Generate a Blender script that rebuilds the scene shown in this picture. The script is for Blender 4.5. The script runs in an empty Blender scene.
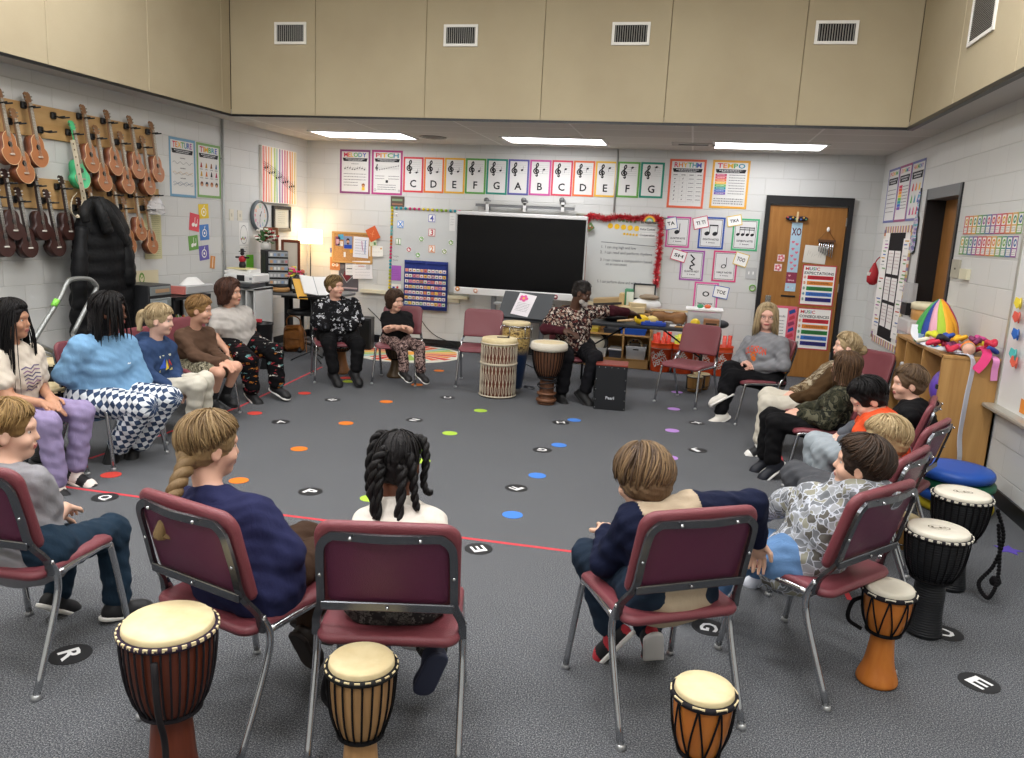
import bpy, math, random
import numpy as np
from mathutils import Vector, Matrix
from mathutils.bvhtree import BVHTree
from math import sin, cos, pi, radians as R, hypot, atan2
random.seed(7)
SC = bpy.context.scene
COL = SC.collection
# ---------------------------------------------------------------- camera model (metres; x along back wall, y into the room, z up)
FPX, YAW, PITCH, ROLL, H = 787.37, .2135, .1873, .0498, 1.664
XL, XR, YB = -5.34, 2.157, 10.44          # left wall, right wall, back wall
YS, XSL, XSR, ZS = 8.066, -5.026, 1.8245, 2.7365   # upper wall planes above the low ceiling
CZ = 2.743
fw = np.array([-sin(YAW)*cos(PITCH), cos(YAW)*cos(PITCH), -sin(PITCH)])
_r0 = np.array([cos(YAW), sin(YAW), 0.]); _u0 = np.cross(_r0, fw)
cr = _r0*cos(ROLL)+_u0*sin(ROLL); cu = -_r0*sin(ROLL)+_u0*cos(ROLL)
C0 = np.array([0, 0, H])
def ray(x, y): return fw*FPX+cr*(x-512)-cu*(y-379)
def onz(x, y, z=0.): d = ray(x, y); return C0+d*((z-H)/d[2])
def ony(x, y, Y): d = ray(x, y); return C0+d*(Y/d[1])
def onx(x, y, X): d = ray(x, y); return C0+d*(X/d[0])
def ondepth(x, y, P): d = ray(x, y); return C0+d*(((np.array(P)-C0)@fw)/FPX)   # at the distance of point P
# ---------------------------------------------------------------- materials
MATS = {}
def hexc(h):
    h = h.lstrip('#'); h = h if len(h) == 6 else ''.join(k+k for k in h); c = [int(h[i:i+2], 16)/255 for i in (0, 2, 4)]
    return tuple((x/12.92 if x <= .04045 else ((x+.055)/1.055)**2.4) for x in c)+(1.,)
def mat(col, rough=.6, metal=0., spec=.4, name=None, emit=None, bump=None, trans=0., coat=0., alpha=1.):
    """plain principled material from an sRGB hex colour, with fine noise variation / bump when bump=(scale, strength)"""
    key = (col, rough, metal, spec, emit, bump, trans, coat, alpha)
    if key in MATS: return MATS[key]
    m = bpy.data.materials.new(name or 'paint_'+col.strip('#')); m.use_nodes = True
    nt = m.node_tree; b = nt.nodes['Principled BSDF']
    b.inputs['Base Color'].default_value = hexc(col); b.inputs['Roughness'].default_value = rough
    b.inputs['Metallic'].default_value = metal; b.inputs['Specular IOR Level'].default_value = spec
    b.inputs['Transmission Weight'].default_value = trans; b.inputs['Coat Weight'].default_value = coat
    b.inputs['Alpha'].default_value = alpha
    if emit: b.inputs['Emission Color'].default_value = hexc(emit[0]); b.inputs['Emission Strength'].default_value = emit[1]
    if bump:
        n = nt.nodes.new('ShaderNodeTexNoise'); n.inputs['Scale'].default_value = bump[0]; n.inputs['Detail'].default_value = 4
        tc = nt.nodes.new('ShaderNodeTexCoord'); nt.links.new(tc.outputs['Object'], n.inputs['Vector'])
        bp = nt.nodes.new('ShaderNodeBump'); bp.inputs['Strength'].default_value = bump[1]; bp.inputs['Distance'].default_value = .01
        nt.links.new(n.outputs['Fac'], bp.inputs['Height']); nt.links.new(bp.outputs[0], b.inputs['Normal'])
    MATS[key] = m; return m
class NT:
    """tiny node-tree builder"""
    def __init__(s, name, rough=.7, spec=.3):
        s.m = bpy.data.materials.new(name); s.m.use_nodes = True; s.t = s.m.node_tree; s.b = s.t.nodes['Principled BSDF']
        s.b.inputs['Roughness'].default_value = rough; s.b.inputs['Specular IOR Level'].default_value = spec
        s.tc = s.t.nodes.new('ShaderNodeTexCoord')
    def n(s, typ, ins=None, **kw):
        x = s.t.nodes.new('ShaderNode'+typ)
        for k, v in kw.items(): setattr(x, k, v)
        for k, v in (ins or {}).items():
            if isinstance(v, bpy.types.NodeSocket): s.t.links.new(v, x.inputs[k])
            else: x.inputs[k].default_value = v
        return x
    def lk(s, a, b): s.t.links.new(a, b)
    def mp(s, scale=(1, 1, 1), rot=(0, 0, 0), loc=(0, 0, 0), src=None):
        return s.n('Mapping', {'Vector': src or s.tc.outputs['Object'], 'Scale': scale, 'Rotation': rot, 'Location': loc}).outputs[0]
    def noise(s, v, sc, det=3, rough=.5, dist=0.): return s.n('TexNoise', {'Vector': v, 'Scale': sc, 'Detail': det, 'Roughness': rough, 'Distortion': dist}).outputs['Fac']
    def ramp(s, f, stops, mode='LINEAR'):
        x = s.n('ValToRGB', {'Fac': f}); e = x.color_ramp; e.interpolation = mode
        while len(e.elements) < len(stops): e.elements.new(.5)
        for el, (p, c) in zip(e.elements, stops): el.position = p; el.color = hexc(c) if isinstance(c, str) else c
        return x.outputs[0]
    def mix(s, f, a, b, mode='MIX'):
        x = s.n('Mix', data_type='RGBA', blend_type=mode)
        for i, v in ((0, f), (6, a), (7, b)):
            if isinstance(v, bpy.types.NodeSocket): s.lk(v, x.inputs[i])
            else: x.inputs[i].default_value = hexc(v) if isinstance(v, str) else v
        return x.outputs[2]
    def math(s, op, a, b=0.):
        x = s.n('Math', operation=op)
        for i, v in ((0, a), (1, b)):
            if isinstance(v, bpy.types.NodeSocket): s.lk(v, x.inputs[i])
            else: x.inputs[i].default_value = v
        return x.outputs[0]
    def col(s, c): s.lk(c, s.b.inputs['Base Color'])
    def bump(s, h, st=.3, d=.01):
        x = s.n('Bump', {'Height': h, 'Strength': st, 'Distance': d}); s.lk(x.outputs[0], s.b.inputs['Normal'])
def woodmat(name, c1, c2, axis=2, sc=1., rough=.5):
    if name in MATS: return MATS[name]
    N = NT(name, rough, .35); s = [9*sc]*3; s[axis] = .7*sc
    f = N.noise(N.mp(s), 3., 5, .6, .6); g = N.noise(N.mp([x*6 for x in s]), 4., 2)
    c = N.ramp(f, [(.3, c1), (.7, c2)]); c = N.mix(N.math('MULTIPLY', g, .25), c, c1); N.col(c); N.bump(g, .08, .003)
    MATS[name] = N.m; return N.m
# ---------------------------------------------------------------- mesh helpers
class MB:
    """collects shapes; build() links them as one mesh object; several materials allowed"""
    def __init__(s): s.v = []; s.f = []; s.mi = []; s.ms = []; s.M = Matrix.Identity(4); s.cm = 0; s.sm = []
    def use(s, m):
        if m not in s.ms: s.ms.append(m)
        s.cm = s.ms.index(m); return s
    def at(s, M): s.M = M; return s
    def u(s, *a, **k): return s.use(mat(*a, **k))
    def add(s, vs, fs, smooth=False):
        b = len(s.v); M = s.M
        s.v += [tuple(M @ Vector(v)) for v in vs]
        s.f += [tuple(b+i for i in f) for f in fs]; s.mi += [s.cm]*len(fs); s.sm += [smooth]*len(fs); return s
    def box(s, c, d, rot=None, bev=0.):
        x, y, z = [k/2 for k in d]; RM = rot or Matrix.Identity(3)
        if bev <= 0:
            vs = [(i*x, j*y, k*z) for i in (-1, 1) for j in (-1, 1) for k in (-1, 1)]
            fs = [(0, 1, 3, 2), (4, 6, 7, 5), (0, 4, 5, 1), (2, 3, 7, 6), (0, 2, 6, 4), (1, 5, 7, 3)]
        else:
            b = min(bev, x*.98, y*.98, z*.98); ix = {}; vs = []; fs = []
            for i in (-1, 1):
                for j in (-1, 1):
                    for k in (-1, 1):
                        for a in range(3):
                            p = [i*(x-b), j*(y-b), k*(z-b)]; p[a] = (i, j, k)[a]*(x, y, z)[a]
                            ix[(i, j, k, a)] = len(vs); vs.append(tuple(p))
            for a in range(3):
                o1, o2 = [q for q in range(3) if q != a]
                for sg in (-1, 1):
                    q = []
                    for (u, w) in ((-1, -1), (1, -1), (1, 1), (-1, 1)):
                        t = [0, 0, 0]; t[a] = sg; t[o1] = u; t[o2] = w; q.append(ix[(*t, a)])
                    fs.append(tuple(q))
            for a in range(3):
                o1, o2 = [q for q in range(3) if q != a]
                for u in (-1, 1):
                    for w in (-1, 1):
                        t1 = [0, 0, 0]; t1[a] = -1; t1[o1] = u; t1[o2] = w; t2 = list(t1); t2[a] = 1
                        fs.append((ix[(*t1, o1)], ix[(*t1, o2)], ix[(*t2, o2)], ix[(*t2, o1)]))
            for i in (-1, 1):
                for j in (-1, 1):
                    for k in (-1, 1): fs.append((ix[(i, j, k, 0)], ix[(i, j, k, 1)], ix[(i, j, k, 2)]))
        c = Vector(c); return s.add([c+RM @ Vector(v) for v in vs], fs)
    def lathe(s, prof, n=24, c=(0, 0, 0), rot=None, smooth=True, sx=1., sy=1.):
        vs = []; fs = []; RM = rot or Matrix.Identity(3); c = Vector(c); m = len(prof)
        for (r, z) in prof:
            for i in range(n):
                a = 2*pi*i/n; vs.append(c+RM @ Vector((r*cos(a)*sx, r*sin(a)*sy, z)))
        for j in range(m-1):
            for i in range(n):
                k = (i+1) % n; fs.append((j*n+i, j*n+k, (j+1)*n+k, (j+1)*n+i))
        fs.append(tuple(range(n))[::-1]); fs.append(tuple(range((m-1)*n, m*n)))
        return s.add(vs, fs, smooth)
    def tube(s, pts, r, n=8, closed=False, flat=None, smooth=True):
        """pts polyline; r number or list; flat=(w,h) rectangular section"""
        P = [Vector(p) for p in pts]; m = len(P); rs = r if isinstance(r, (list, tuple)) else [r]*m
        vs = []; fs = []; up = None
        for i, p in enumerate(P):
            if closed: t = (P[(i+1) % m]-P[i-1]).normalized()
            else: t = (P[min(i+1, m-1)]-P[max(i-1, 0)]).normalized()
            if up is None:
                up = Vector((0, 0, 1)) if abs(t.z) < .9 else Vector((0, 1, 0))
            a = t.cross(up)
            if a.length < 1e-6: a = t.orthogonal()
            a.normalize(); b = a.cross(t).normalized(); up = b
            for k in range(n):
                q = 2*pi*(k+.5)/n
                if flat: ca, sa = (1 if cos(q) > 0 else -1)*flat[0]/2, (1 if sin(q) > 0 else -1)*flat[1]/2; vs.append(p+a*ca+b*sa)
                else: vs.append(p+(a*cos(q)+b*sin(q))*rs[i])
        L = m if closed else m-1
        for j in range(L):
            for k in range(n):
                j2 = (j+1) % m; k2 = (k+1) % n; fs.append((j*n+k, j*n+k2, j2*n+k2, j2*n+k))
        if not closed: fs.append(tuple(range(n))[::-1]); fs.append(tuple(range((m-1)*n, m*n)))
        return s.add(vs, fs, smooth and not flat)
    def prism(s, poly, z0, z1, smooth=False):
        """poly in xy extruded z0..z1"""
        n = len(poly); vs = [(x, y, z0) for x, y in poly]+[(x, y, z1) for x, y in poly]
        fs = [tuple(range(n))[::-1], tuple(range(n, 2*n))]; s.add(vs, fs)
        b = len(s.v)-2*n; side = [(b+i, b+(i+1) % n, b+n+(i+1) % n, b+n+i) for i in range(n)]
        s.f += side; s.mi += [s.cm]*n; s.sm += [smooth]*n; return s
    def sphere(s, c, r, n=12, sc=(1, 1, 1), rot=None):
        m = max(4, n//2); pr = [(max(1e-4, sin(pi*j/m))*1., -cos(pi*j/m)) for j in range(m+1)]
        RM = rot or Matrix.Identity(3); RM = RM @ Matrix.Diagonal((r*sc[0], r*sc[1], r*sc[2]))
        return s.lathe(pr, n, c, RM)
    def build(s, name, m=None, parent=None, **tg):
        me = bpy.data.meshes.new(name); me.from_pydata(s.v, [], s.f)
        for k in (s.ms or [m]): me.materials.append(k if (s.ms or m) else mat('#888888'))
        if m and s.ms: pass
        me.polygons.foreach_set('material_index', s.mi); me.polygons.foreach_set('use_smooth', s.sm); me.validate(); me.update()
        return link(name, me, parent, **tg)
def MU(*a, **k): return MB().u(*a, **k)
def link(name, me, parent=None, loc=None, rz=None, label=None, cat=None, group=None, kind=None):
    o = bpy.data.objects.new(name, me); COL.objects.link(o)
    if parent: o.parent = parent
    if loc is not None: o.location = loc
    if rz is not None: o.rotation_euler = (0, 0, rz)
    tag(o, label, cat, group, kind); return o
def tag(o, label=None, cat=None, group=None, kind=None):
    for k, v in (('label', label), ('category', cat), ('group', group), ('kind', kind)):
        if v: o[k] = v
    return o
def empty(name, loc=(0, 0, 0), rz=0., **kw):
    o = bpy.data.objects.new(name, None); COL.objects.link(o); o.location = loc; o.rotation_euler = (0, 0, rz); o.empty_display_size = .1
    return tag(o, **kw)
def kids(o): return [c for c in bpy.data.objects if c.parent == o]
def copy_tree(o, loc=None, rot=None, parent=None, sc=None, **kw):
    c = o.copy(); COL.objects.link(c); c.parent = parent
    if loc is not None: c.location = loc
    if rot is not None: c.rotation_euler = rot
    if sc is not None: c.scale = sc
    for ch in kids(o): copy_tree(ch, parent=c)
    return tag(c, **kw)
def XF(loc=(0, 0, 0), rz=0., rx=0., ry=0.):
    return Matrix.Translation(Vector(loc)) @ Matrix.Rotation(rz, 4, 'Z') @ Matrix.Rotation(rx, 4, 'X') @ Matrix.Rotation(ry, 4, 'Y')
def RZ(a): return Matrix.Rotation(a, 3, 'Z')
def RX(a): return Matrix.Rotation(a, 3, 'X')
def RY(a): return Matrix.Rotation(a, 3, 'Y')
def align(d):
    """3x3 taking +z to direction d"""
    return Vector(d).normalized().to_track_quat('Z', 'Y').to_matrix()
def bez(pts, n=8):
    """catmull-rom through points"""
    P = [Vector(p) for p in pts]; P = [P[0]*2-P[1]]+P+[P[-1]*2-P[-2]]; out = []
    for i in range(1, len(P)-2):
        for k in range(n):
            t = k/n; a, b, c, d = P[i-1:i+3]
            out.append(.5*((2*b)+(c-a)*t+(2*a-5*b+4*c-d)*t*t+(3*b-a-3*c+d)*t**3))
    out.append(P[-2]); return out
# ---------------------------------------------------------------- text
_TX = {}
def textgeo(s, bold=False):
    k = (s, bold)
    if k not in _TX:
        c = bpy.data.curves.new('t', 'FONT'); c.body = s; c.size = 1; c.align_x = 'CENTER'; c.align_y = 'CENTER'; c.resolution_u = 2
        if bold: c.offset = .022
        o = bpy.data.objects.new('t', c); me = bpy.data.meshes.new_from_object(o)
        vs = [(v.co.x, v.co.y) for v in me.vertices]; fs = [tuple(p.vertices) for p in me.polygons]
        if vs:
            x0, x1 = min(v[0] for v in vs), max(v[0] for v in vs); y0, y1 = min(v[1] for v in vs), max(v[1] for v in vs)
        else: x0 = x1 = y0 = y1 = 0
        bpy.data.objects.remove(o); bpy.data.curves.remove(c); bpy.data.meshes.remove(me); _TX[k] = (vs, fs, x0, x1, y0, y1)
    return _TX[k]
class Art:
    """flat printing on a sheet: local x right, y up (origin = sheet centre), laid a hair above the sheet"""
    def __init__(s, w, h): s.mb = MB(); s.w = w; s.h = h; s.z = .0012
    def _c(s, c): s.mb.use(c if not isinstance(c, str) else mat(c, .7, 0, .2)); s.z += .00002
    def X(s, x, y): return ((x-.5)*s.w, (y-.5)*s.h)      # 0..1 coords
    def poly(s, pts, c, abs_=False):
        s._c(c); q = pts if abs_ else [s.X(*p) for p in pts]
        s.mb.add([(x, y, s.z) for x, y in q], [tuple(range(len(q)))]); return s
    def rect(s, x0, y0, x1, y1, c): return s.poly([(x0, y0), (x1, y0), (x1, y1), (x0, y1)], c)
    def disc(s, x, y, r, c, n=16, sy=1., ri=0.):
        s._c(c); cx, cy = s.X(x, y); r *= s.w; ri *= s.w
        o = [(cx+r*cos(2*pi*i/n), cy+r*sy*sin(2*pi*i/n), s.z) for i in range(n)]
        if ri: s.mb.add(o+[(cx+ri*cos(2*pi*i/n), cy+ri*sy*sin(2*pi*i/n), s.z) for i in range(n)], [(i, (i+1) % n, n+(i+1) % n, n+i) for i in range(n)])
        else: s.mb.add(o, [tuple(range(n))])
        return s
    def line(s, pts, wd, c):
        s._c(c); q = [Vector(s.X(*p)) for p in pts]; wd *= s.w/2
        for a, b in zip(q, q[1:]):
            d = (b-a)
            if d.length < 1e-9: continue
            d.normalize(); nn = Vector((-d.y, d.x))*wd; d *= wd*.6
            s.mb.add([(*(a-d+nn), s.z), (*(a-d-nn), s.z), (*(b+d-nn), s.z), (*(b+d+nn), s.z)], [(0, 1, 2, 3)])
        return s
    def text(s, t, x, y, hgt, c, wid=None, rot=0., bold=True, cols=None):
        """hgt as fraction of sheet height; wid max width fraction"""
        L = list(t) if cols else [t]; full = textgeo(t, bold); gw = max(full[3]-full[2], 1e-3); gh = max(textgeo('E', bold)[5]-textgeo('E', bold)[4], 1e-3)
        sy = hgt*s.h/gh; sx = sy if wid is None else wid*s.w/gw; ym = (textgeo('E', bold)[4]+textgeo('E', bold)[5])/2
        cx, cy = s.X(x, y); cur = -gw/2; tot = 0
        if cols:
            ws = [(textgeo(ch, bold)[3]-textgeo(ch, bold)[2]) if ch.strip() else .25 for ch in L]; gap = max(.03, (gw-sum(ws))/max(1, len(L)-1)); tot = sum(ws)+gap*(len(L)-1)
            sx = sx*gw/tot; cur = -tot/2
        for i, ch in enumerate(L):
            if not ch.strip(): cur += .25+(gap if cols else 0); continue
            vs, fs, x0, x1, y0, y1 = textgeo(ch, bold); s._c(cols[i % len(cols)] if cols else c)
            off = cur-x0; cur += (x1-x0)+(gap if cols else 0); out = []
            for (vx, vy) in vs:
                px, py = (vx+off)*sx, (vy-ym)*sy; out.append((cx+px*cos(rot)-py*sin(rot), cy+px*sin(rot)+py*cos(rot), s.z))
            s.mb.add(out, fs)
        return s
    def scribble(s, x0, x1, y, c='#4c4c50', h=.015, seed=0, dens=.75):
        """illegible line of small print"""
        rnd = random.Random(seed*7+int(y*1e4)); x = x0
        while x < x1:
            w = rnd.uniform(.02, .07)*(x1-x0)*1.2; w = min(w, x1-x)
            s.rect(x, y-h/2, x+w*dens, y+h/2, c); x += w+.012*(x1-x0)
        return s
    def note(s, x, y, r, c='#222222', up=1, stem=3.6, fill=True, tilt=.35):
        s._c(c); cx, cy = s.X(x, y); R_ = r*s.w
        def el(k): return [(cx+k*(R_*1.3*cos(a)*cos(tilt)-R_*sin(a)*sin(tilt)), cy+k*(R_*1.3*cos(a)*sin(tilt)+R_*sin(a)*cos(tilt)), s.z) for a in [2*pi*i/14 for i in range(14)]]
        if fill: s.mb.add(el(1), [tuple(range(14))])
        else: s.mb.add(el(1)+el(.6), [(i, (i+1) % 14, 14+(i+1) % 14, 14+i) for i in range(14)])
        if stem: hx = cx+R_*1.18*up; s.mb.add([(hx-R_*.16, cy, s.z), (hx+R_*.16, cy, s.z), (hx+R_*.16, cy+up*stem*R_, s.z), (hx-R_*.16, cy+up*stem*R_, s.z)], [(0, 1, 2, 3)])
        return s
    def clef(s, x, y, k, c='#222222'):
        """treble clef centred at x,y with height k (fraction of sheet height)"""
        q = [(-.02, -.42), (.05, -.5), (.12, -.44), (.08, -.3), (.0, .3), (.04, .45), (.12, .5), (.16, .38), (.08, .22), (-.12, .06), (-.2, -.1), (-.12, -.26), (.08, -.28), (.2, -.14), (.12, .0), (-.02, .0), (-.06, -.12), (.02, -.18)]
        pts = bez([(a, b, 0) for a, b in q], 4); return s.line([(x+p.x*k*s.h/s.w, y+p.y*k) for p in pts], .028*k*8*s.h/s.w*.4, c)
    def heart(s, x, y, r, c):
        pts = []
        for i in range(18):
            t = 2*pi*i/18; pts.append((x+r*16*sin(t)**3/16, y+r*(s.w/s.h)*(13*cos(t)-5*cos(2*t)-2*cos(3*t)-cos(4*t))/16))
        return s.poly(pts, c)
    def star(s, x, y, r, c, n=5, ri=.45, rot=0):
        return s.poly([(x+(r if i % 2 == 0 else r*ri)*sin(rot+pi*i/n), y+(r if i % 2 == 0 else r*ri)*cos(rot+pi*i/n)*s.w/s.h) for i in range(2*n)], c)
    def on(s, parent, name=None, **kw):
        if not s.mb.f: return
        if name: return s.mb.build(name, None, parent, **kw)
        me = parent.data; q = MB(); q.ms = list(me.materials); q.v = [tuple(v.co) for v in me.vertices]; q.f = [tuple(p.vertices) for p in me.polygons]; q.mi = [p.material_index for p in me.polygons]; q.sm = [p.use_smooth for p in me.polygons]
        b = len(q.v); ix = []
        for m in s.mb.ms: q.use(m); ix.append(q.cm)
        q.v += s.mb.v; q.f += [tuple(b+i for i in f) for f in s.mb.f]; q.mi += [ix[i] for i in s.mb.mi]; q.sm += s.mb.sm
        n = bpy.data.meshes.new(me.name); n.from_pydata(q.v, [], q.f)
        for m in q.ms: n.materials.append(m)
        n.polygons.foreach_set('material_index', q.mi); n.polygons.foreach_set('use_smooth', q.sm); n.update(); parent.data = n
# walls: matrix whose local x runs right as seen, y up, z out of the wall
def wallM(wall, u, z, off=0.):
    if wall == 'back': M = Matrix(((1, 0, 0, u), (0, 0, -1, YB-off), (0, 1, 0, z), (0, 0, 0, 1)))
    elif wall == 'left': M = Matrix(((0, 0, 1, XL+off), (1, 0, 0, u), (0, 1, 0, z), (0, 0, 0, 1)))
    else: M = Matrix(((0, 0, -1, XR-off), (-1, 0, 0, -u), (0, 1, 0, z), (0, 0, 0, 1)))
    return M
def wuv(wall, x, y, off=0.):
    if wall == 'back': p = ony(x, y, YB-off); return p[0], p[2]
    if wall == 'left': p = onx(x, y, XL+off); return p[1], p[2]
    p = onx(x, y, XR-off); return -p[1], p[2]
def wbox(wall, x0, y0, x1, y1, off=0.):
    xm, ym = (x0+x1)/2, (y0+y1)/2
    l, r = wuv(wall, x0, ym, off)[0], wuv(wall, x1, ym, off)[0]; t, b = wuv(wall, xm, y0, off)[1], wuv(wall, xm, y1, off)[1]
    return (l+r)/2, (t+b)/2, r-l, t-b
def sheet(name, wall, px, label, cat, base='#dddcd8', th=.002, border=None, bw=.03, rot=0., off=.001, group=None, art=None, rnd=0., m=None):
    """flat card/poster on a wall; px = pixel box; returns (object, Art)"""
    u, z, w, h = wbox(wall, *px, off) if len(px) == 4 else px[1:]
    mb = MB().use(m or mat(base, .65, 0, .25)); mb.box((0, 0, th/2), (w, h, th))
    o = mb.build(name, None, None, label=label, cat=cat, group=group)
    o.matrix_world = wallM(wall, u, z, off) @ Matrix.Rotation(rot, 4, 'Z')
    A = Art(w, h); A.z = th+.0006
    if border:
        b = MB().use(border if not isinstance(border, str) else mat(border, .5, 0, .3)); t = bw*w if bw < .5 else bw-.5; zz = th+.0009
        for (cx, cy, dx, dy) in ((0, h/2-t/2, w, t), (0, -h/2+t/2, w, t), (-w/2+t/2, 0, t, h-2*t), (w/2-t/2, 0, t, h-2*t)): b.box((cx, cy, zz), (dx, dy, .0016))
        b.build('border', None, o)
    return o, A
# ================================================================ room shell
def block_mat(name, ax):
    """painted concrete block wall; ax = object axis running along the wall"""
    N = NT(name, .55, .35)
    sp = N.n('SeparateXYZ', {0: N.tc.outputs['Object']})
    cb = N.n('CombineXYZ', {0: sp.outputs[ax], 1: sp.outputs[2], 2: 0.})
    br = N.n('TexBrick', {'Vector': cb.outputs[0], 'Scale': 1., 'Mortar Size': .0048, 'Mortar Smooth': .6, 'Brick Width': .4064, 'Row Height': .2032,
                          'Color1': hexc('#cfcfcb'), 'Color2': hexc('#cacbc8'), 'Mortar': hexc('#c2c2bd'), 'Bias': -.2}, offset=.5, squash=1.)  # darker mortar puts the shadow along the block joints into the colour
    n1 = N.noise(N.tc.outputs['Object'], 55., 4, .7); n2 = N.noise(N.tc.outputs['Object'], .8, 2)
    c = N.mix(N.math('MULTIPLY', n2, .35), br.outputs['Color'], '#c6c8c6'); N.col(c)
    h = N.math('ADD', N.math('MULTIPLY', br.outputs['Fac'], -1.), N.math('MULTIPLY', n1, .22)); N.bump(h, .55, .006)
    return N.m
def panel_mat():
    N = NT('beige_fabric_panel', .9, .15); v = N.tc.outputs['Object']
    w = N.math('ADD', N.noise(N.mp((500, 500, 60), src=v), 1., 1), N.noise(N.mp((60, 60, 500), src=v), 1., 1)); n = N.noise(v, 1.6, 4)
    c = N.ramp(n, [(.3, '#b3a68b'), (.72, '#bcb094')]); c = N.mix(N.math('MULTIPLY', w, .16), c, '#978b70'); N.col(c); N.bump(w, .18, .002); return N.m
def carpet_mat():
    N = NT('charcoal_loop_carpet', .95, .08); v = N.tc.outputs['Object']
    a = N.noise(v, 190., 2, .8); b = N.noise(v, 70., 3, .8); d = N.noise(v, 1.4, 4, .6)
    c = N.ramp(a, [(.36, '#2c2e31'), (.46, '#4a4c50'), (.54, '#67696d'), (.64, '#a3a4a4')])
    c = N.mix(N.math('MULTIPLY', b, .3), c, '#505256'); c = N.mix(N.math('MULTIPLY', d, .35), c, '#4c4e52'); N.col(c)
    N.bump(N.math('ADD', a, b), .3, .004); return N.m
def ceil_mat():
    N = NT('ceiling_tile', .9, .1); v = N.mp((1, 1, 1), loc=(.1, -.06, 0))
    br = N.n('TexBrick', {'Vector': v, 'Scale': 1., 'Mortar Size': .011, 'Mortar Smooth': .1, 'Brick Width': 1.22, 'Row Height': .61, 'Color1': hexc('#dcd9d2'), 'Color2': hexc('#d5d2cb'), 'Mortar': hexc('#f3f1ec')}, offset=0., squash=1.)
    n = N.noise(N.tc.outputs['Object'], 90., 3, .8); c = N.mix(N.math('MULTIPLY', n, .35), br.outputs['Color'], '#97938a'); N.col(c); N.bump(br.outputs['Fac'], .5, .006); return N.m
WALLX = block_mat('painted_block_back', 0); WALLY = block_mat('painted_block_side', 1)
PANEL = panel_mat(); CARP = carpet_mat(); CEIL = ceil_mat()
BLK = mat('#1b1c1e', .5); WHITE = mat('#ecebe6', .6); TRIMBLK = mat('#17181b', .35, 0, .5)
def struct(name, mb, m=None): return mb.build(name, m, None, kind='structure')
YF, HC = -2.6, 4.45
T = .15
struct('floor', MB().box(((XL+XR)/2, (YB+YF)/2, -.05), (XR-XL+.4, YB-YF+.4, .1)), CARP)
struct('wall_back', MB().box(((XL+XR)/2, YB+T/2, 1.5), (XR-XL+.3, T, 3.)), WALLX)
struct('wall_left', MB().box((XL-T/2, (YB+YF)/2, 1.5), (T, YB-YF, 3.)), WALLY)
DY0, DY1, DZ = 7.50, 8.40, 2.235          # right doorway
# right wall with its doorway
D_NEAR, D_FAR = onx(963.6, 190, XR)[1], onx(918, 260, XR)[1]
DY0 = D_NEAR; DY1 = DY0+1.03
wr = MB()
wr.box((XR+T/2, (YF+DY0)/2, 1.5), (T, DY0-YF, 3.)); wr.box((XR+T/2, (DY1+YB)/2, 1.5), (T, YB-DY1, 3.)); wr.box((XR+T/2, (DY0+DY1)/2, (DZ+3.)/2), (T, DY1-DY0, 3.-DZ))
struct('wall_right', wr, WALLY)
struct('wall_front', MB().box(((XL+XR)/2, YF-T/2, HC/2), (XR-XL+.3, T, HC)), mat('#cfcfca', .8))
# low perimeter ceiling and upper fabric-panelled walls
lc = MB()
lc.use(CEIL).box(((XL+XR)/2, (YS+YB)/2+.02, CZ+.03), (XR-XL, YB-YS+.0, .06))
struct('ceiling', lc)
gp = mat('#c3c2be', .8)
struct('ceiling_side', MB().use(gp).box(((XL+XSL)/2-.022, (YF+YS)/2, CZ+.03), (XSL-XL-.044, YS-YF, .06)).box(((XR+XSR)/2+.022, (YF+YS)/2, CZ+.03), (XR-XSR-.044, YS-YF, .06)))
struct('ceiling_high', MB().box(((XL+XR)/2, (YS+YF)/2, HC+.05), (XR-XL+.3, YS-YF+.3, .1)), mat('#dcdad2', .9))
def panels(name, wall, us, z0=ZS+.012, z1=HC):
    mb = MB().use(PANEL)
    for a, b in zip(us, us[1:]):
        g = .004
        if wall == 'b': mb.box(((a+b)/2, YS+.02, (z0+z1)/2), (b-a-g, .04, z1-z0), bev=.005)
        elif wall == 'l': mb.box((XSL-.02, (a+b)/2, (z0+z1)/2), (.04, b-a-g, z1-z0), bev=.005)
        else: mb.box((XSR+.02, (a+b)/2, (z0+z1)/2), (.04, b-a-g, z1-z0), bev=.005)
    mb.u('#6b6350', .9)
    if wall == 'b': mb.box(((XSL+XSR)/2, YS+.06, (z0+z1)/2), (XSR-XSL+.1, .05, z1-z0))
    else:
        x = XSL-.06 if wall == 'l' else XSR+.06; mb.box((x, (us[0]+us[-1])/2, (z0+z1)/2), (.05, us[-1]-us[0], z1-z0))
    struct(name, mb)
X0 = -4.033
panels('wall_upper_back', 'b', [XSL]+[X0+1.219*i for i in range(5)]+[XSR])
panels('wall_upper_left', 'l', [YF]+[5.53-1.19*k for k in (6, 5, 4, 3, 2, 1, 0)]+[6.719, 7.9, YS])
panels('wall_upper_right', 'r', [YF, -1.6, -.4, .8, 2.0, 3.2, 4.4, 5.62, 6.82, YS])
e = MB().use(TRIMBLK); hz = ZS+.003; th = .022
e.box(((XSL+XSR)/2, YS+.004, hz), (XSR-XSL+.02, .03, th)); struct('trim_1', e)
struct('trim_2', MB().use(TRIMBLK).box((XSL-.004, (YF+YS)/2, hz), (.03, YS-YF, th)))
struct('trim_shade_3', MB().use(TRIMBLK).box((XSR+.012, (YF+YS)/2, hz), (.05, YS-YF, th+.01)))  # wider black strip: edge trim plus the shadow gap under the panels
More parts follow.
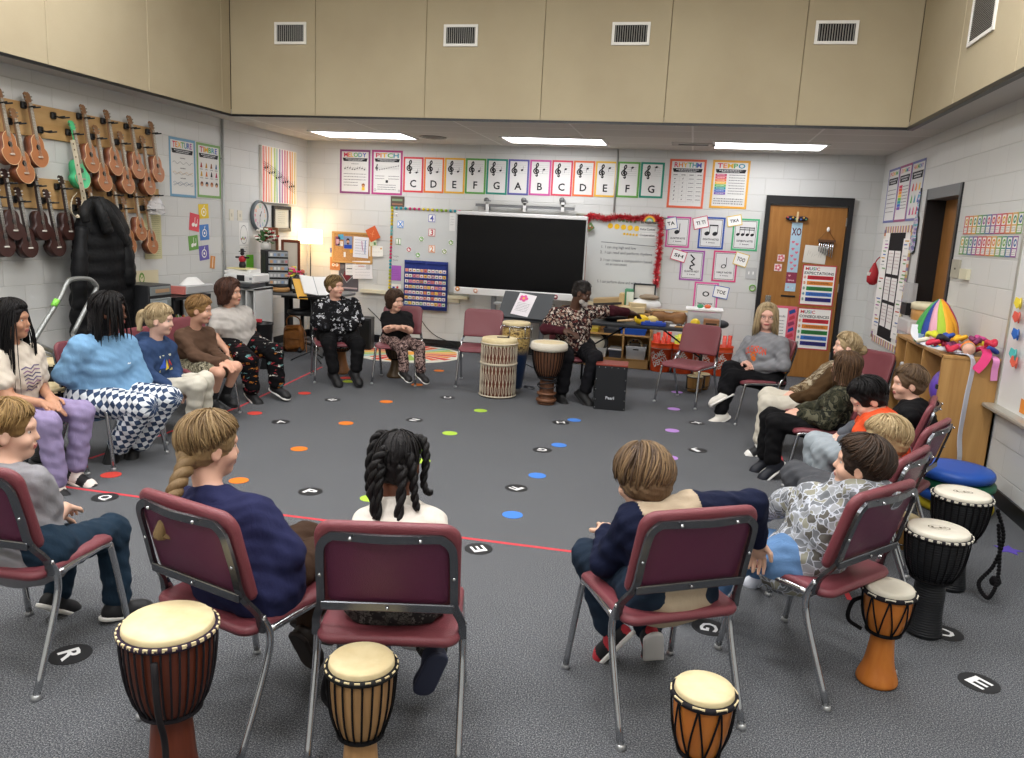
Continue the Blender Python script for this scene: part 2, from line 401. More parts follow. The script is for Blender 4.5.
# baseboards
struct('baseboard_back', MB().use(TRIMBLK).box(((XL-1.6+XR)/2+.0, YB-.008, .052), (XR-XL-.02, .016, .104)).box((XL+2, YB-.012, .01), (3, .03, .02)))
struct('baseboard_left', MB().use(TRIMBLK).box((XL+.008, (YB+YF)/2, .052), (.016, YB-YF, .104)))
struct('baseboard_right', MB().use(TRIMBLK).box((XR-.008, (DY0+YF)/2, .052), (.016, DY0-YF-.02, .104)).box((XR-.008, (DY1+YB)/2+.05, .052), (.016, YB-DY1-.1, .104)))
# conduit on left wall (vertical metal pipe)
p1 = onx(222, 190, XL)
t = MU('#a8aaa8', .4, .3); t.tube([(XL+.018, p1[1], .12), (XL+.018, p1[1], CZ-.01)], .014); t.box((XL+.012, p1[1], 1.25), (.024, .05, .012)); t.box((XL+.012, p1[1], 2.3), (.024, .05, .012))
t.build('conduit', label='grey vertical conduit running up the left wall beside the posters', cat='pipe')
pb = ony(426, 150, YB); MU('#b5b6b2', .4, .3).tube([(ony(617.5, 160, YB)[0], YB-.013, 1.95), (ony(617.5, 160, YB)[0], YB-.013, CZ-.01)], .011).build('conduit', label='thin grey conduit above the red tinsel on the back wall', cat='pipe')
# ---------------------------------------------------------------- back wall door
bx0 = ony(766.5, 197, YB)[0]; bx1 = ony(854.2, 199, YB)[0]; DW = bx1-bx0
DOORW = woodmat('door_oak', '#a5733c', '#8f5f2c', 2, 1., .35)
fr = MB().use(TRIMBLK); fw_ = .055
for x in (bx0+fw_/2, bx1-fw_/2): fr.box((x, YB-.03, DZ/2), (fw_, .06, DZ))
fr.box(((bx0+bx1)/2, YB-.03, DZ-.05), (DW-2*fw_, .06, .10))
dr = struct('door_1', fr)
lf = MB().use(DOORW).box(((bx0+bx1)/2, YB-.012, 1.062), (DW-2*fw_-.006, .024, 2.115), bev=.003)
lf.build('door_leaf', None, dr)
h = MU('#b9b6ad', .25, .9); hx = ony(757+10, 305, YB)[0]; hz_ = ony(767, 303, YB)[2]
h.box((hx, YB-.03, hz_), (.07, .012, .2), bev=.004); h.tube([(hx, YB-.03, hz_-.03), (hx, YB-.085, hz_-.03), (hx+.1, YB-.085, hz_-.03)], .011)
h.build('handle', None, dr, label='metal lever handle')
hg = MU('#c2bfb4', .3, .8)
for zz in (.3, 1.15, 1.95): hg.box((bx1-fw_-.003, YB-.03, zz), (.014, .012, .1))
hg.build('hinge', None, dr)
sl = MU('#0f0f10', .5); a = ony(780.5, 295.5, YB); b = ony(795, 295.5, YB); sl.box(((a[0]+b[0])/2, YB-.026, a[2]), (b[0]-a[0], .008, .022)); sl.build('mail_slot', None, dr)
# ---------------------------------------------------------------- right doorway with an inward opening door, dark room beyond
fr = MU('#4c4e50', .5); q = .05
GREYH = mat('#6d6f70', .5)
fr.use(TRIMBLK)
for y in (DY0+q/2, DY1-q/2): fr.box((XR+.09, y, DZ/2), (.21, q, DZ))
fr.use(GREYH).box((XR+.09, (DY0+DY1)/2, DZ-.05), (.21, DY1-DY0-2*q, .10))
dr2 = struct('door_2', fr)
MB().use(woodmat('door_oak', '', '')).box((XR+.175, (DY0+DY1)/2, 1.07), (.044, DY1-DY0-.1, 2.13), bev=.003).build('door_leaf', None, dr2)
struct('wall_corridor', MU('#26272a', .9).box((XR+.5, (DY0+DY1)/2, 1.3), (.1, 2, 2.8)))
# ---------------------------------------------------------------- lights in the low ceiling
LENS = mat('#ffffff', .5, emit=('#fbfaff', 8.), name='lit_lens')
def troffer(p, w, d, lab, z=CZ):
    r = empty('ceiling_light', (p[0], p[1], z), label=lab, cat='ceiling light', group=None)
    f = MU('#e9e7e0', .5); b = .03
    for (cx, cy, dx, dy) in ((0, d/2, w+2*b, b), (0, -d/2, w+2*b, b), (w/2+b/2, 0, b, d), (-w/2-b/2, 0, b, d)): f.box((cx, cy, -.006), (dx, dy, .018))
    f.build('frame', None, r); MB().use(LENS).box((0, 0, -.004), (w, d-b, .012)).build('diffuser', None, r)
    return r
LT_ = []
for i, (x0, x1, y0, y1, lb) in enumerate(((316, 414, 130.4, 138.2, 'lit recessed ceiling light above the music stripe canvas corner'), (506, 606.5, 136, 144, 'lit recessed ceiling light above the big black screen'), (714.5, 826, 141.6, 149.3, 'lit recessed ceiling light above the oak door with the posters'))):
    a = onz((x0+x1)/2, y0, CZ); b = onz((x0+x1)/2, y1, CZ); l = onz(x0, (y0+y1)/2, CZ); r_ = onz(x1, (y0+y1)/2, CZ)
    w = r_[0]-l[0]; d = abs(b[1]-a[1]); troffer(((l[0]+r_[0])/2, (a[1]+b[1])/2), 1.18, min(max(d, .3), .6), lb); LT_.append(((l[0]+r_[0])/2, (a[1]+b[1])/2))
def area(name, loc, sx, sy, en, col=(1, .985, .965), rot=(0, 0, 0)):
    l = bpy.data.lights.new(name, 'AREA'); l.shape = 'RECTANGLE'; l.size = sx; l.size_y = sy; l.energy = en; l.color = col
    o = bpy.data.objects.new(name, l); COL.objects.link(o); o.location = loc; o.rotation_euler = rot; return o
# high troffers over the middle of the room (out of frame), each with its lamp
for x, y in LT_: area('lamp', (x, y, CZ-.02), 1.1, .25, 7)
for iy, y in enumerate((-.6, 1.4, 3.4, 5.2)):
    for ix, x in enumerate((-4.0, -1.6, .8)):
        k = ('first', 'second', 'third', 'back')[iy]+' row, '+('ukulele wall', 'middle', 'door side')[ix]+' column'
        troffer((x, y), 1.18, .58, 'recessed light in the high ceiling, '+k, HC); area('lamp', (x, y, HC-.04), 1.1, .5, 33)
# ---------------------------------------------------------------- vents in the upper wall
def vent(M, w, h, lab, n=14, vert=True):
    mb = MB().at(M).u('#e9e7e0', .45); b = .026
    for (cx, cy, dx, dy) in ((0, h/2-b/2, w, b), (0, -h/2+b/2, w, b), (-w/2+b/2, 0, b, h-2*b), (w/2-b/2, 0, b, h-2*b)): mb.box((cx, cy, .007), (dx, dy, .014))
    r = mb.build('air_vent', label=lab, cat='vent')
    MB().at(M).u('#0b0b0c', .9).box((0, 0, .001), (w-2*b, h-2*b, .002)).build('backing', None, r)
    s = MB().at(M).u('#a4a39e', .4, .2)
    for i in range(n):
        if vert: s.box((-w/2+b+(i+.5)*(w-2*b)/n, 0, .006), (.005, h-2*b, .009), RY(R(35)))
        else: s.box((0, -h/2+b+(i+.5)*(h-2*b)/n, .006), (w-2*b, .005, .009), RX(R(35)))
    s.build('grille', None, r); return r
MBK = lambda x, z: Matrix(((1, 0, 0, x), (0, 0, -1, YS), (0, 1, 0, z), (0, 0, 0, 1)))
for (x0, y0, x1, y1, lb) in ((274.9, 22.3, 306.4, 44.4, 'white air vent on the beige panels above the striped canvas'), (444, 24.6, 478, 46.6, 'white air vent on the beige panels above the C D E letter cards'),
                             (612, 22.3, 650, 45.3, 'white air vent on the beige panels above the last letter cards'), (815, 20.7, 858, 44.4, 'white air vent on the beige panels above the oak door')):
    xm, ym = (x0+x1)/2, (y0+y1)/2; l = ony(x0, ym, YS); r_ = ony(x1, ym, YS); t_ = ony(xm, y0, YS); b_ = ony(xm, y1, YS)
    vent(MBK((l[0]+r_[0])/2, (t_[2]+b_[2])/2), r_[0]-l[0], t_[2]-b_[2], lb)
a = onx(967, 25, XSR); b = onx(997, 10, XSR); u0, u1 = a[1], b[1]; zt = onx(980, 30, XSR)
zb = onx(966.5, 49, XSR)[2]; yn = onx(999, 0, XSR)[1]; yf = onx(968.5, 45, XSR)[1]
vent(Matrix(((0, 0, -1, XSR), (-1, 0, 0, (yn+yf)/2), (0, 1, 0, zb+.25), (0, 0, 0, 1))), yf-yn, .5, 'large white slatted return vent high on the right beige wall', 34, False)
# ceiling slot / round diffusers
c = onz(433, 137, CZ); d = MU('#8d8a82', .5)
for k, r_ in enumerate((.17, .12, .07)): d.lathe([(r_, -.004*k), (r_, -.01-.006*k), (r_-.03, -.012-.006*k), (r_-.03, -.002)], 28, (c[0], c[1], CZ))
d.build('ceiling_diffuser', label='round grey air diffuser in the low ceiling between the first two lights', cat='vent')
c = onz(693.5, 143.8, CZ); MU('#55534f', .6).box((c[0], c[1], CZ-.005), (.34, .2, .012)).u('#d4d1c9', .6).box((c[0], c[1]-.1, CZ-.008), (.5, .03, .014)).box((c[0], c[1]+.1, CZ-.008), (.5, .03, .014)).box((c[0]+.21, c[1], CZ-.008), (.08, .2, .014)).build('ceiling_diffuser', label='rectangular slotted air diffuser in the low ceiling near the last light', cat='vent')
# ================================================================ things on the walls
CR, COR, CY_, CG, CT, CB, CPU, CPK = '#d2434f', '#e0763a', '#e3b23c', '#6fae52', '#2f8f7f', '#3f6fb8', '#6b58a8', '#cf5a9b'
RAIN = ['#cf3f5a', '#e2803a', '#e5b93f', '#5fae5c', '#3a93a8', '#5560b5', '#a5489b', '#d6547b']
INK = '#2b2b2e'
def ribbon(A, y, hh=.075, x0=.12, x1=.88):
    A.poly([(x0-.03, y+hh/2), (x1+.03, y+hh/2), (x1, y-hh/2), (x0, y-hh/2)], INK)
    A.scribble(x0+.07, x1-.07, y+hh*.18, '#dddddd', hh*.2, 3); A.scribble(x0+.14, x1-.14, y-hh*.2, '#dddddd', hh*.2, 4)
def concept(px, title, border, label, wall='back', base='#dbdad6', kind=0, cols=RAIN, **kw):
    o, A = sheet('music_poster', wall, px, label, 'poster', base, border=border, bw=.06, group=None, **kw)
    A.text(title, .5, .885, .1, INK, wid=.74, cols=cols); ribbon(A, .775)
    if kind == 0:      # a rising and falling row of notes, then lines of print
        A.scribble(.38, .62, .68, h=.014)
        for k in range(9):
            x = .17+.08*k; y = .57+.02*sin(k*1.3); A.note(x, y, .018, INK)
        for k in range(5): A.line([(.13, .54+.014*k), (.87, .54+.014*k)], .003, '#888888')
        for k in range(5): A.scribble(.13, .6 if k > 2 else .87, .45-.065*k, seed=k)
        A.disc(.78, .2, .055, '#8a5a35'); A.disc(.78, .175, .045, '#c98f63'); A.rect(.73, .08, .83, .15, '#e5c14a')
    elif kind == 1:
        A.line([(.12, .6), (.88, .6)], .003, '#888'); 
        for k in range(5): A.line([(.12, .57+.02*k), (.88, .57+.02*k)], .003, '#888888')
        A.clef(.16, .61, .14)
        for k in range(9): A.note(.26+.075*k, .56+.012*k, .014, INK, stem=3)
        for k in range(2): A.scribble(.12, .42, .42-.06*k, seed=k); A.scribble(.55, .9, .42-.06*k, seed=k+5)
        A.rect(.46, .27, .54, .33, INK)
        for k in range(3): A.scribble(.2, .8, .22-.05*k, seed=k)
        A.disc(.12, .1, .04, '#777777', ri=.028); A.disc(.9, .1, .03, '#777777', ri=.02)
    elif kind == 2:    # table of note values
        for k in range(4):
            x = .17+.22*k; A.scribble(x-.05, x+.07, .68, INK, .02, seed=k)
            for j in range(6):
                if k == 0: A.note(x, .6-.085*j, .014, INK, stem=0 if j == 0 else 3)
                elif k == 1: A.note(x, .6-.085*j, .012, INK)
                else: A.scribble(x-.06, x+.08, .6-.085*j, seed=j+k)
        for j in range(8): A.line([(.1, .7-.085*j+.03), (.92, .7-.085*j+.03)], .003, '#aaaaaa')
        for k in range(5): A.line([(.09+.21*k, .73), (.09+.21*k, .1)], .003, '#aaaaaa')
    elif kind == 3:    # rainbow ladder
        for k, c in enumerate(['#c33b6a', '#d6455a', '#e0703c', '#e8b43c', '#6fb35a', '#3a9ba0', '#4668bb', '#7a55a5']):
            A.rect(.1, .67-.055*k, .4, .718-.055*k, c); A.scribble(.14, .36, .695-.055*k, '#f2f2f2', .012, k); A.scribble(.47, .9, .695-.055*k, seed=k)
        for k in range(3): A.scribble(.1, .9, .2-.05*k, seed=k+9)
    elif kind == 4:    # three line drawings
        for j, c in enumerate(('#555555', '#c49a3c', '#55708f')):
            y = .58-.17*j; A.scribble(.4, .6, y+.08, INK, .016, j)
            for m in range(1+j):
                A.line([(.12+.04*k, y+.02*sin(k*1.1+m*2)-.014*m) for k in range(20)], .007, c if m != 1 else '#888888')
    elif kind == 5:    # little instruments
        for j in range(3):
            for k in range(4):
                x = .18+.21*k; y = .6-.16*j
                if j < 2: A.poly([(x-.05, y-.05), (x+.04, y-.05), (x+.02, y+.03), (x-.01, y+.05)], ['#a54b42', '#b98a3a', '#8a5a35', '#4c6a8a', '#c9a24a', '#d07a3a', '#333333', '#a33a5a'][j*4+k]); A.scribble(x-.06, x+.06, y-.08, seed=k)
                else: A.disc(x, y-.03, .06, ['#7a4a35', '#2f3a4a', '#a0603a', '#4a3a35'][k]); A.disc(x, y-.05, .035, '#d8a27c')
    A.on(o); return o
concept((340, 149.7, 370.3, 193.6), 'MELODY', '#8b4a78', 'purple bordered melody poster, first in the row on the back wall', kind=0)
concept((371.8, 150.3, 402.5, 194.8), 'PITCH', '#b2457f', 'magenta bordered pitch poster beside the first letter card', kind=1)
concept((668.3, 159.3, 704.8, 208.2), 'RHYTHM', '#dd6a4c', 'coral bordered rhythm poster after the letter cards', kind=2)
concept((711, 160.3, 748.5, 208.6), 'TEMPO', '#dfa540', 'yellow bordered tempo poster with a rainbow ladder', kind=3)
concept((169.2, 138.5, 195.3, 197), 'TEXTURE', '#6f9cb8', 'blue bordered texture poster beside the hanging ukuleles', wall='left', kind=4)
concept((196.8, 144.2, 220.2, 197.8), 'TIMBRE', '#7da562', 'green bordered timbre poster beside the grey conduit', wall='left', kind=5)
# ---- twelve letter cards
cc = [('C', '#d0424c'), ('D', '#e07a3c'), ('E', '#e3b03a'), ('F', '#5f9e4a'), ('G', '#2f8a78'), ('A', '#5f5f9f'), ('B', '#c55a9a'), ('C', '#d0475c'), ('D', '#df7040'), ('E', '#e0b23f'), ('F', '#6aa650'), ('G', '#2f8a74')]
xs = [403.4, 424, 444.6, 465.5, 486.5, 508, 529.5, 551.5, 573, 595, 617, 640]; xe = [x-.6 for x in xs[1:]]+[663.7]
nth = ['first', 'second']
for i, (l, c) in enumerate(cc):
    u, z, w, h = wbox('back', xs[i], 157+.48*i, xe[i], 192.4+.52*i)
    nb = {0: 'low C, beside the pitch poster', 1: 'low D, between low C and low E', 2: 'low E, between low D and low F', 3: 'low F, between low E and low G', 4: 'low G, directly before A', 5: 'the only A card', 6: 'the only B card',
          7: 'high C, directly after B', 8: 'high D, between high C and high E', 9: 'high E, beside the shiny high F', 10: 'high F with a light reflection strip', 11: 'high G, last before the rhythm poster'}[i]
    cn = {'C': 'red', 'D': 'orange', 'E': 'yellow', 'F': 'green', 'G': 'teal', 'A': 'indigo', 'B': 'pink'}[l]
    o, A = sheet('letter_card', 'back', (0, u, z, w, h), '%s bordered staff note card, %s' % (cn, nb), 'note card', '#dad9d6', border=c, bw=.085, group='staff note letter cards above the screen')
    for k in range(5): A.line([(.16, .62+.055*k), (.86, .62+.055*k)], .006, '#777777')
    A.clef(.3, .72, .36); y = .565+.0275*i; A.note(.66, y, .045, INK, up=-1 if i > 5 else 1, stem=4, fill=True)
    if i < 2 or i > 9: A.line([(.55, y), (.77, y)], .012, INK)
    A.text(l, .5, .25, .21, INK, bold=True); A.on(o)
# ---- big note value posters and the small word cards
def notecard(px, c, lab, kind, word):
    o, A = sheet('note_poster', 'back', px, lab, 'poster', '#dcdcdb', border=c, bw=.07)
    t = .015
    for (x0, y0, x1, y1) in ((.1, .91, .9, .925), (.1, .075, .9, .09), (.1, .075, .115, .925), (.885, .075, .9, .925)): A.rect(x0, y0, x1, y1, INK)
    if kind == 'q': A.note(.45, .5, .085, INK, stem=4.2)
    if kind == 'e':
        A.note(.33, .48, .08, INK, stem=4.4); A.note(.64, .48, .08, INK, stem=4.4); A.rect(.41, .72, .745, .76, INK)
    if kind == 's':
        for k in range(4): A.note(.22+.18*k, .5, .055, INK, stem=5.5)
        A.rect(.27, .7, .84, .73, INK); A.rect(.27, .64, .84, .665, INK)
    if kind == 'r': A.line([(.42, .84), (.58, .72), (.46, .62), (.6, .52), (.44, .48), (.42, .4), (.52, .36)], .055, INK)
    if kind == 'h': A.note(.45, .5, .085, '#444444', stem=4.4, fill=False)
    if kind == 'w': A.note(.5, .62, .11, INK, stem=0, fill=False, tilt=0)
    A.text(word[0], .5, .3, .06, INK, wid=.62); A.text(word[1], .5, .2, .035, INK, wid=.34); A.on(o)
notecard((666, 216.5, 690.2, 247.5), CPK, 'pink bordered quarter note poster', 'q', ('QUARTER NOTE', '1 beat'))
notecard((698.5, 217, 724.3, 249), '#3355a5', 'blue bordered eighth notes poster', 'e', ('EIGHTH NOTES', '1 beat'))
notecard((732, 218.6, 758.5, 250.8), '#4faf7b', 'green bordered sixteenth notes poster nearest the door', 's', ('SIXTEENTH NOTES', '1 beat'))
notecard((680, 250, 704, 280.5), '#a35ba6', 'purple bordered quarter rest poster', 'r', ('QUARTER REST', '1 beat'))
notecard((712.5, 250.9, 737, 281.8), '#cf4a7a', 'rose bordered half note poster', 'h', ('HALF NOTE', '2 beats'))
notecard((693.3, 282.2, 717.7, 313), '#dc5f9f', 'pink bordered whole note poster, lowest of the note posters', 'w', ('WHOLE NOTE', '4 beats'))
for (px, c, rot, t, lab) in (((664.5, 217, 677.6, 229.8), '#3a62b0', 12, 'TA', 'small blue edged card tilted over the quarter note poster'), ((692.5, 216.3, 709, 229), '#cf4f6a', 14, 'TI TI', 'small pink edged card over the eighth notes poster'),
                             ((726.5, 215, 742.5, 226.5), '#e0c04a', 12, 'TIKA', 'small yellow edged card over the sixteenth notes poster'), ((670.5, 249.6, 687, 261.5), '#cf4f6a', -14, 'SH', 'small pink edged card over the quarter rest poster'),
                             ((733.5, 252.5, 748.7, 266.5), '#e0c04a', -14, 'TOO', 'small yellow edged card over the half note poster'), ((712.7, 285.6, 729.2, 298.7), '#3a62b0', -8, 'TOE', 'small blue edged card over the whole note poster')):
    u, z, w, h = wbox('back', *px); o, A = sheet('word_card', 'back', (0, u, z, w*.93, h*.93), lab, 'note card', '#f1f1ee', border=c, bw=.05, rot=R(rot), off=.006); A.text(t, .5, .5, .3, INK, wid=.6); A.on(o)
o, A = sheet('light_switch_plate', 'back', (745.4, 267.5, 756.4, 279), 'brushed metal double switch plate beside the oak door', 'light switch', '#b9bab9', th=.006); A.rect(.25, .4, .36, .65, '#eeeeea'); A.rect(.64, .4, .75, .65, '#eeeeea'); A.on(o, 'toggles')
c = ony(752.5, 288, YB-.02); MU('#7fae5a', .5).tube([(c[0]+.037*cos(a), YB-.01, c[2]+.037*sin(a)) for a in [2*pi*i/18 for i in range(18)]], .008, closed=True).build('bracelet', label='small green ring hanging on the wall below the metal switch plate', cat='ring')
# ---- left whiteboard with pompom border
BM = mat('#c9ccca', .25, 0, .5); ALU = mat('#b9b8ae', .35, .6); CREAM = mat('#d9d3b8', .6)
def board(px, lab, rail=True, ex=0.):
    u, z, w, h = wbox('back', *px); r = MB().use(BM).box((0, 0, .008), (w, h, .016)).build('whiteboard', label=lab, cat='whiteboard'); r.matrix_world = wallM('back', u, z, .001)
    f = MB().use(ALU)
    for (cx, cy, dx, dy) in ((0, h/2, w+.03, .03), (0, -h/2, w+.03, .03), (-w/2, 0, .03, h), (w/2, 0, .03, h)): f.box((cx, cy, .012), (dx, dy, .024))
    f.build('frame', None, r)
    if rail: MB().use(CREAM).box((-ex/2, -h/2-.05, .035), (w+.02+ex, .045, .07)).box((0, -h/2-.1, .02), (w*.8, .05, .04)).build('marker_tray', None, r)
    return r, u, z, w, h
wl = board((391.5, 209.5, 470, 291.5), 'whiteboard edged with colourful pompoms behind the blue pocket chart', ex=.42)
r_, u, z, w, h = board((575, 216, 661.5, 301), 'whiteboard with handwritten lines and red tinsel border')
A = Art(w, h); A.z = .0175
xw = lambda x: (ony(x, 250, YB)[0]-(u-w/2))/w
zw = lambda y, x=625: (ony(x, y, YB)[2]-(z-h/2))/h
hand = mat('#53575c', .8)
def px_text(t, x0, y, x1, hh, c=hand):
    xa, xb = xw(x0), xw(x1); A.text(t, (xa+xb)/2, zw(y, (x0+x1)/2), hh, c, wid=xb-xa, bold=False)
A.line([(xw(601), zw(243)), (xw(655), zw(245))], .006, hand)
for (n, t, x0, y, x1) in (('1', '1.  I can sing high and low', 601.5, 247.4, 636), ('2', '2.  I can read and perform rhythms', 600.5, 253.2, 652.5), ('3', '3. I can create a composition based', 601, 260.8, 653), ('4', 'on an instrument', 607, 264.3, 628), ('5', '5. I can perform alone and with others', 599.5, 282.5, 648)):
    px_text(t, x0, y, x1, .032)
for i in range(5):
    x = 617.5+3.85*i; A.disc(xw(x), zw(220.6+.15*i), .017, '#5f9148', ri=.010); A.disc(xw(x), zw(220.6+.15*i), .007, '#5f9148')
for i in range(5):
    x = 608.8+6.6*i; A.disc(xw(x), zw(226.6+.35*i), .031, '#e8b92f')
for i in range(5):
    x = 623.2+3.1*i; A.disc(xw(x), zw(234+.1*i), .014, '#e8b93a')
for (t, x, y) in (('Be Respectful', 646, 222.6), ('Voice Control', 645.5, 229.3), ('Cooperation', 645.5, 235.2)): A.rect(xw(x-8), zw(y+2.6, x), xw(x+9.5), zw(y-2.6, x), '#dcdcd9'); A.text(t, xw(x+.5), zw(y, x), .026, INK, wid=.17)
A.disc(xw(655), zw(235.3), .006, '#c33b3b')
A.on(r_)
# left board magnets
rb, u, z, w, h = wl; 
def magnet(x, y, ch, c, hh=.1, lab=None, kind='t'):
    p = ony(x, y, YB-.018); w_ = .0
    o, A = sheet('number_magnet', 'back', (0, p[0], p[2], hh*.95, hh), lab, 'magnet', '#eeeeee', th=.004, off=.0185, rnd=1, m=mat('#eceae6', .5))
    A.z = .005
    if kind == 't': A.rect(.02, .02, .98, .98, c); A.rect(.1, .1, .9, .9, '#f0efe9'); A.text(ch, .5, .5, .72, c)
    else: A.disc(.5, .5, .5, c); A.disc(.5, .5, .3, '#f0efe9'); A.disc(.58, .62, .14, c)
    A.on(o)
for a in ((432, 218.3, '4', '#4a56a8', .105, 'blue number 4 magnet, highest of the number magnets'), (432, 232.5, '3', '#c2454f', .105, 'red number 3 magnet below the 4'), (432, 249, '2', '#dd8a52', .1, 'orange number 2 magnet below the 3'),
          (400.5, 224.2, 'X', '#4f8fd6', .1, 'light blue letter magnet near the pompom corner'), (398.5, 241.5, '1', '#5f9c4c', .085, 'green number 1 magnet beside the pompom edge'), (396.5, 214.5, 'o', '#3b3b46', .05, 'small black magnet in the corner of the pompom board')):
    magnet(*a[:5], lab=a[5])
for a in ((421.5, 239, '#76ad55', 'green round treble magnet between 3 and 2'), (409, 249.5, '#c14f5a', 'red round treble magnet'), (418, 255, '#6fae4f', 'green round treble magnet, lowest on the board'), (451, 242.5, '#7aa653', 'olive round treble magnet beside the screen'), (444.5, 251.5, '#8aa25a', 'olive oval magnet above the pocket chart')):
    magnet(a[0], a[1], '', a[2], .065, a[3], 'c')
for (px, lab) in (((449.5, 213, 455.3, 231), 'narrow white paper on the whiteboard beside the screen'), ): 
    o, A = sheet('paper_note', 'back', px, lab, 'paper', '#dcdcd8', off=.019); [A.scribble(.2, .8, .8-.15*k, seed=k) for k in range(4)]; A.on(o)
o, A = sheet('paper_note', 'back', (390.8, 265.5, 401, 280.5), 'purple paper sheet clipped to the pompom board', 'paper', '#a45fb8', off=.0195); [A.scribble(.15, .8, .7-.12*k, '#6f3f86', seed=k) for k in range(4)]; A.on(o)
A2 = Art(w, h); A2.z = .0175
A2.text('Tempo', (ony(396, 256, YB)[0]-(u-w/2))/w, (ony(396, 256, YB)[2]-(z-h/2))/h, .02, hand, wid=.08, bold=False); A2.text('Forte', (ony(396, 260, YB)[0]-(u-w/2))/w, (ony(396, 260, YB)[2]-(z-h/2))/h, .02, hand, wid=.06, bold=False); A2.on(rb)
o, A = sheet('paper_note', 'back', (391.5, 284, 401, 290.5), 'small white card with red and blue shapes at the board corner', 'paper', '#e6e4df', off=.0195); A.star(.62, .5, .2, '#c03844'); A.rect(.1, .3, .35, .6, '#3b4a9f'); A.on(o)
# pompom garland (one thing; its balls are its pattern)
PC = ['#e3c93b', '#7cc8c8', '#e07b34', '#d8497f', '#3fa0b0', '#93b53f', '#e3cf45']
g = MB()
def pomp(x, y, c, r=.022): p = ony(x, y, YB-.03); g.u(c, .95, 0, .05, bump=(300, .8)).sphere(p, r, 8)
for i in range(16): pomp(392+4.5*i, 207.6+.25*i, ['#8fb53f', '#3fa5b5', '#3fa5b5', '#3fa5b5', '#d8497f', '#d8497f', '#d8497f', '#e3c93b', '#e3c93b', '#e3c93b', '#93b53f', '#93b53f', '#93b53f', '#3fa0b0', '#3fa0b0', '#d8497f'][i], .020)
seq = ['#e3c93b']*5+['#7cc0c0']*3+['#e07b34']*3+['#d8497f']*4+['#3fa0b0']*3+['#a9b53f']*3+['#e3cf45']*4
for i, c in enumerate(seq): pomp(392.3-.13*i, 210.5+3.35*i, c, .019)
g.build('pompom_garland', label='garland of coloured pompoms round the whiteboard edge', cat='garland')
# green-brown trinket above the corner
o, A = sheet('clipped_photo', 'back', (391.3, 196.3, 404.3, 207), 'dark little sign with pegs on top of the pompom board corner', 'sign', '#5b5147', th=.02); A.rect(.1, .55, .9, .75, '#7e9473'); A.rect(.1, .2, .9, .32, '#a0705a'); A.on(o)
# pocket chart
u, z, w, h = wbox('back', 404, 261, 447.5, 310, .085); navy = mat('#26377f', .85, bump=(60, .4))
mb = MB().use(navy); N_ = 14
vs = [((i/N_-.5)*w, (.5-j/10)*h, .008+.012*sin(i*1.1+j*.3)*(.3+.7*j/10)) for j in range(11) for i in range(N_+1)]; fs = [(j*(N_+1)+i, (j+1)*(N_+1)+i, (j+1)*(N_+1)+i+1, j*(N_+1)+i+1) for j in range(10) for i in range(N_)]
mb.add(vs, fs, True); mb.box((-w*.25, h*.47, .012), (w*.46, .03, .02)); mb.box((w*.25, h*.465, .012), (w*.46, .03, .02))
pc = mb.build('pocket_chart', label='navy blue pocket chart full of small coloured cards', cat='pocket chart', group=None); pc.matrix_world = wallM('back', u, z, .078)
sd = pc.modifiers.new('s', 'SOLIDIFY'); sd.thickness = .004
rnd = random.Random(3); cds = MB(); tb = MU('#3d4f9c', .5)
for j in range(7):
    yy = h*.30-j*h*.112; tb.box((0, yy-.022, .024), (w*.95, .03, .002))
    for i in range(11):
        cds.u(rnd.choice(['#e9e3da', '#e8d9dc', '#e2b0a0', '#d98aa0', '#e7c86a', '#c9d9c0', '#e9e3da', '#e9e3da', '#d07a6a']), .7).box((-w*.43+i*w*.086, yy, .027), (w*.074, .042, .0015), RZ(rnd.uniform(-.06, .06)))
        cds.u(rnd.choice(['#a04848', '#d8a03a', '#c06a88', '#5a6a9c', '#6a8a5a']), .7).box((-w*.43+i*w*.086, yy-.004, .0285), (w*.04, .018, .001), RZ(rnd.uniform(-.5, .5)))
tb.build('pockets', None, pc); cds.build('cards', None, pc, kind='stuff')
# tinsel: thousands of little red foil strips = one garland
tn = MB(); TR1, TR2 = mat('#b81824', .3, .3, .8), mat('#e0505a', .25, .4, .8); rnd = random.Random(5)
path = bez([ony(x, y, YB-.045) for x, y in ((587, 229), (587, 219), (593, 216), (605, 218.5), (618, 216.5), (632, 218), (645, 217.5), (655, 217.5), (661, 222), (660, 240), (658.5, 258), (657, 272), (656, 286))], 26)
for i, p in enumerate(path):
    for k in range(7):
        a = rnd.uniform(0, 2*pi); b = rnd.uniform(-.9, .9); d = Vector((cos(a)*cos(b), sin(b)*.7, sin(a)*cos(b))); L = rnd.uniform(.025, .062); s_ = d.orthogonal().normalized()*.007
        q = Vector(p)+Vector((rnd.uniform(-.012, .012), rnd.uniform(-.008, .008), rnd.uniform(-.012, .012)))
        tn.use(TR1 if rnd.random() < .7 else TR2); tn.add([q-s_, q+s_, q+d*L+s_*.3, q+d*L-s_*.3], [(0, 1, 2, 3)])
tn.build('tinsel_garland', label='shiny red tinsel garland round the handwritten whiteboard', cat='garland')
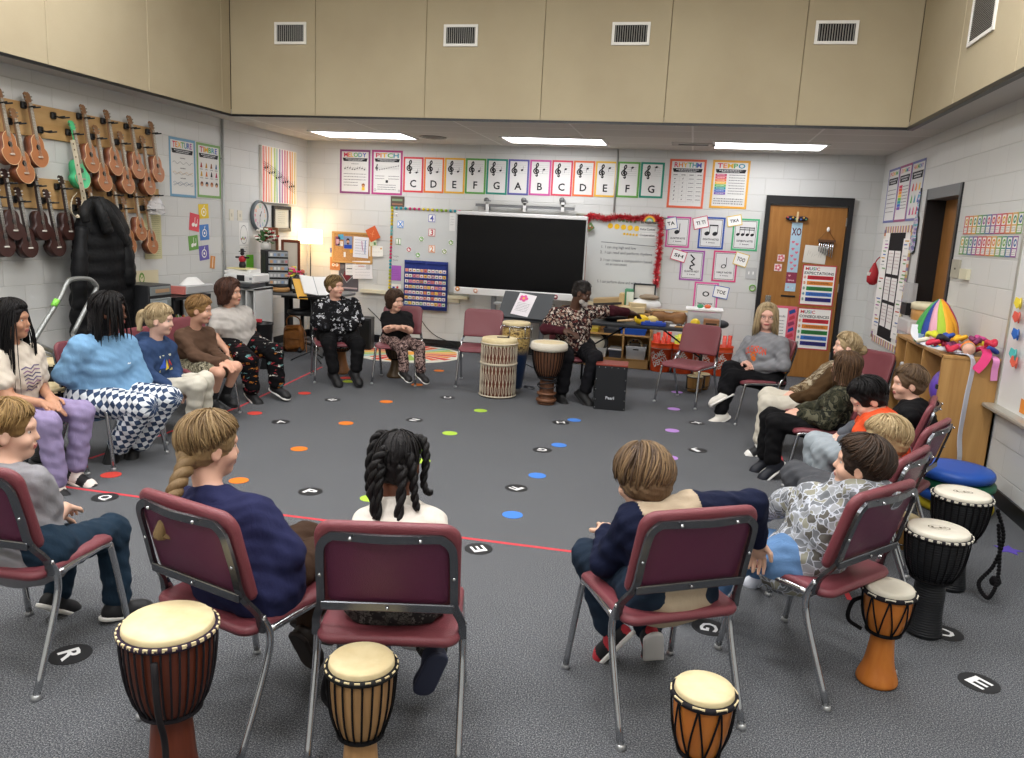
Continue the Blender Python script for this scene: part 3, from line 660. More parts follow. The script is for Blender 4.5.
# rainbow ornament
c = ony(649.8, 220, YB-.05); rb_ = MB()
for k, cc_ in enumerate(('#e07a3a', '#e3b840', '#7fa84f', '#7fb0b8', '#e9e4d8')):
    r0, r1 = .078-.013*k, .078-.013*(k+1); n = 14; pts = [(r0*cos(pi*i/n), r0*sin(pi*i/n)) for i in range(n+1)]+[(r1*cos(pi*i/n), r1*sin(pi*i/n)) for i in range(n, -1, -1)]
    rb_.u(cc_, .7); 
    for i in range(n): rb_.at(Matrix(((1, 0, 0, c[0]), (0, 0, -1, YB-.05), (0, 1, 0, c[2]-.02), (0, 0, 0, 1)))).prism([pts[i], pts[i+1], pts[2*n+1-i-1], pts[2*n+1-i]], 0, .02)
rb_.build('rainbow_ornament', label='small rainbow ornament on top of the red tinsel', cat='ornament')
o, A = sheet('holly_sign', 'back', (586.5, 223.5, 593.5, 230.5), 'small green and red pennant hanging at the tinsel corner', 'ornament', '#5d7a4a', off=.06, rot=R(35)); A.disc(.3, .4, .1, '#b8333a'); A.disc(.6, .6, .1, '#e6e2d8'); A.disc(.7, .3, .1, '#b8333a'); A.on(o)
# ---- cork board with papers
u, z, w, h = wbox('back', 333.5, 233, 372, 262.5); CORK = NT('cork', .9, .1); CORK.col(CORK.ramp(CORK.noise(CORK.tc.outputs['Object'], 90, 3, .7), [(.35, '#a97c4b'), (.65, '#c79a66')])); CORK = CORK.m
ck = MB().use(CORK).box((0, 0, .008), (w, h, .016)).build('cork_board', label='cork board crowded with papers beside the lamp', cat='cork board'); ck.matrix_world = wallM('back', u, z, .001)
f = MU('#c59a5c', .5)
for (cx, cy, dx, dy) in ((0, h/2, w+.02, .025), (0, -h/2, w+.02, .025), (-w/2, 0, .025, h), (w/2, 0, .025, h)): f.box((cx, cy, .013), (dx, dy, .026))
f.build('frame', None, ck)
def pin(px, base, lab, rot=0., marks=(), off=.02, **kw):
    o, A = sheet('pinned_paper', 'back', px, lab, 'paper', base, off=off, rot=R(rot), **kw)
    for m_ in marks:
        if m_[0] == 's': [A.scribble(.12, .88, .85-.8*k/m_[1], m_[2] if len(m_) > 2 else '#8a8a92', .02, k) for k in range(m_[1])]
        elif m_[0] == 'r': A.rect(*m_[1:])
        elif m_[0] == 'd': A.disc(*m_[1:])
        elif m_[0] == 'l': A.line(m_[1], m_[2], m_[3])
    A.on(o); return o
pin((353.3, 237, 368.5, 257.7), '#e3e4ea', 'large white calendar sheet pinned on the cork board', -2, (('s', 6), ('l', [(.55, .8), (.6, .5), (.66, .35)], .05, '#b06a9c'), ('r', .75, .2, .82, .85, '#8fa0c0')))
pin((343.8, 236.3, 352.3, 248.8), '#7e8db0', 'photo card of a bearded person in a blue shirt on the cork board', 0, (('r', .05, .03, .95, .32, '#2748b0'), ('d', .5, .55, .17, '#c79a83'), ('d', .5, .7, .19, '#3b2f2a'), ('d', .5, .58, .15, '#c79a83'), ('d', .5, .42, .12, '#5a4338')))
pin((335.5, 236.5, 340, 245.5), '#7d4a6a', 'narrow purple photo at the cork board corner', 0, (('r', .2, .2, .8, .7, '#c0a0b0'),))
pin((338.3, 234.3, 343.6, 239.5), '#4fa0c8', 'square light blue sticky note on the cork board', 5)
pin((337.8, 241.3, 342.9, 246), '#e8e6e4', 'small white note below the blue sticky note', 0, (('r', .1, .6, .9, .7, '#b03a3a'),))
pin((367.6, 227.3, 378.3, 240.5), '#cf6238', 'orange leaf card tilted at the cork board corner', 28, (('l', [(.3, .3), (.5, .55), (.7, .7)], .03, '#e6a070'), ('l', [(.3, .6), (.6, .4)], .03, '#e6a070')), off=.03)
pin((369.5, 236.5, 376.5, 246), '#d9dcb8', 'pale green note below the orange leaf card', 3, (('s', 3, '#8aa06a'), ('r', .6, .1, .9, .4, '#5f8a5a')), off=.026)
pin((369.3, 246.3, 383, 256.5), '#eeece4', 'white envelope card sticking out past the cork board', 3, (('s', 2), ('r', .82, .7, .92, .85, '#e0a03a')), off=.022)
pin((352.6, 261, 372.3, 278.8), '#e6e6e8', 'white page with red heading hanging below the cork board', 3, (('s', 5, '#9aa0aa'), ('r', .2, .82, .66, .86, '#b95a5a'), ('r', .3, .7, .6, .73, '#b95a5a'), ('r', .7, .55, .9, .8, '#c9c9cc')))
pin((345.5, 262.5, 353.5, 275), '#e2e4e6', 'white page with black bar below the cork board', 2, (('s', 4), ('r', .15, .5, .85, .55, '#333')), off=.012)
pin((343.7, 252, 345.7, 257), '#e5e5e5', 'thin white slip on the cork board', 0)
pin((349.8, 249, 353, 253), '#e0a53a', 'yellow sticky note beside the calendar sheet', 15)
# pumpkin-coloured face doodle and blue lettering
o, A = sheet('paper_mask', 'back', (330, 257, 340, 270), 'orange paper cut-out face below the blue lettering cut-out', 'cut-out', '#c98552', off=.01, m=mat('#c98552', .8)); A.disc(.33, .4, .14, '#f0ece2'); A.disc(.7, .4, .14, '#f0ece2'); A.disc(.33, .4, .06, INK); A.disc(.7, .4, .06, INK); A.line([(.4, .15), (.5, .2), (.62, .14)], .03, '#6a3a2a'); A.on(o)
o, A = sheet('paper_lettering', 'back', (330, 247.5, 342, 252.5), 'blue and purple paper lettering cut-out beside the cork board', 'cut-out', '#6d78a8', off=.01, rot=R(5)); A.line([(.1, .3), (.25, .8), (.4, .3), (.55, .8), (.7, .3), (.9, .7)], .06, '#3f56a0'); A.on(o)
pin((330.8, 260, 338.4, 276), '#ece4d8', 'white page behind the orange paper face', 0, (), off=.004)
pin((336.3, 253, 341, 261.5), '#efe9e6', 'white page behind the paper lettering cut-out', 0, (('r', .2, .75, .8, .85, '#c94a4a'), ('d', .5, .4, .2, '#7f8fb0')), off=.004)
o, A = sheet('team_poster', 'back', (339, 262.5, 358.5, 291), 'dark grey poster with a maroon diamond behind the white pages', 'poster', '#56545a', off=.003); A.poly([(.3, .72), (.62, .5), (.38, .32), (.2, .5)], '#6f2b35'); A.line([(.12, .6), (.4, .3), (.75, .55)], .03, '#a9a6a6'); A.rect(.05, .08, .95, .13, '#b9a9ac'); A.disc(.15, .85, .12, '#6d6a70'); A.on(o)
# rolled paper tube beside it
c0, c1 = ony(347, 287.2, YB-.3), ony(356, 287.5, YB-.12)
# ---- projector bar above the screen
pr = empty('projector_mount', (ony(525, 205, YB)[0], YB, ony(525, 205, YB)[2]), label='white metal bar mounted on the wall above the black screen', cat='mounting bar')
u, z, w, h = wbox('back', 475.5, 201.5, 575, 209.5, .12); M0 = wallM('back', 0, 0)
inv = pr.matrix_world
def rel(p, q): return tuple(Vector(q)-Vector(p.location))
b = MU('#c9cac9', .3, .5).box(rel(pr, (u, YB-.12, z+.015)), (w, .06, .03)).u('#77797b', .4, .3).box(rel(pr, (u, YB-.12, z-.018)), (w*.99, .05, .034)); b.u('#55585a', .4).box(rel(pr, (u, YB-.1, z-.022)), (w*.97, .05, .012)); b.build('bar', None, pr)  # grey lower boxes put the bar's shaded underside and shadow into its colour
for x in (487.5, 524.5, 562.5):
    p = ony(x, 203.5, YB-.06); MU('#6a6b6b', .4, .5).box(rel(pr, (p[0], YB-.05, p[2]-.02)), (.06, .1, .13)).lathe([(.035, 0), (.035, .03)], 14, rel(pr, (p[0], YB-.1, p[2]+.04)), RX(R(90))).build('bracket', None, pr)
    MU('#dfdfdd', .4, .2).box(rel(pr, (p[0]+.02, YB-.14, p[2]-.05)), (.04, .02, .12)).build('clamp', None, pr)
# ---- stickers on the left wall
for (px, c, rot, lab, kk) in (((198.6, 204, 208.3, 218.5), '#e2c23f', 4, 'yellow square music picture, highest of the five squares', 0), ((189.4, 213.6, 199.2, 231), '#d8555f', -8, 'red square music picture', 1), ((199.8, 224.5, 208.8, 240), '#4f7fc0', 4, 'blue square music picture', 2),
                             ((188.6, 235.5, 198, 250), '#6f9f52', 6, 'green square music picture', 3), ((199.2, 245.5, 208.8, 260), '#6b62a8', 5, 'purple square music picture, lowest of the five squares', 4)):
    o, A = sheet('music_picture', 'left', px, lab, 'picture', c, rot=R(rot), off=.002); lt = '#f0eee6'
    if kk % 2 == 0: A.disc(.5, .45, .26, lt, ri=.2); A.disc(.5, .45, .08, lt); A.line([(.5, .7), (.6, .9)], .05, lt)
    else: A.note(.38, .35, .12, lt, stem=4); A.note(.66, .35, .1, lt, stem=4)
    A.on(o)
o, A = sheet('paper_cut_out', 'left', (210.2, 256, 214.8, 268.5), 'slim orange leaf shaped paper low on the left block wall', 'cut-out', '#c98a4f', off=.002, rot=R(-8)); A.line([(.5, .1), (.5, .9)], .15, '#e3d6c0'); A.on(o)
for (px, lab) in (((229, 209.2, 233.2, 220.5), 'ivory switch plate beside the conduit'), ((237.3, 210.4, 241.8, 220.6), 'ivory socket plate next to the clock')):
    o, A = sheet('switch_plate', 'left', px, lab, 'switch plate', '#d8d3c2', th=.007); A.rect(.36, .35, .64, .65, '#b9b3a2'); A.on(o, 'toggle')
o, A = sheet('paper_note', 'left', (239, 222.5, 248.2, 244.5), 'white arch drawing taped under the socket plate', 'paper', '#e2e2de', rot=R(0)); A.disc(.5, .45, .4, '#8d8d8d', sy=1.4, ri=.37); [A.disc(.25+.13*k, .25+.06*(k % 2), .07, c) for k, c in enumerate(('#c07a6a', '#7a9a6a', '#c0a85a', '#8a6a9a'))]; A.on(o)
o, A = sheet('paper_note', 'left', (240, 245.8, 248.6, 266), 'white printed list below the arch drawing', 'paper', '#dddcd6'); [A.scribble(.1, .9, .9-.1*k, seed=k) for k in range(6)]; A.on(o)
o, A = sheet('folder', 'left', (246.2, 254.8, 253.3, 273), 'bright green folder on the wall beside the black drawer unit', 'folder', '#6fbf3a', th=.004); A.on(o)
# clock
u, z, w, h = wbox('left', 249.8, 203.3, 265.3, 227.8); rr = .19
ck = MU('#5d666b', .4).lathe([(rr*.8, 0), (rr, .008), (rr, .04), (rr*.93, .05), (rr*.86, .045), (rr*.86, .03)], 32).build('wall_clock', label='round grey rimmed wall clock with colourful numbers', cat='clock'); ck.matrix_world = wallM('left', u, z, .001)
A = Art(.3, .3); A.z = .034; A.disc(.5, .5, .545, '#c4c4c2', 32)
for k in range(12):
    a = pi/2-2*pi*(k+1)/12; A.text(str(k+1), .5+.4*cos(a), .5+.4*sin(a), .13, RAIN[k % 8])
A.line([(.5, .5), (.62, .68)], .035, INK); A.line([(.5, .5), (.46, .18)], .025, INK); A.disc(.5, .5, .04, INK); A.on(ck)
def framed(wall, px, fc, mc, lab, fw2=.03, off=.0, cat='framed certificate', inner='#cbc8bd'):
    u, z, w, h = wbox(wall, *px, off); r = MB().use(mat(inner, .5)).box((0, 0, .012), (w-fw2, h-fw2, .012)).build('framed_certificate', label=lab, cat=cat); r.matrix_world = wallM(wall, u, z, off+.001)
    f = MB().use(fc)
    for (cx, cy, dx, dy) in ((0, h/2-fw2/2, w, fw2), (0, -h/2+fw2/2, w, fw2), (-w/2+fw2/2, 0, fw2, h-2*fw2), (w/2-fw2/2, 0, fw2, h-2*fw2)): f.box((cx, cy, .018), (dx, dy, .034), bev=.004)
    f.build('frame', None, r); A = Art(w, h); A.z = .0185
    if mc: A.rect(.2, .16, .8, .84, mc)
    [A.scribble(.3, .7, .74-.08*k, '#8a8676', .014, k) for k in range(6)]; A.on(r); return r
framed('left', (271.3, 206, 289, 231.3), mat('#1c1c1d', .35), '#cfccba', 'black framed certificate on the wall beside the clock', .045)
# striped music canvas
u, z, w, h = wbox('left', 259.3, 148.5, 294, 203.3); N = NT('striped_watercolour', .8, .1)
cv = MU('#ece6dc', .8).box((0, 0, .018), (w, h, .036)).build('canvas_painting', label='canvas painted with rainbow stripes and black music notes', cat='painting'); cv.matrix_world = wallM('left', u, z, .001)
A = Art(w, h); A.z = .037; cols = ['#d9605a', '#e07a52', '#e9a07a', '#e8c76a', '#b7c86a', '#8fc0a8', '#8a7fb0', '#b86a9a', '#d0607a', '#d9705a', '#df8a5a', '#e8b060', '#d8c070']
for i in range(26):
    x = .02+i*.038; c = cols[(i//2) % 13]; wob = .012*sin(i)
    if i % 2 == 0: A.poly([(x, .99), (x+.03, .99), (x+.03+wob, .5), (x+.026, .01), (x-.004, .01), (x+wob, .5)], c)
    elif i % 4 == 1: A.poly([(x+.005, .99), (x+.015, .99), (x+.02, .5), (x+.013, .01), (x+.003, .01)], c)
for k in range(5): A.line([(.05+.18*j, .72-.07*j-.035*k+.02*sin(j)) for j in range(6)], .005, '#3a3436')
for k in range(14):
    x = .08+.064*k; y = .62-.09*(x*5.5-.3)*.72+.04*sin(k*2.1); A.note(x, y, .016, '#1e1a1c', stem=5)
A.on(cv)
# yellow alphabet chart + doodle sheet + blue ring sheet
o, A = sheet('chord_chart', 'left', (144.2, 212.8, 161.4, 259), 'pale yellow chord chart hanging behind the small ukuleles', 'chart', '#c9c59c', off=.003)
[A.scribble(.1, .9, .93-.045*k, '#8f8b6a', .016, k, .5) for k in range(20)]; A.on(o)
o, A = sheet('doodle_poster', 'left', (127.5, 270.5, 158.5, 298.3), 'cream poster with pear and pretzel doodles below the ukuleles', 'poster', '#d9cfae', off=.002)
A.disc(.45, .72, .09, '#6f9448', sy=1.4, ri=.06); A.disc(.45, .8, .05, '#6f9448', ri=.03); A.disc(.56, .32, .07, '#c97f42', ri=.05); A.disc(.66, .32, .07, '#c97f42', ri=.05); A.disc(.61, .42, .06, '#c97f42', ri=.04); A.disc(.12, .6, .06, '#c0604a'); A.on(o)
o, A = sheet('doodle_paper', 'left', (127.5, 299, 149, 316), 'pale paper with a blue ring drawing under the doodle poster', 'paper', '#cfd2d6', off=.002); A.disc(.3, .5, .13, '#34488a', 18, 1.3, .08); A.on(o)
# ---- right wall
def rsheet(*a, **k): return sheet(*a, **k)
u0, z, _, h = wbox('right', 886.5, 167, 922.3, 224)
pts = [wuv('right', x, 195) for x in (886.8, 922)]; zt_, zb_ = wuv('right', 904, 165.5)[1], wuv('right', 903, 221.5)[1]
W3 = (pts[1][0]-pts[0][0])/3
for k, (bc, lab) in enumerate((('#6a6fa5', 'dynamics poster nearest the back corner, first of the three joined posters'), ('#9a4f7a', 'joined poster with a rainbow ladder, middle of three'), ('#6a6fa5', 'joined poster with small pictures, last of three'))):
    o, A = sheet('music_poster', 'right', (0, pts[0][0]+W3*(k+.5), (zt_+zb_)/2, W3*.98, zt_-zb_), lab, 'poster', '#d6d5d2', border=bc, bw=.05, group=None)
    A.text(('FORM', 'DYNAMICS', 'HARMONY')[k][:8], .5, .9, .07, INK, wid=.7, cols=RAIN); ribbon(A, .76, .12)
    if k == 1: [A.rect(.12, .6-.055*j, .4, .65-.055*j, c) for j, c in enumerate(['#c33b5a', '#d8553a', '#e8933c', '#e8c03c', '#6fb35a', '#3a9ba0', '#4668bb', '#7a55a5'])]; [A.scribble(.45, .9, .62-.055*j, seed=j) for j in range(8)]
    elif k == 0: [A.scribble(.12, .88, .6-.08*j, seed=j) for j in range(6)]
    else: [A.poly([(.2+.25*i, .5-.2*j), (.32+.25*i, .5-.2*j), (.32+.25*i, .6-.2*j), (.26+.25*i, .64-.2*j)], RAIN[(i+3*j) % 8]) for i in range(3) for j in range(3)]
    A.on(o)
# bulletin board with striped border
u, z, w, h = wbox('right', 872, 230, 904.5, 351); ul = wuv('right', 879, 290)[0]; ur = wuv('right', 905.5, 290)[0]
zt_ = wuv('right', 897, 229.5)[1]; zb_ = wuv('right', 884, 343)[1]; w = ur-ul; u = (ul+ur)/2; h = zt_-zb_; z = (zt_+zb_)/2
bb = MU('#e3e1db', .8).box((0, 0, .006), (w, h, .012)).build('bulletin_board', label='bulletin board with black panels and a striped scalloped border', cat='bulletin board'); bb.matrix_world = wallM('right', u, z, .001)
st = MB(); sc_ = ['#c98a6a', '#8a7fa0', '#d9cfae', '#c0a060', '#9a7a9a', '#e0d8c8']; t = .07; i = 0
for (a0, b0, a1, b1) in ((-w/2, h/2, w/2, h/2), (w/2, h/2, w/2, -h/2), (w/2, -h/2, -w/2, -h/2), (-w/2, -h/2, -w/2, h/2)):
    L = hypot(a1-a0, b1-b0); n = max(1, int(L/.035))
    for k in range(n):
        f_ = (k+.5)/n; cx, cy = a0+(a1-a0)*f_, b0+(b1-b0)*f_; st.u(sc_[i % 6], .8); i += 1
        st.box((cx, cy, .0145), (L/n if abs(a1-a0) > .01 else t, t if abs(a1-a0) > .01 else L/n, .004))
st.build('border', None, bb)
A = Art(w, h); A.z = .014; A.rect(.22, .04, .8, .97, '#17171a')
for i in range(2):
    for j in range(3): A.rect(.27+.26*i, .14+.235*j, .475+.26*i, .345+.235*j, '#e6e3df'); [A.scribble(.29+.26*i, .455+.26*i, .32+.235*j-.03*k, '#b9a0a0', .008, k) for k in range(5)]
A.on(bb)
for k, (x0, x1) in enumerate(((.02, .2), (.82, .99))):
    p = MU('#eae7e2', .8).box(((x0+x1)/2*w-w/2, 0, .02), ((x1-x0)*w, h*.84, .003), RY(R(6)))
    rnd = random.Random(k)
    for q in range(26): p.u(rnd.choice(['#c0574f', '#3f62a8', '#d0a03a', '#6a9a5a', '#a0509a', '#444444', '#bdbdbd', '#bdbdbd']), .8).box((((x0+x1)/2+rnd.uniform(-.05, .05))*w-w/2, h*(.4-.031*q), .0235), (rnd.uniform(.3, .6)*(x1-x0)*w, .012, .003), RY(R(6)))
    p.build('paper_strip', None, bb)
# red pouch hanging between wall and board
c = onx(873.5, 274, XR-.03); c2 = ony(873, 275, YB-.12); pp = MU('#a01822', .6, bump=(40, .5))
PX, PY, PZ = XR-.06, onx(873.5, 274, XR-.06)[1], onx(873.5, 274, XR-.06)[2]
PY = min(PY, YB-.09)
po = MU('#a01822', .55, bump=(50, .6)).lathe([(.012, .13), (.02, .11), (.045, .05), (.07, -.03), (.068, -.09), (.03, -.125), (.005, -.13)], 14, (0, 0, 0), sy=.7).build('red_pouch', label='dark red pouch hanging beside the bulletin board', cat='pouch'); po.location = (PX, PY, PZ)
MU('#a01822', .6).tube([(0, 0, .12), (.02, .0, .17), (.045, 0, .2)], .006).build('cord', None, po); MU('#e5e0da', .7).box((-.05, -.03, .0), (.05, .01, .04), RZ(.4)).build('tag', None, po)
# guitar shaped holographic cut-out
def gpoly(k=1.): return [(k*x, k*y) for x, y in ((-.03, 1.), (.03, 1.), (.03, .45), (.12, .4), (.14, .25), (.1, .12), (.17, -.05), (.13, -.3), (0, -.36), (-.13, -.3), (-.17, -.05), (-.1, .12), (-.14, .25), (-.12, .4), (-.03, .45))]
ua, za = wuv('right', 916.5, 231); N = NT('holographic_foil', .15, .8); N.b.inputs['Metallic'].default_value = .15
N.col(N.ramp(N.noise(N.mp((1, 6, 6)), 3, 3), [(.3, '#3fae8f'), (.42, '#8fd0e8'), (.5, '#e9e6f2'), (.58, '#9a8fd8'), (.7, '#3f8f5a')]))
gt = MB().use(N.m).prism(gpoly(.44), 0, .012).u('#151517', .4).prism(gpoly(.475), -.006, .002).build('guitar_cut_out', label='shiny holographic guitar cut-out beside the dark doorway', cat='cut-out'); gt.matrix_world = wallM('right', ua, za-.06, .012) @ Matrix.Rotation(R(0), 4, 'Z')
# flash card grid
rows = ((wuv('right', 967, 226.3)[0]), ); uL = wuv('right', 964.5, 227)[0]; cw = .1; N_ = 12
zz1 = wuv('right', 985, 224.5)[1]; zz2 = wuv('right', 985, 246)[1]
fcc = ['#c0453f', '#d07a3a', '#d0a03a', '#6f9c4a', '#4a8a6a', '#4a6a9a', '#8a4a8a', '#c04a6a']
ORD = 'first second third fourth fifth sixth seventh eighth ninth tenth eleventh twelfth'.split()
for r_i, zz in enumerate((zz1, zz2)):
    for i in range(N_):
        uu = uL+cw*(i+.5)-.03*r_i; hgt = .145; c = fcc[(i+(3 if r_i else 0)) % 8]
        nm = ('upper', 'lower')[r_i]
        o, A = sheet('flash_card', 'right', (0, uu, zz, cw*.93, hgt), 'instrument flash card, %s from the doorway in the %s row on the right wall' % (ORD[i], nm), 'flash card', '#e8e6e0', border=c, bw=.1, group='instrument flash cards on the right wall', off=.002)
        A.disc(.5, .68, .3, fcc[(i+2) % 8], 10); A.disc(.52, .68, .14, '#e8e6e0', 8); A.rect(.1, .38, .9, .44, c); [A.scribble(.15, .85, .3-.08*k, seed=k+i, h=.025) for k in range(3)]; A.on(o)
o, A = sheet('switch_plate', 'right', (952.5, 259.5, 960.5, 278), 'tall beige metal control plate beside the doorway', 'switch plate', '#a9a595', th=.012); A.rect(.4, .45, .6, .55, '#4c4a44'); A.on(o, 'keyhole')
o, A = sheet('thermostat', 'right', (963, 269, 970.5, 279.5), 'small ivory hook box on the wall next to the beige control plate', 'wall box', '#cfcab0', th=.03); A.on(o)
# right wall whiteboard cut by the frame, with tray and animal clips
zb_ = wuv('right', 1010, 412)[1]; yb_ = onx(998.5, 405, XR)[1]; ztop = 1.95
r = MU('#d6d6d4', .35).box((0, 0, .008), (2.0, ztop-zb_, .016)).build('whiteboard', label='whiteboard edge on the right wall beside the wooden shelf', cat='whiteboard'); r.matrix_world = wallM('right', -yb_+1.0, (ztop+zb_)/2, .001)
MB().use(ALU).box((0, -(ztop-zb_)/2, .05), (2.04, .03, .1), bev=.008).box((-1.0, 0, .012), (.03, ztop-zb_, .024)).build('marker_tray', None, r)
for i, (x, y, c, nm) in enumerate(((1021, 306, '#d8c23a', 'yellow'), (1019.5, 320, '#d05a4a', 'coral'), (1018.5, 337, '#2f62b0', 'blue'), (1016, 357, '#4fb0ac', 'turquoise'), (1017, 365, '#d5604a', 'orange'))):
    p = onx(x, y, XR-.03); b = MU(c, .5); 
    for s_ in (-1, 1): b.at(Matrix.Translation(Vector(p)) @ Matrix.Rotation(-pi/2, 4, 'Y') @ Matrix.Rotation(s_*.5, 4, 'X')).prism([(0, 0), (.04, s_*.01), (.055, s_*.045), (.015, s_*.055), (-.02, s_*.03)], -.004, .004)
    b.build('butterfly_clip', label=nm+' butterfly clip on the cord beside the right whiteboard', cat='clip', group='butterfly clips on the right wall cord')
pA, pB = onx(1021.5, 300, XR-.012), onx(1013.5, 400, XR-.012); MU('#8a8a86', .6).tube([pA, ((pA+pB)/2), pB], .003, 6).build('cord', label='thin grey cord hanging beside the right whiteboard', cat='cord')
o, A = sheet('animal_sticker', 'right', (1004.5, 365.5, 1011.5, 379.5), 'owl shaped sticker beside the wooden shelf', 'sticker', '#c99a4a', off=.003); A.disc(.5, .4, .32, '#8d8fa0'); A.disc(.5, .35, .2, '#e8e2d8'); A.on(o)
o, A = sheet('orange_cut_out', 'right', (1020, 400, 1030, 415), 'orange paper shape above the right marker tray', 'cut-out', '#e08a3a', off=.02); A.on(o)
# ---- door decorations
def ds(name, px, base, lab, cat, off=.026, **kw): return sheet(name, 'back', px, lab, cat, base, off=off, **kw)
u, z, w, h = wbox('back', 788.3, 222.5, 799, 291.5, .026)
o, A = ds('door_banner', (0, u+.0, z, .125, h), '#a9c6d6', 'light blue hanging banner with XO and pink hearts on the door', 'banner')
A.text('XO', .5, .87, .11, '#5a2433', wid=.9)
for k, (x, y) in enumerate(((.3, .72), (.68, .69), (.35, .62), (.72, .57), (.3, .52), (.65, .47), (.32, .42), (.7, .38), (.45, .33))): A.heart(x, y, .16, '#d9748a')
A.rect(0, .12, 1, .28, '#8a3a50'); A.heart(.3, .23, .12, '#e0a0a8'); A.text('love', .5, .165, .03, '#e6b8c0', wid=.6); A.star(.3, .06, .12, '#c98a9a'); A.star(.7, .05, .1, '#e0d8dc'); A.on(o)
bw_ = empty('door_bow', tuple(ony(797, 218.5, YB-.05)), label='dark patterned bow with a wooden peg at the top of the banner', cat='bow')
bm = MU('#2d2430', .8); 
for s_ in (-1, 1): bm.sphere((s_*.065, 0, 0), .07, 12, (1, .3, .42))
bm.build('loops', None, bw_); s3 = MB()
for k in range(8): s3.use(mat(['#b0404a', '#4a6ab0', '#c9a03a', '#5a8a5a'][k % 4], .8)).sphere((-.11+.031*k, -.022, .01*(-1)**k), .012, 6)
s3.build('speckles', None, bw_); MU('#c9b48a', .6).box((0, -.035, .02), (.02, .02, .12)).build('peg', None, bw_)
for (x, y, r_, lab) in ((781, 258, .042, 'pink flower sticker on the door, upper'), (778, 267.5, .044, 'pink flower sticker on the door, lower')):
    p = ony(x, y, YB-.026); o, A = ds('flower_sticker', (0, p[0], p[2], r_*2, r_*2), '#e8d8d8', lab, 'sticker', m=mat('#e6d2d2', .7)); [A.disc(.5+.3*cos(k*1.256), .5+.3*sin(k*1.256), .17, '#d2707c') for k in range(5)]; A.disc(.5, .5, .14, '#f0e4e0'); A.on(o)
# bell chime
ch = empty('wind_chime', tuple(ony(826.8, 241, YB-.05)), label='metal bar chime hanging from a white knob on the door', cat='chime')
MB().use(woodmat('chime_wood', '#6a4a33', '#55392a', 0)).box((0, 0, 0), (.2, .035, .03)).build('crossbar', None, ch)
kn = ony(828.3, 229.5, YB-.05); kd = Vector(kn)-Vector(ch.location)
MU('#6b4a35', .8).tube([(-.09, 0, .01), kd, (.09, 0, .01)], .003, 6).build('cord', None, ch); MU('#efece6', .4).sphere(kd, .022, 12, (.8, 1, 1.4)).build('knob', None, ch)
for k in range(7): MU('#c9cbcd', .2, .9).tube([(-.08+.026*k, 0, -.015), (-.08+.026*k, 0, -.13-.012*k)], .007, 8).build('chime_bar', None, ch)
o, A = ds('door_paper', (803.8, 245.8, 826.3, 263.4), '#dcd9cf', 'off white paper with faint doodles on the door', 'paper', rot=R(-3)); [A.line([(.15+.1*k, .4+.1*sin(k*2)), (.2+.1*k, .6+.1*cos(k))], .01, '#a8a49a') for k in range(7)]; A.on(o)
def rules(px, title, lab):
    u, z, w, h = wbox('back', *px, .026); o, A = ds('rules_poster', (0, u, z, w, h), '#f0eee9', lab, 'poster', border='#b9434a', bw=.035)
    A.text('MUSIC', .3, .9, .075, INK, wid=.42, cols=['#d0434f', '#3a3a6a', '#3f9a5a', '#3f6fb8', '#c0392f']); A.text(title, .5, .795, .065, INK, wid=.86)
    for k, c in enumerate(('#c8323c', '#e08a3c', '#2f7d43', '#3f74c4', '#2f2f78')):
        y = .645-.135*k; A.rect(.17, y-.005, .93, y+.09, c); A.disc(.095, y+.045, .05, '#e8c8b8' if k < 2 else '#c8d8c8'); A.text(str(k+1), .095, y+.045, .06, ('#a82f3a', '#c06a2a', '#2a5a3a', '#2f5aa0', '#2a2a5a')[k]); A.scribble(.28, .82, y+.055, '#3a2a2a', .016, k); A.scribble(.25, .85, y+.03, '#3a2a2a', .014, k+4)
    A.on(o)
rules((800.7, 265, 835, 305.8), 'EXPECTATIONS', 'music expectations poster with five coloured bars on the door')
rules((795.5, 308, 830, 349.8), 'CONSEQUENCES', 'music consequences poster with five coloured bars, below the expectations poster')
o, A = ds('agenda_poster', (771, 305.8, 795, 352), '#d9657a', 'pink poster with a white agenda sheet on the door behind the seated woman', 'poster'); A.rect(.04, .18, .62, .95, '#eceae6'); A.text('agenda', .33, .78, .05, INK, wid=.42, bold=False)
[A.scribble(.1, .52, .68-.07*k, seed=k) for k in range(6)]; [A.poly([(.66+.05*(k % 2), .9-.13*k), (.9, .95-.13*k), (.95, .88-.13*k), (.7, .82-.13*k)], ('#34508f', '#c0434f', '#8f3f5a')[k % 3]) for k in range(6)]; A.rect(.6, .1, .95, .2, '#e8e4e0'); A.on(o)
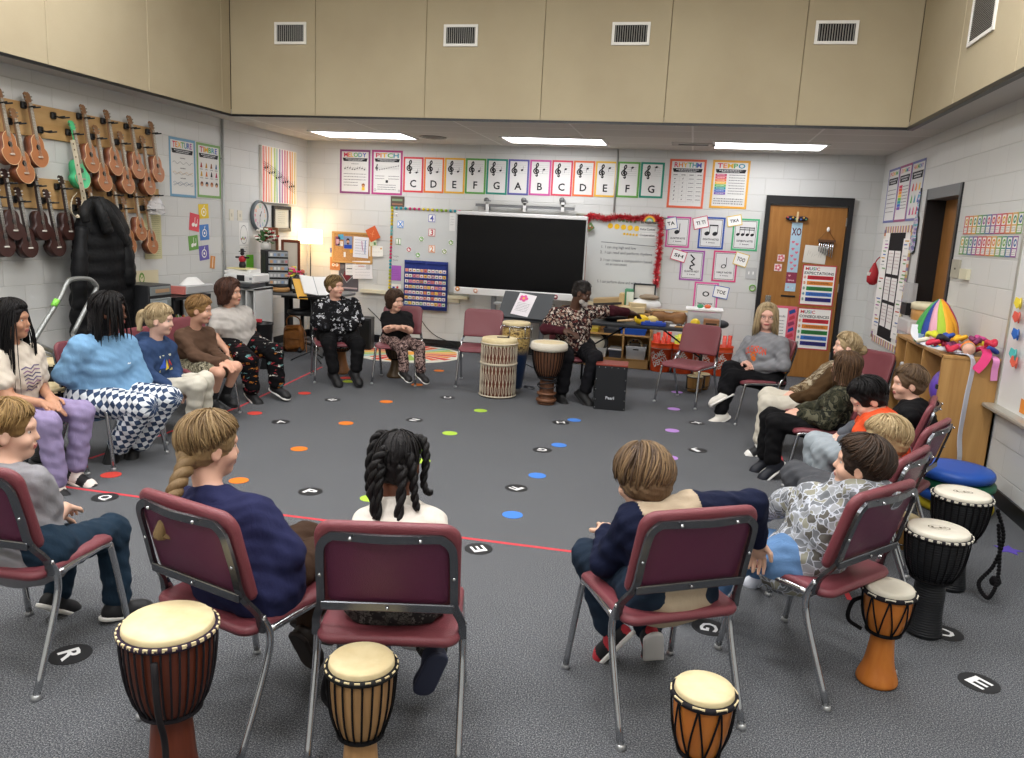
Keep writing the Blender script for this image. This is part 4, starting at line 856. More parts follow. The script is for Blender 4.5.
# ================================================================ ukulele boards and ukuleles
BW = woodmat('plywood', '#b48d58', '#c7a371', 1, .5, .6)
def ukboard(y0t, x1, y1t, y1b, lab):
    n = onx(0, y0t, XL); e1 = onx(x1, y1t, XL); e2 = onx(x1, y1b, XL)
    za = (n[2]+e1[2])/2; ya = min(n[1], 3.2)-.5
    hh = e1[2]-e2[2]; r = MB().use(BW).box((0, 0, 0), (.02, e1[1]-ya, hh), bev=.004).build('hanger_board', label=lab, cat='hanger board'); r.location = (XL+.0115, (e1[1]+ya)/2, e1[2]-hh/2); return r
b1 = ukboard(98, 152.5, 128.5, 155.3, 'upper plywood board with rows of black ukulele hooks')
b2 = ukboard(172, 157, 189, 214, 'lower plywood board with hooks behind the dark ukuleles')
HK = mat('#141415', .5)
def hook(board, y, z):
    m = MB().use(HK); lx, ly, lz = XL+.02-board.location[0], y-board.location[1], z-board.location[2]
    m.box((lx+.016, ly, lz), (.032, .05, .055), bev=.008); m.tube([(lx+.03, ly, lz-.005), (lx+.07, ly, lz-.014), (lx+.085, ly-.02, lz-.016), (lx+.15, ly-.026, lz-.01)], .0065, 6); m.tube([(lx+.07, ly, lz-.014), (lx+.085, ly+.02, lz-.016), (lx+.15, ly+.026, lz-.01)], .0065, 6)
    m.build('hook', None, board)
def uk_outline():
    pts = []
    for i in range(36):
        t = 2*pi*i/36; c, s = cos(t), sin(t)   # s=+1 top (neck end)
        w = (.082 if s > 0 else .104); x = w*c; y = .128*s
        x *= 1-.2*math.exp(-((y-.02)/.045)**2) if abs(s) < .95 else 1
        pts.append((x, y))
    return pts
def make_uke(body, top, neck, label, group, dark=False):
    """local: x across, y up, z out of the face; origin at the nut where the hook holds it"""
    r = empty('ukulele', label=label, cat='ukulele', group=group)
    side = mat(body, .4, 0, .4); face = mat(top, .42, 0, .35); nk = mat(neck, .5); fb = mat('#241c1a' if dark else '#857662', .5)
    oy = -.36; P = uk_outline()
    m = MB().use(side).at(XF((0, oy, 0))).prism([(x*.985, y*.985) for x, y in P], -.072, -.003, True); m.build('body', None, r)
    m = MB().use(face).at(XF((0, oy, 0))).prism(P, -.003, .001); m.build('soundboard', None, r)
    m = MB().use(mat('#0e0c0c', .9) if not dark else mat('#120a0a', .8)).at(XF((0, oy, 0))); m.lathe([(.0225, .0012), (.0225, .0018)], 20, (0, .028, 0)).build('sound_hole', None, r)
    if not dark: MU('#d8b48a', .5).at(XF((0, oy, 0))).tube([(x, y, .0) for x, y in P], .0022, 6, closed=True).build('binding', None, r)
    MB().use(mat('#d6d2c6' if dark else '#b9aa9a', .4)).at(XF((0, oy, 0))).box((0, -.048, .006), (.05, .012, .009), bev=.002).build('bridge', None, r)
    MB().use(nk).box((0, -.125, -.012), (.036, .27, .02), bev=.006).build('neck', None, r)
    m = MB().use(fb).box((0, -.135, .001), (.036, .28, .006)); m.u('#c9c6bd', .4, .5)
    for k in range(9): m.box((0, -.005-.03*k+.0008*k*k, .0045), (.034, .0015, .001))
    m.build('fretboard', None, r)
    m = MB().use(nk).at(XF((0, .012, -.006), rx=R(-8))).prism([(-.018, -.01), (.018, -.01), (.031, .015), (.031, .066), (.014, .08), (0, .074), (-.014, .08), (-.031, .066), (-.031, .015)], -.012, 0); m.build('headstock', None, r)
    for s_ in (-1, 1):
        for k in range(2): MB().use(mat('#d9d6cf' if dark else '#8f8a80', .3, .4)).at(XF((0, .012, 0))).tube([(s_*.024, .02+.026*k, -.01), (s_*.034, .02+.026*k, -.01)], .003, 6).sphere((s_*.037, .02+.026*k, -.01), .007, 8).build('tuning_peg', None, r)
    st = MU('#e0ddd2', .4)
    for k in range(4): st.tube([(-.011+.0073*k, .012, .004), (-.0125+.0083*k, oy-.045, .011)], .0009, 3)
    st.build('strings', None, r); return r
UG1, UG2 = 'natural wood ukuleles hanging on the wall', 'dark brown ukuleles hanging on the wall'
ukn = make_uke('#74422a', '#a0663e', '#8a6546', None, UG1); ukd = make_uke('#2e1815', '#3a211c', '#2e1b17', None, UG2, True)
ukg = make_uke('#3fae74', '#58c98e', '#4fc080', None, None)
used = set()
def hang(kind, hx, hy, bx, by, lab, board, tilt=0., sc=1.):
    """(hx,hy) pixel of the peghead middle; (bx,by) pixel of the body's lower end"""
    p = onx(hx, hy, XL+.085); q = onx(bx, by, XL+.15); y = (p[1]); z = p[2]-.02
    L = (z-q[2])/.49; o = {'n': ukn, 'd': ukd, 'g': ukg}[kind]
    lean = -atan2(.055, .475)
    M = Matrix(((0, 0, 1, XL+.10), (1, 0, 0, y), (0, 1, 0, z), (0, 0, 0, 1))) @ Matrix.Rotation(tilt, 4, 'Z') @ Matrix.Rotation(lean, 4, 'X') @ Matrix.Rotation(R(4), 4, 'Y')
    if kind in used: o = copy_tree(o)
    used.add(kind); s_ = max(.9, min(1.12, L)); o.matrix_world = M @ Matrix.Diagonal((s_, s_, s_, 1)); tag(o, lab)
    hook(board, y, z-.012); return o
for a in (('n', 0, 96.5, 8.5, 165, 'natural ukulele hanging at the left picture edge, upper row', b1, .03), ('n', 28.5, 101, 39, 168, 'natural ukulele on the upper row left of the first empty hook', b1, .04),
          ('n', 83.7, 112.5, 88, 173, 'natural ukulele directly behind the green ukulele', b1, 0.), ('n', 107.5, 117.5, 115.6, 176, 'natural ukulele with a black tuner clipped on, upper row', b1, .03),
          ('n', 130.5, 123, 137.6, 179.3, 'natural ukulele second from the board end, upper row', b1, .02), ('n', 151.8, 128.5, 156.6, 182.5, 'natural ukulele at the far end of the upper row', b1, 0.),
          ('n', 14.2, 117, 24, 184, 'natural ukulele with a black capo on its head, second row', b1, .04), ('g', 72.8, 128.5, 80.8, 189, 'mint green ukulele with a white patterned strap', b1, .05),
          ('n', 96.6, 133, 103, 192, 'natural ukulele just past the green one, second row', b1, .02), ('n', 121, 138.5, 124, 194, 'natural ukulele in the middle of the far second row', b1, 0.), ('n', 143, 142.5, 144.8, 195, 'natural ukulele at the far end of the second row', b1, 0.),
          ('d', 5.3, 177, 10.7, 241, 'dark ukulele nearest the left picture edge, third row', b2, 0.), ('d', 34.8, 180, 40.4, 241, 'dark ukulele in the middle of the third row', b2, 0.), ('d', 61.8, 183, 64.7, 241, 'dark ukulele under the green one, third row', b2, 0.),
          ('d', -4, 191, 0.5, 258, 'dark ukulele cut by the left picture edge, lowest row', b2, 0.), ('d', 19, 195.5, 28, 258.5, 'dark ukulele, second in the lowest row', b2, .04), ('d', 47.5, 197, 57, 257.3, 'dark ukulele tilted in the lowest row', b2, .06), ('d', 79, 204, 75.4, 256, 'reddish dark ukulele partly behind the black coat', b2, -.06),
          ('n', 89.5, 191.5, 95, 246, 'natural ukulele hidden mostly behind the black coat', b2, 0.), ('n', 113.7, 190, 116, 243, 'natural ukulele peeking out above the black coat', b2, 0.), ('n', 134.7, 192, 139.8, 239.8, 'small natural ukulele in the third row right of the coat', b2, 0.),
          ('n', 124, 203.5, 130.4, 254.7, 'small natural ukulele beside the coat, lowest row', b2, 0.), ('n', 146.4, 205, 153, 254.3, 'small natural ukulele in front of the yellow chart', b2, 0.)): hang(*a)
for (x, y) in ((52.8, 115.5), (39.8, 129.8)): p = onx(x, y, XL+.03); hook(b1, p[1], p[2])
# strap of the green ukulele
pp = [onx(x, y, XL+o_) for x, y, o_ in ((72.5, 140, .16), (75, 152, .17), (78, 168, .19), (81.5, 186, .2), (84, 200, .19), (82, 212, .18), (76, 217, .17), (71, 211, .16), (71.5, 200, .15), (76, 194, .14))]
st = MU('#cfc4ab', .8); cv_ = bez(pp, 6); st.tube(cv_, 1, 4, flat=(.045, .004)); sp_ = MU('#6f5a44', .8)
for i in range(2, len(cv_)-2, 3): sp_.box(cv_[i]+Vector((.004, 0, 0)), (.006, .016, .014))
so = st.build('ukulele_strap', None, ukg if 0 else None, label='cream patterned strap hanging from the green ukulele', cat='strap'); sp_.build('pattern', None, so)
# plastic bag on the last hook
p = onx(156, 205, XL+.1); hook(b2, p[1], onx(153, 194, XL+.03)[2]); pb_ = MU('#d9d9da', .25, 0, .6, alpha=.55); rnd = random.Random(2); vs = []; n = 10
for j in range(n):
    for i in range(12):
        a = 2*pi*i/12; r1 = .02+.1*sin(min(1, j/(n-2))*pi*.62)*(.85+.3*rnd.random()); vs.append((r1*.45*cos(a), r1*1.1*sin(a), .09-.2*j/n+rnd.uniform(-.01, .01)))
fs = [(j*12+i, j*12+(i+1) % 12, (j+1)*12+(i+1) % 12, (j+1)*12+i) for j in range(n-1) for i in range(12)]; pb_.add(vs, fs+[tuple(range((n-1)*12, n*12))]); o = pb_.build('plastic_bag', label='crumpled clear plastic bag on the last hook of the lower board', cat='bag'); o.location = tuple(p)
# ================================================================ chairs
CHR = mat('#b9bbbe', .16, .95, .5, name='chrome'); CHRD = mat('#6a6c70', .25, .9, name='dark_chrome'); SEATM = mat('#773b42', .42, 0, .45, bump=(220, .25)); BACKM = mat('#5a2740', .4, 0, .4, bump=(260, .2)); GLIDE = mat('#a9abac', .3, .6)
def rrect(w, h, r, n=6, top_only=False, r2=None):
    """rounded rectangle outline centred at origin (ccw)"""
    out = []; rb = r2 if r2 is not None else r
    for (sx, sy, a0, q) in ((1, 1, 0, r), (-1, 1, 90, r), (-1, -1, 180, rb), (1, -1, 270, rb)):
        for i in range(n+1):
            a = R(a0+90*i/n); out.append((sx*(w/2-q)+q*cos(a), sy*(h/2-q)+q*sin(a)))
    return out
def pad(mb, poly, t, b, f=lambda x, y, z: (x, y, z), rings=(.75, .45, .15)):
    """soft-edged slab: outline poly, thickness t, edge rounding b, mapped by f"""
    n = len(poly); W = max(abs(p[0]) for p in poly); Hh = max(abs(p[1]) for p in poly); L = []
    def ring(ins, z): L.append([(x*(1-ins/W), y*(1-ins/Hh), z) for x, y in poly])
    for k in rings[::-1]: L.append([(x*k, y*k, -t/2) for x, y in poly])
    ring(b, -t/2); ring(b*.3, -t/2+b*.3); ring(0, -t/2+b); ring(0, t/2-b); ring(b*.3, t/2-b*.3); ring(b, t/2)
    for k in rings: L.append([(x*k, y*k, t/2) for x, y in poly])
    vs = [f(*p) for l in L for p in l]; fs = [(j*n+i, j*n+(i+1) % n, (j+1)*n+(i+1) % n, (j+1)*n+i) for j in range(len(L)-1) for i in range(n)]
    fs += [tuple(range(n))[::-1], tuple(range((len(L)-1)*n, len(L)*n))]; return mb.add(vs, fs, True)
SH, BT = .425, .80
def backpt(x, s, off=0.):
    """point on the backrest: s 0 bottom .. 1 top; off towards the rear"""
    z = .50+s*(BT-.50); y = -.155-.085*s; c = .028*(1-(x/.21)**2)
    return (x, y-c*.0-.0-off+(.0)-.02*(1-(x/.22)**2), z)
def make_chair():
    r = empty('stacking_chair', label=None, cat='chair', group='burgundy stacking chairs')
    m = MB().use(SEATM); pad(m, rrect(.44, .42, .05, 6), .034, .014, lambda x, y, z: (x, y+.005, SH-.017+z-.012*(1-(x/.22)**2)*(1-(y/.21)**2)-(.02*max(0, (y-.12)/.09)**2))); m.build('seat', None, r)
    m = MB().use(SEATM); pad(m, rrect(.43, .30, .055, 7, r2=.025), .032, .012, lambda x, y, z: tuple(Vector(backpt(x, (y+.15)/.30, 0))+Vector((0, z, z*.2)))); bk = m.build('backrest', None, r)
    m = MB().use(BACKM); pad(m, rrect(.36, .236, .045, 6, r2=.02), .006, .002, lambda x, y, z: tuple(Vector(backpt(x, (y+.15)/.30, .021))+Vector((0, z, 0)))); m.build('back_panel', None, bk, label='dark maroon rear panel')
    # rear frame: one bent flat tube running up one side, over the top, down the other
    L = [(-.226, -.15, .40), (-.222, -.16, .46)]
    pts = [(-.20, -.205, .53), (-.197, -.228, .62), (-.193, -.252, .71)]+[(-.193+.05*(1-cos(a)), -.252-.012*sin(a), .71+.052*sin(a)) for a in (R(35), R(65), R(90))]
    pts2 = L+pts; full = pts2+[(0, -.285, .764)]+[(-x, y, z) for x, y, z in pts2[::-1]]
    MB().use(CHRD).tube(bez(full, 3), 1, 4, flat=(.024, .012)).build('back_frame', None, r)
    MB().use(CHRD).box((0, -.212, .525), (.40, .01, .028), bev=.003).build('crossbar', None, r)
    s = MB().use(CHR)
    for (x, sz) in ((-.1, 1), (.1, 1)): s.sphere((x, -.292, .764), .0065, 6)
    for x in (-.21, .21): s.sphere((x*.94, -.236, .63), .0065, 6)
    s.sphere((0, -.22, .525), .006, 6); s.build('screw', None, r)
    for sx in (-1, 1):
        l = MB().use(CHR).tube(bez([(sx*.226, -.15, .45), (sx*.228, -.12, .38), (sx*.229, -.14, .28), (sx*.231, -.255, .012)], 5), .0125, 8)
        l = l.build('leg', None, r); MB().use(GLIDE).lathe([(.014, 0), (.017, .004), (.015, .016), (.009, .02)], 10, (sx*.231, -.256, 0)).build('foot_glide', None, l)
        l = MB().use(CHR).tube(bez([(sx*.226, -.12, .395), (sx*.214, .03, .392), (sx*.206, .165, .385), (sx*.21, .19, .34), (sx*.229, .245, .012)], 5), .0125, 8).build('leg', None, r)
        MB().use(GLIDE).lathe([(.014, 0), (.017, .004), (.015, .016), (.009, .02)], 10, (sx*.229, .246, 0)).build('foot_glide', None, l)
    return r
chair0 = make_chair(); _first = [True]
CH = {}
def chair(key, x, y, fx, fy, lab):
    a = atan2(fy, fx)-pi/2; o = chair0 if _first[0] else copy_tree(chair0); _first[0] = False
    o.location = (x, y, 0); o.rotation_euler = (0, 0, a); o.scale = (1, 1, 1.022 if y < 3.5 else .99); tag(o, lab); CH[key] = (np.array([x, y, 0.]), np.array([fx, fy, 0.])/hypot(fx, fy)); return o
chair('A', -2.30, 2.29, -.05, 1, 'burgundy chair under the short-haired boy in a grey tee, cut by the picture edge')
chair('1', -3.88, 3.90, 1, -.06, 'burgundy chair under the girl in lilac pants')
chair('3', -3.75, 4.50, .98, -.12, 'burgundy chair under the child in checkered pants')
chair('4', -3.84, 5.15, .98, -.12, 'burgundy chair under the ponytailed girl in a blue hoodie')
chair('5', -3.98, 5.82, .92, -.4, 'burgundy chair under the boy in a brown top and camouflage shorts')
chair('6', -4.02, 6.62, .85, -.5, 'burgundy chair under the child in a white tee and printed black pants')
chair('7', -3.62, 7.72, .5, -.86, 'burgundy chair under the boy in a black and white hoodie')
chair('8', -2.97, 7.89, .18, -.98, 'burgundy chair under the child with folded arms')
chair('9', -2.12, 8.12, .16, -.99, 'empty burgundy chair beside the tall striped drum')
chair('m', -1.13, 8.05, .3, -.95, 'burgundy chair under the man in the patterned shirt')
chair('e', .075, 8.17, -.45, -.89, 'empty burgundy chair in front of the orange buckets')
chair('10', .71, 7.62, -.97, -.25, 'burgundy chair under the blonde woman in a grey sweatshirt')
chair('x', 1.44, 7.15, -.79, -.61, 'empty burgundy chair behind the girl with the blonde bun')
chair('11', 1.0, 6.45, -.97, -.12, 'burgundy chair under the girl with the blonde bun')
chair('12', 1.0, 5.80, -1, -.05, 'burgundy chair under the child in a dark camouflage jacket')
chair('14', 1.25, 5.12, -.93, .3, 'burgundy chair under the boy in a black jumper')
chair('13', 1.12, 4.5, -.85, .5, 'burgundy chair under the black-haired boy in an orange tee')
chair('15', .83, 3.80, -.86, .5, 'burgundy chair under the blond boy with dark glasses')
chair('16', .585, 3.145, -.75, .66, 'burgundy chair under the boy in a pale camouflage hoodie')
chair('17', -.015, 2.70, -.507, .862, 'burgundy chair under the boy in a navy and beige top')
chair('18', -.845, 2.27, -.24, .97, 'burgundy chair under the girl with long black twists')
chair('19', -1.36, 2.235, .29, .957, 'burgundy chair under the girl with a long blonde braid')
# ================================================================ drums
SKIN = NT('drum_skin', .6, .3); SKIN.col(SKIN.ramp(SKIN.noise(SKIN.tc.outputs['Object'], 9, 4, .6), [(.3, '#cdb98c'), (.7, '#e0d2aa')])); SKIN = SKIN.m
SKINW = NT('white_skin', .5, .35); SKINW.col(SKINW.ramp(SKINW.noise(SKINW.tc.outputs['Object'], 7, 3), [(.3, '#cfc8b6'), (.7, '#dcd7c8')])); SKINW = SKINW.m
ROPE = mat('#151416', .85, 0, .15, bump=(500, .6))
def djembe(name, x, y, Hh, D, lab, shell, rope=ROPE, skin=None, foot=.8, waist=.42, split=.48, nr=26, zig=False, band=None, cat='drum', rz=0., logo=None, rim='#17151a', group='djembe drums round the circle', loop=False):
    r = empty(name, (x, y, 0), rz, label=lab, cat=cat, group=group); q = D/2; zs = Hh*split
    pr = [(q*foot*.9, 0), (q*foot, .01), (q*foot*.97, .03), (q*(foot+waist)/2*.93, zs*.42), (q*waist*1.04, zs*.78), (q*waist, zs*.95), (q*waist*1.1, zs*1.03), (q*.72, zs+.16*(Hh-zs)), (q*.9, zs+.42*(Hh-zs)), (q*.985, zs+.75*(Hh-zs)), (q*.99, Hh-.012)]
    sm = [(max(1e-3, bez_[0]), bez_[2]) for bez_ in [(p.x, 0, p.z) for p in bez([(a, 0, b) for a, b in pr], 4)]]
    MB().use(shell).lathe(sm, 32).build('shell', None, r)
    MB().use(skin or SKIN).lathe([(q*.985, Hh-.03), (q*1.0, Hh-.014), (q*.985, Hh-.004), (q*.95, Hh+.002), (q*.6, Hh+.001), (.001, Hh)], 32).build('drumhead', None, r)
    def bowl(z): 
        for a, b in zip(sm, sm[1:]):
            if a[1] <= z <= b[1]: return a[0]+(b[0]-a[0])*(z-a[1])/max(1e-6, b[1]-a[1])
        return q
    zr = Hh-.024; rm = MB().use(mat(rim, .7, 0, .2)).tube([(q*1.035*cos(2*pi*i/32), q*1.035*sin(2*pi*i/32), zr) for i in range(32)], .0095, 8, closed=True)
    rm.use(skin or SKIN)
    for i in range(nr): a = 2*pi*(i+.5)/nr; rm.box((q*1.075*cos(a), q*1.075*sin(a), zr+.004), (.007, min(.05, q*3.6/nr), .009), RZ(a))
    rm.build('rim_ring', None, r, label='dark rim ring with pale loops')
    zb = zs*1.03+.05*(Hh-zs); MB().use(rope).tube([(bowl(zb)*1.09*cos(2*pi*i/24), bowl(zb)*1.09*sin(2*pi*i/24), zb) for i in range(24)], .0075, 6, closed=True).build('lower_ring', None, r)
    rp = MB().use(rope)
    for i in range(nr):
        for sg in ((-1, 1) if zig else (0,)):
            P = []
            for k in range(7):
                z = zb+(zr-zb)*k/6; a = 2*pi*i/nr+sg*(pi/nr)*(k/6)*(1 if zig else 0)+(pi/nr if zig and sg else 0)*0; rr = bowl(z)+.006; P.append((rr*cos(a), rr*sin(a), z))
            rp.tube(P, .0032 if D < .25 else .0042, 5)
    rp.build('tension_ropes', None, r)
    if loop:
        a0 = loop if loop is not True else 2.6; e = q*1.02
        MB().use(rope).tube(bez([(e*cos(a0), e*sin(a0), Hh-.07), (e*1.35*cos(a0), e*1.35*sin(a0), Hh-.1), (e*1.42*cos(a0), e*1.42*sin(a0), Hh-.17), (e*.85*cos(a0), e*.85*sin(a0), Hh-.2)], 5), .008, 6).build('handle_strap', None, r)
    if logo:
        A = Art(.09, .05); A.z = Hh+.003; A.disc(.5, .5, .5, '#6a5f4a', 18, .6, .46); A.text(logo, .5, .5, .35, '#6a5f4a', wid=.7); A.on(r, 'maker_mark')
    if band: MB().use(band).lathe([(bowl(zs*.35)*1.012, zs*.35), (bowl(zs*.42)*1.02, zs*.42)], 30).build('carved_band', None, r)
    return r
WOODO = woodmat('orange_wood', '#b4682a', '#c47a35', 2, .9, .22); WOODR = woodmat('red_brown_wood', '#5a2a1a', '#6e3624', 2, 1.4, .35); WOODT = woodmat('tan_wood', '#7d5a38', '#98714a', 2, 1.3, .45)
BLKS = NT('black_carved_shell', .45, .4); wv = BLKS.n('TexWave', {'Vector': BLKS.mp((1, 1, 1)), 'Scale': 28., 'Distortion': 1.5}, wave_type='BANDS', bands_direction='Z'); BLKS.col(BLKS.mix(wv.outputs['Fac'], '#101114', '#1c1e22')); BLKS.bump(wv.outputs['Fac'], .5, .004); BLKS = BLKS.m
dA = djembe('djembe', -1.33, 1.78, .55, .245, 'large djembe with a tan skin and purple-black ropes behind the braided girl', WOODR, mat('#17131a', .8, bump=(400, .5)), foot=.72, waist=.46, nr=34, rim='#2a1f30')
MU('#141014', .8).tube(bez([(.05, -.13, .5), (.06, -.135, .36), (.05, -.1, .25), (.06, -.11, .15)], 4), .009, 6).build('rope_tail', None, dA)
djembe('djembe', -.81, 1.915, .45, .187, 'small djembe with tan wood and straight black ropes under the middle chair', woodmat('pale_wood', '#a07a50', '#b98f60', 2, 1.3, .4), foot=.78, waist=.5, split=.45, nr=22, rim='#191919', loop=2.9)
djembe('djembe', .147, 2.15, .4, .172, 'small orange wood djembe with zigzag ropes nearest the picture bottom', WOODO, skin=SKIN, foot=.8, waist=.5, split=.45, nr=9, zig=True)
djembe('djembe', .85, 3.07, .4, .178, 'orange wood djembe with a white skin beside the camouflage hoodie boy', WOODO, skin=SKINW, foot=.86, waist=.5, split=.5, nr=9, zig=True, loop=2.9)
djembe('djembe', 1.145, 3.56, .49, .247, 'black djembe in front, standing right of the orange djembe', BLKS, skin=SKINW, foot=.62, waist=.5, split=.5, nr=26, logo='LP', group=None)
dF = djembe('djembe', 1.41, 4.13, .5, .255, 'black djembe with a hanging rope, behind the other black djembe', BLKS, skin=SKINW, foot=.62, waist=.5, split=.5, nr=26, logo='LP', group=None)
rp = MB().use(ROPE); P = bez([(.16, -.02, .43), (.2, -.03, .3), (.17, -.05, .16), (.1, -.1, .08), (.13, -.15, .03), (.17, -.12, .1), (.185, -.06, .22), (.17, -.03, .36)], 8)
for i, p in enumerate(P): rp.sphere(p, .011, 6)
rp.sphere((.17, -.1, .1), .028, 8); rp.build('braided_strap', None, dF)
# drums standing behind the chairs
djembe('djembe', *onz(341, 373)[:2], .5, .25, 'tan wooden djembe under the chair of the black and white hoodie boy', woodmat('amber_wood', '#7d5230', '#956338', 2, 1.2, .4), nr=20, foot=.8)
djembe('djembe', *(onz(395, 377)[:2]), .4, .22, 'small brown djembe behind the child with folded arms', woodmat('brown_wood', '#4d3d2a', '#5d4a32', 2, 1.2, .4), nr=18, foot=.85)
for (px, py, z, lab) in ((50, 360, .5, 'black djembe with a tan skin half hidden behind the checkered pants, further one'), (46, 386, .5, 'black djembe with a tan skin half hidden behind the checkered pants, nearer one')):
    p = onz(px, py, z); djembe('djembe', max(p[0], XL+.2), p[1], .5, .28, lab, BLKS, nr=20)
# rope-laced cylinder drum
def lathe_drum(name, x, y, prof, lab, m, **kw): r = empty(name, (x, y, 0), label=lab, cat='drum'); MB().use(m).lathe(prof, 36).build('shell', None, r); return r
td = lathe_drum('rope_drum', -1.80, 7.63, [(.185, 0), (.19, .02), (.195, .3), (.193, .55), (.19, .575)], 'tall cylindrical drum laced with pale ropes from rim to floor', woodmat('rust_shell', '#5e3424', '#774634', 2, 1.2, .5))
MB().use(SKIN).lathe([(.197, .52), (.203, .57), (.195, .592), (.17, .597), (.001, .597)], 36).build('drumhead', None, td)
RP2 = mat('#cfc4ae', .8, bump=(500, .5)); l = MB().use(RP2)
for i in range(30):
    for sg in (-1, 1):
        P = []
        for k in range(13): a = 2*pi*i/30+sg*.3*2*pi/30*(1-cos(2*pi*k/3))/2; rr = .203; P.append((rr*cos(a), rr*sin(a), .02+.52*k/12))
        l.tube(P, .0042, 4)
l.build('lacing_ropes', None, td)
rg = MB().use(RP2)
for z in (.018, .34, .345, .545): rg.tube([(.207*cos(2*pi*i/36), .207*sin(2*pi*i/36), z) for i in range(36)], .008, 6, closed=True)
td.scale = (.89, .89, 1); rg.build('rope_hoop', None, td); MU('#2d2a28', .6).box((.04, -.02, .603), (.13, .02, .008), RZ(.3)).sphere((.1, 0, .607), .014, 8).build('drum_stick_clip', None, td)
# conga
N = NT('painted_conga', .3, .5); z_ = N.n('SeparateXYZ', {0: N.tc.outputs['Object']}).outputs[2]; tiger = N.ramp(N.noise(N.mp((1, 1, 2.4)), 11., 5, .6, 1.6), [(.4, '#6a5430'), (.47, '#c9b074'), (.56, '#a58545'), (.62, '#4a3a26')])
N.col(N.mix(N.ramp(z_, [(.36, '#ffffff'), (.46, '#000000')]), tiger, '#152a4a')); N.b.inputs['Coat Weight'].default_value = .4
cg = lathe_drum('conga', -1.74, 8.12, [(.10, 0), (.105, .02), (.13, .2), (.16, .4), (.175, .52), (.17, .62), (.165, .69)], 'tiger patterned conga drum fading to dark blue, behind the laced drum', N.m)
MB().use(SKIN).lathe([(.17, .672), (.172, .7), (.16, .71), (.001, .712)], 32).build('drumhead', None, cg)
h = MB().use(CHR).tube([(.179*cos(2*pi*i/32), .179*sin(2*pi*i/32), .67) for i in range(32)], .009, 8, closed=True).tube([(.17*cos(2*pi*i/32), .17*sin(2*pi*i/32), .55) for i in range(32)], .006, 6, closed=True)
for i in range(6): a = i*pi/3+.3; h.tube([(.185*cos(a), .185*sin(a), .67), (.185*cos(a), .185*sin(a), .54)], .005, 6)
cg.scale = (.88, .88, 1); h.build('tension_hoop', None, cg); MB().use(CHRD).tube([(.13, .03, .02), (.24, .06, .01), (.26, 0, .01), (.24, -.06, .01), (.13, -.03, .02)], .007, 6).build('stand_foot', None, cg)
# the man's djembe
md = djembe('djembe', -1.265, 7.46, .61, .315, "brown djembe with a white furry collar in front of the seated man", woodmat('dark_carved', '#4f3322', '#6b4630', 2, 1.3, .5), foot=.54, waist=.44, split=.42, nr=30, rim='#26201c')
fz = MU('#ddd6c6', .95, 0, .05, bump=(120, 1.)); fz.lathe([(.16, .535), (.178, .545), (.183, .57), (.178, .602), (.163, .616), (.15, .606)], 34).build('fur_collar', None, md, label='white fur collar')
b = MU('#1b1a1c', .8)
for k, z in enumerate((.19, .21, .245, .27)): b.tube([((.092+.0*k)*cos(2*pi*i/24), (.092)*sin(2*pi*i/24), z+.02*sin(2*pi*i/24+k*2)) for i in range(24)], .006, 6, closed=True)
b.build('rope_wrap', None, md); MU('#6a4630', .5).lathe([(.097, .03), (.1, .04), (.1, .05), (.096, .06)], 28).lathe([(.093, .10), (.096, .11), (.093, .12)], 28).build('foot_rings', None, md)
# cajon
p0, p1 = onz(596, 404), onz(627, 411.5); cj = empty('cajon', (-.655, 7.59, 0), R(4), label='black box drum with a red wooden top in front of the man', cat='drum')
MU('#16181c', .55, bump=(300, .2)).box((0, 0, .215), (.30, .28, .43), bev=.006).build('shell', None, cj)
MB().use(woodmat('red_top', '#7a3328', '#8d4034', 0, 1., .4)).box((0, 0, .436), (.305, .285, .014), bev=.003).build('top', None, cj)
s = MU('#c9c9c9', .3, .7)
for x in (-.12, -.06, 0, .06, .12): s.sphere((x, -.141, .415), .0035, 6)
for z in (.02, .1, .2, .3): s.sphere((-.14, -.141, z), .0035, 6).sphere((.14, -.141, z), .0035, 6)
s.build('screw', None, cj)
A = Art(.09, .06); A.text('Pearl', .5, .5, .5, '#c9ccd2', wid=.9); l = A.on(cj, 'lettering'); l.matrix_local = Matrix(((1, 0, 0, .0), (0, 0, -1, -.1405), (0, 1, 0, .12), (0, 0, 0, 1)))
# bongos under two chairs
def bongo(x, y, rz, lab, ax=0):
    r = empty('bongo_drums', (x, y, 0), rz, label=lab, cat='drum'); wd = woodmat('bongo_wood', '#8a6534', '#a37b44', 2, 1., .35); pr = [(.08, 0), (.088, .03), (.095, .09), (.098, .15), (.096, .17)]
    for s_, k in ((-1, .9), (1, 1.)):
        b = MB().use(wd).lathe([(a*k, z) for a, z in pr], 24, (s_*.105, 0, 0)).build('bongo_shell', None, r); MB().use(SKIN).lathe([(.097*k, .165), (.09*k, .178), (.001, .179)], 24, (s_*.105, 0, 0)).build('drumhead', None, b)
        h = MB().use(CHRD).tube([(s_*.105+.101*k*cos(2*pi*i/24), .101*k*sin(2*pi*i/24), .165) for i in range(24)], .006, 6, closed=True).tube([(s_*.105+.09*k*cos(2*pi*i/24), .09*k*sin(2*pi*i/24), .035) for i in range(24)], .005, 6, closed=True)
        for i in range(4): a = i*pi/2+.7; h.box((s_*.105+.1*k*cos(a), .1*k*sin(a), .1), (.012, .012, .14), RZ(a))
        h.build('hoop', None, b)
    MU('#222', .5).box((0, 0, .09), (.05, .05, .07)).build('centre_block', None, r); return r
pe = onz(697, 388); bongo(pe[0], pe[1]-.12, R(70), 'small wooden bongo pair under the empty chair near the buckets')
bongo(1.2, 4.62, R(20), 'wooden bongo pair under the chair of the orange tee boy')
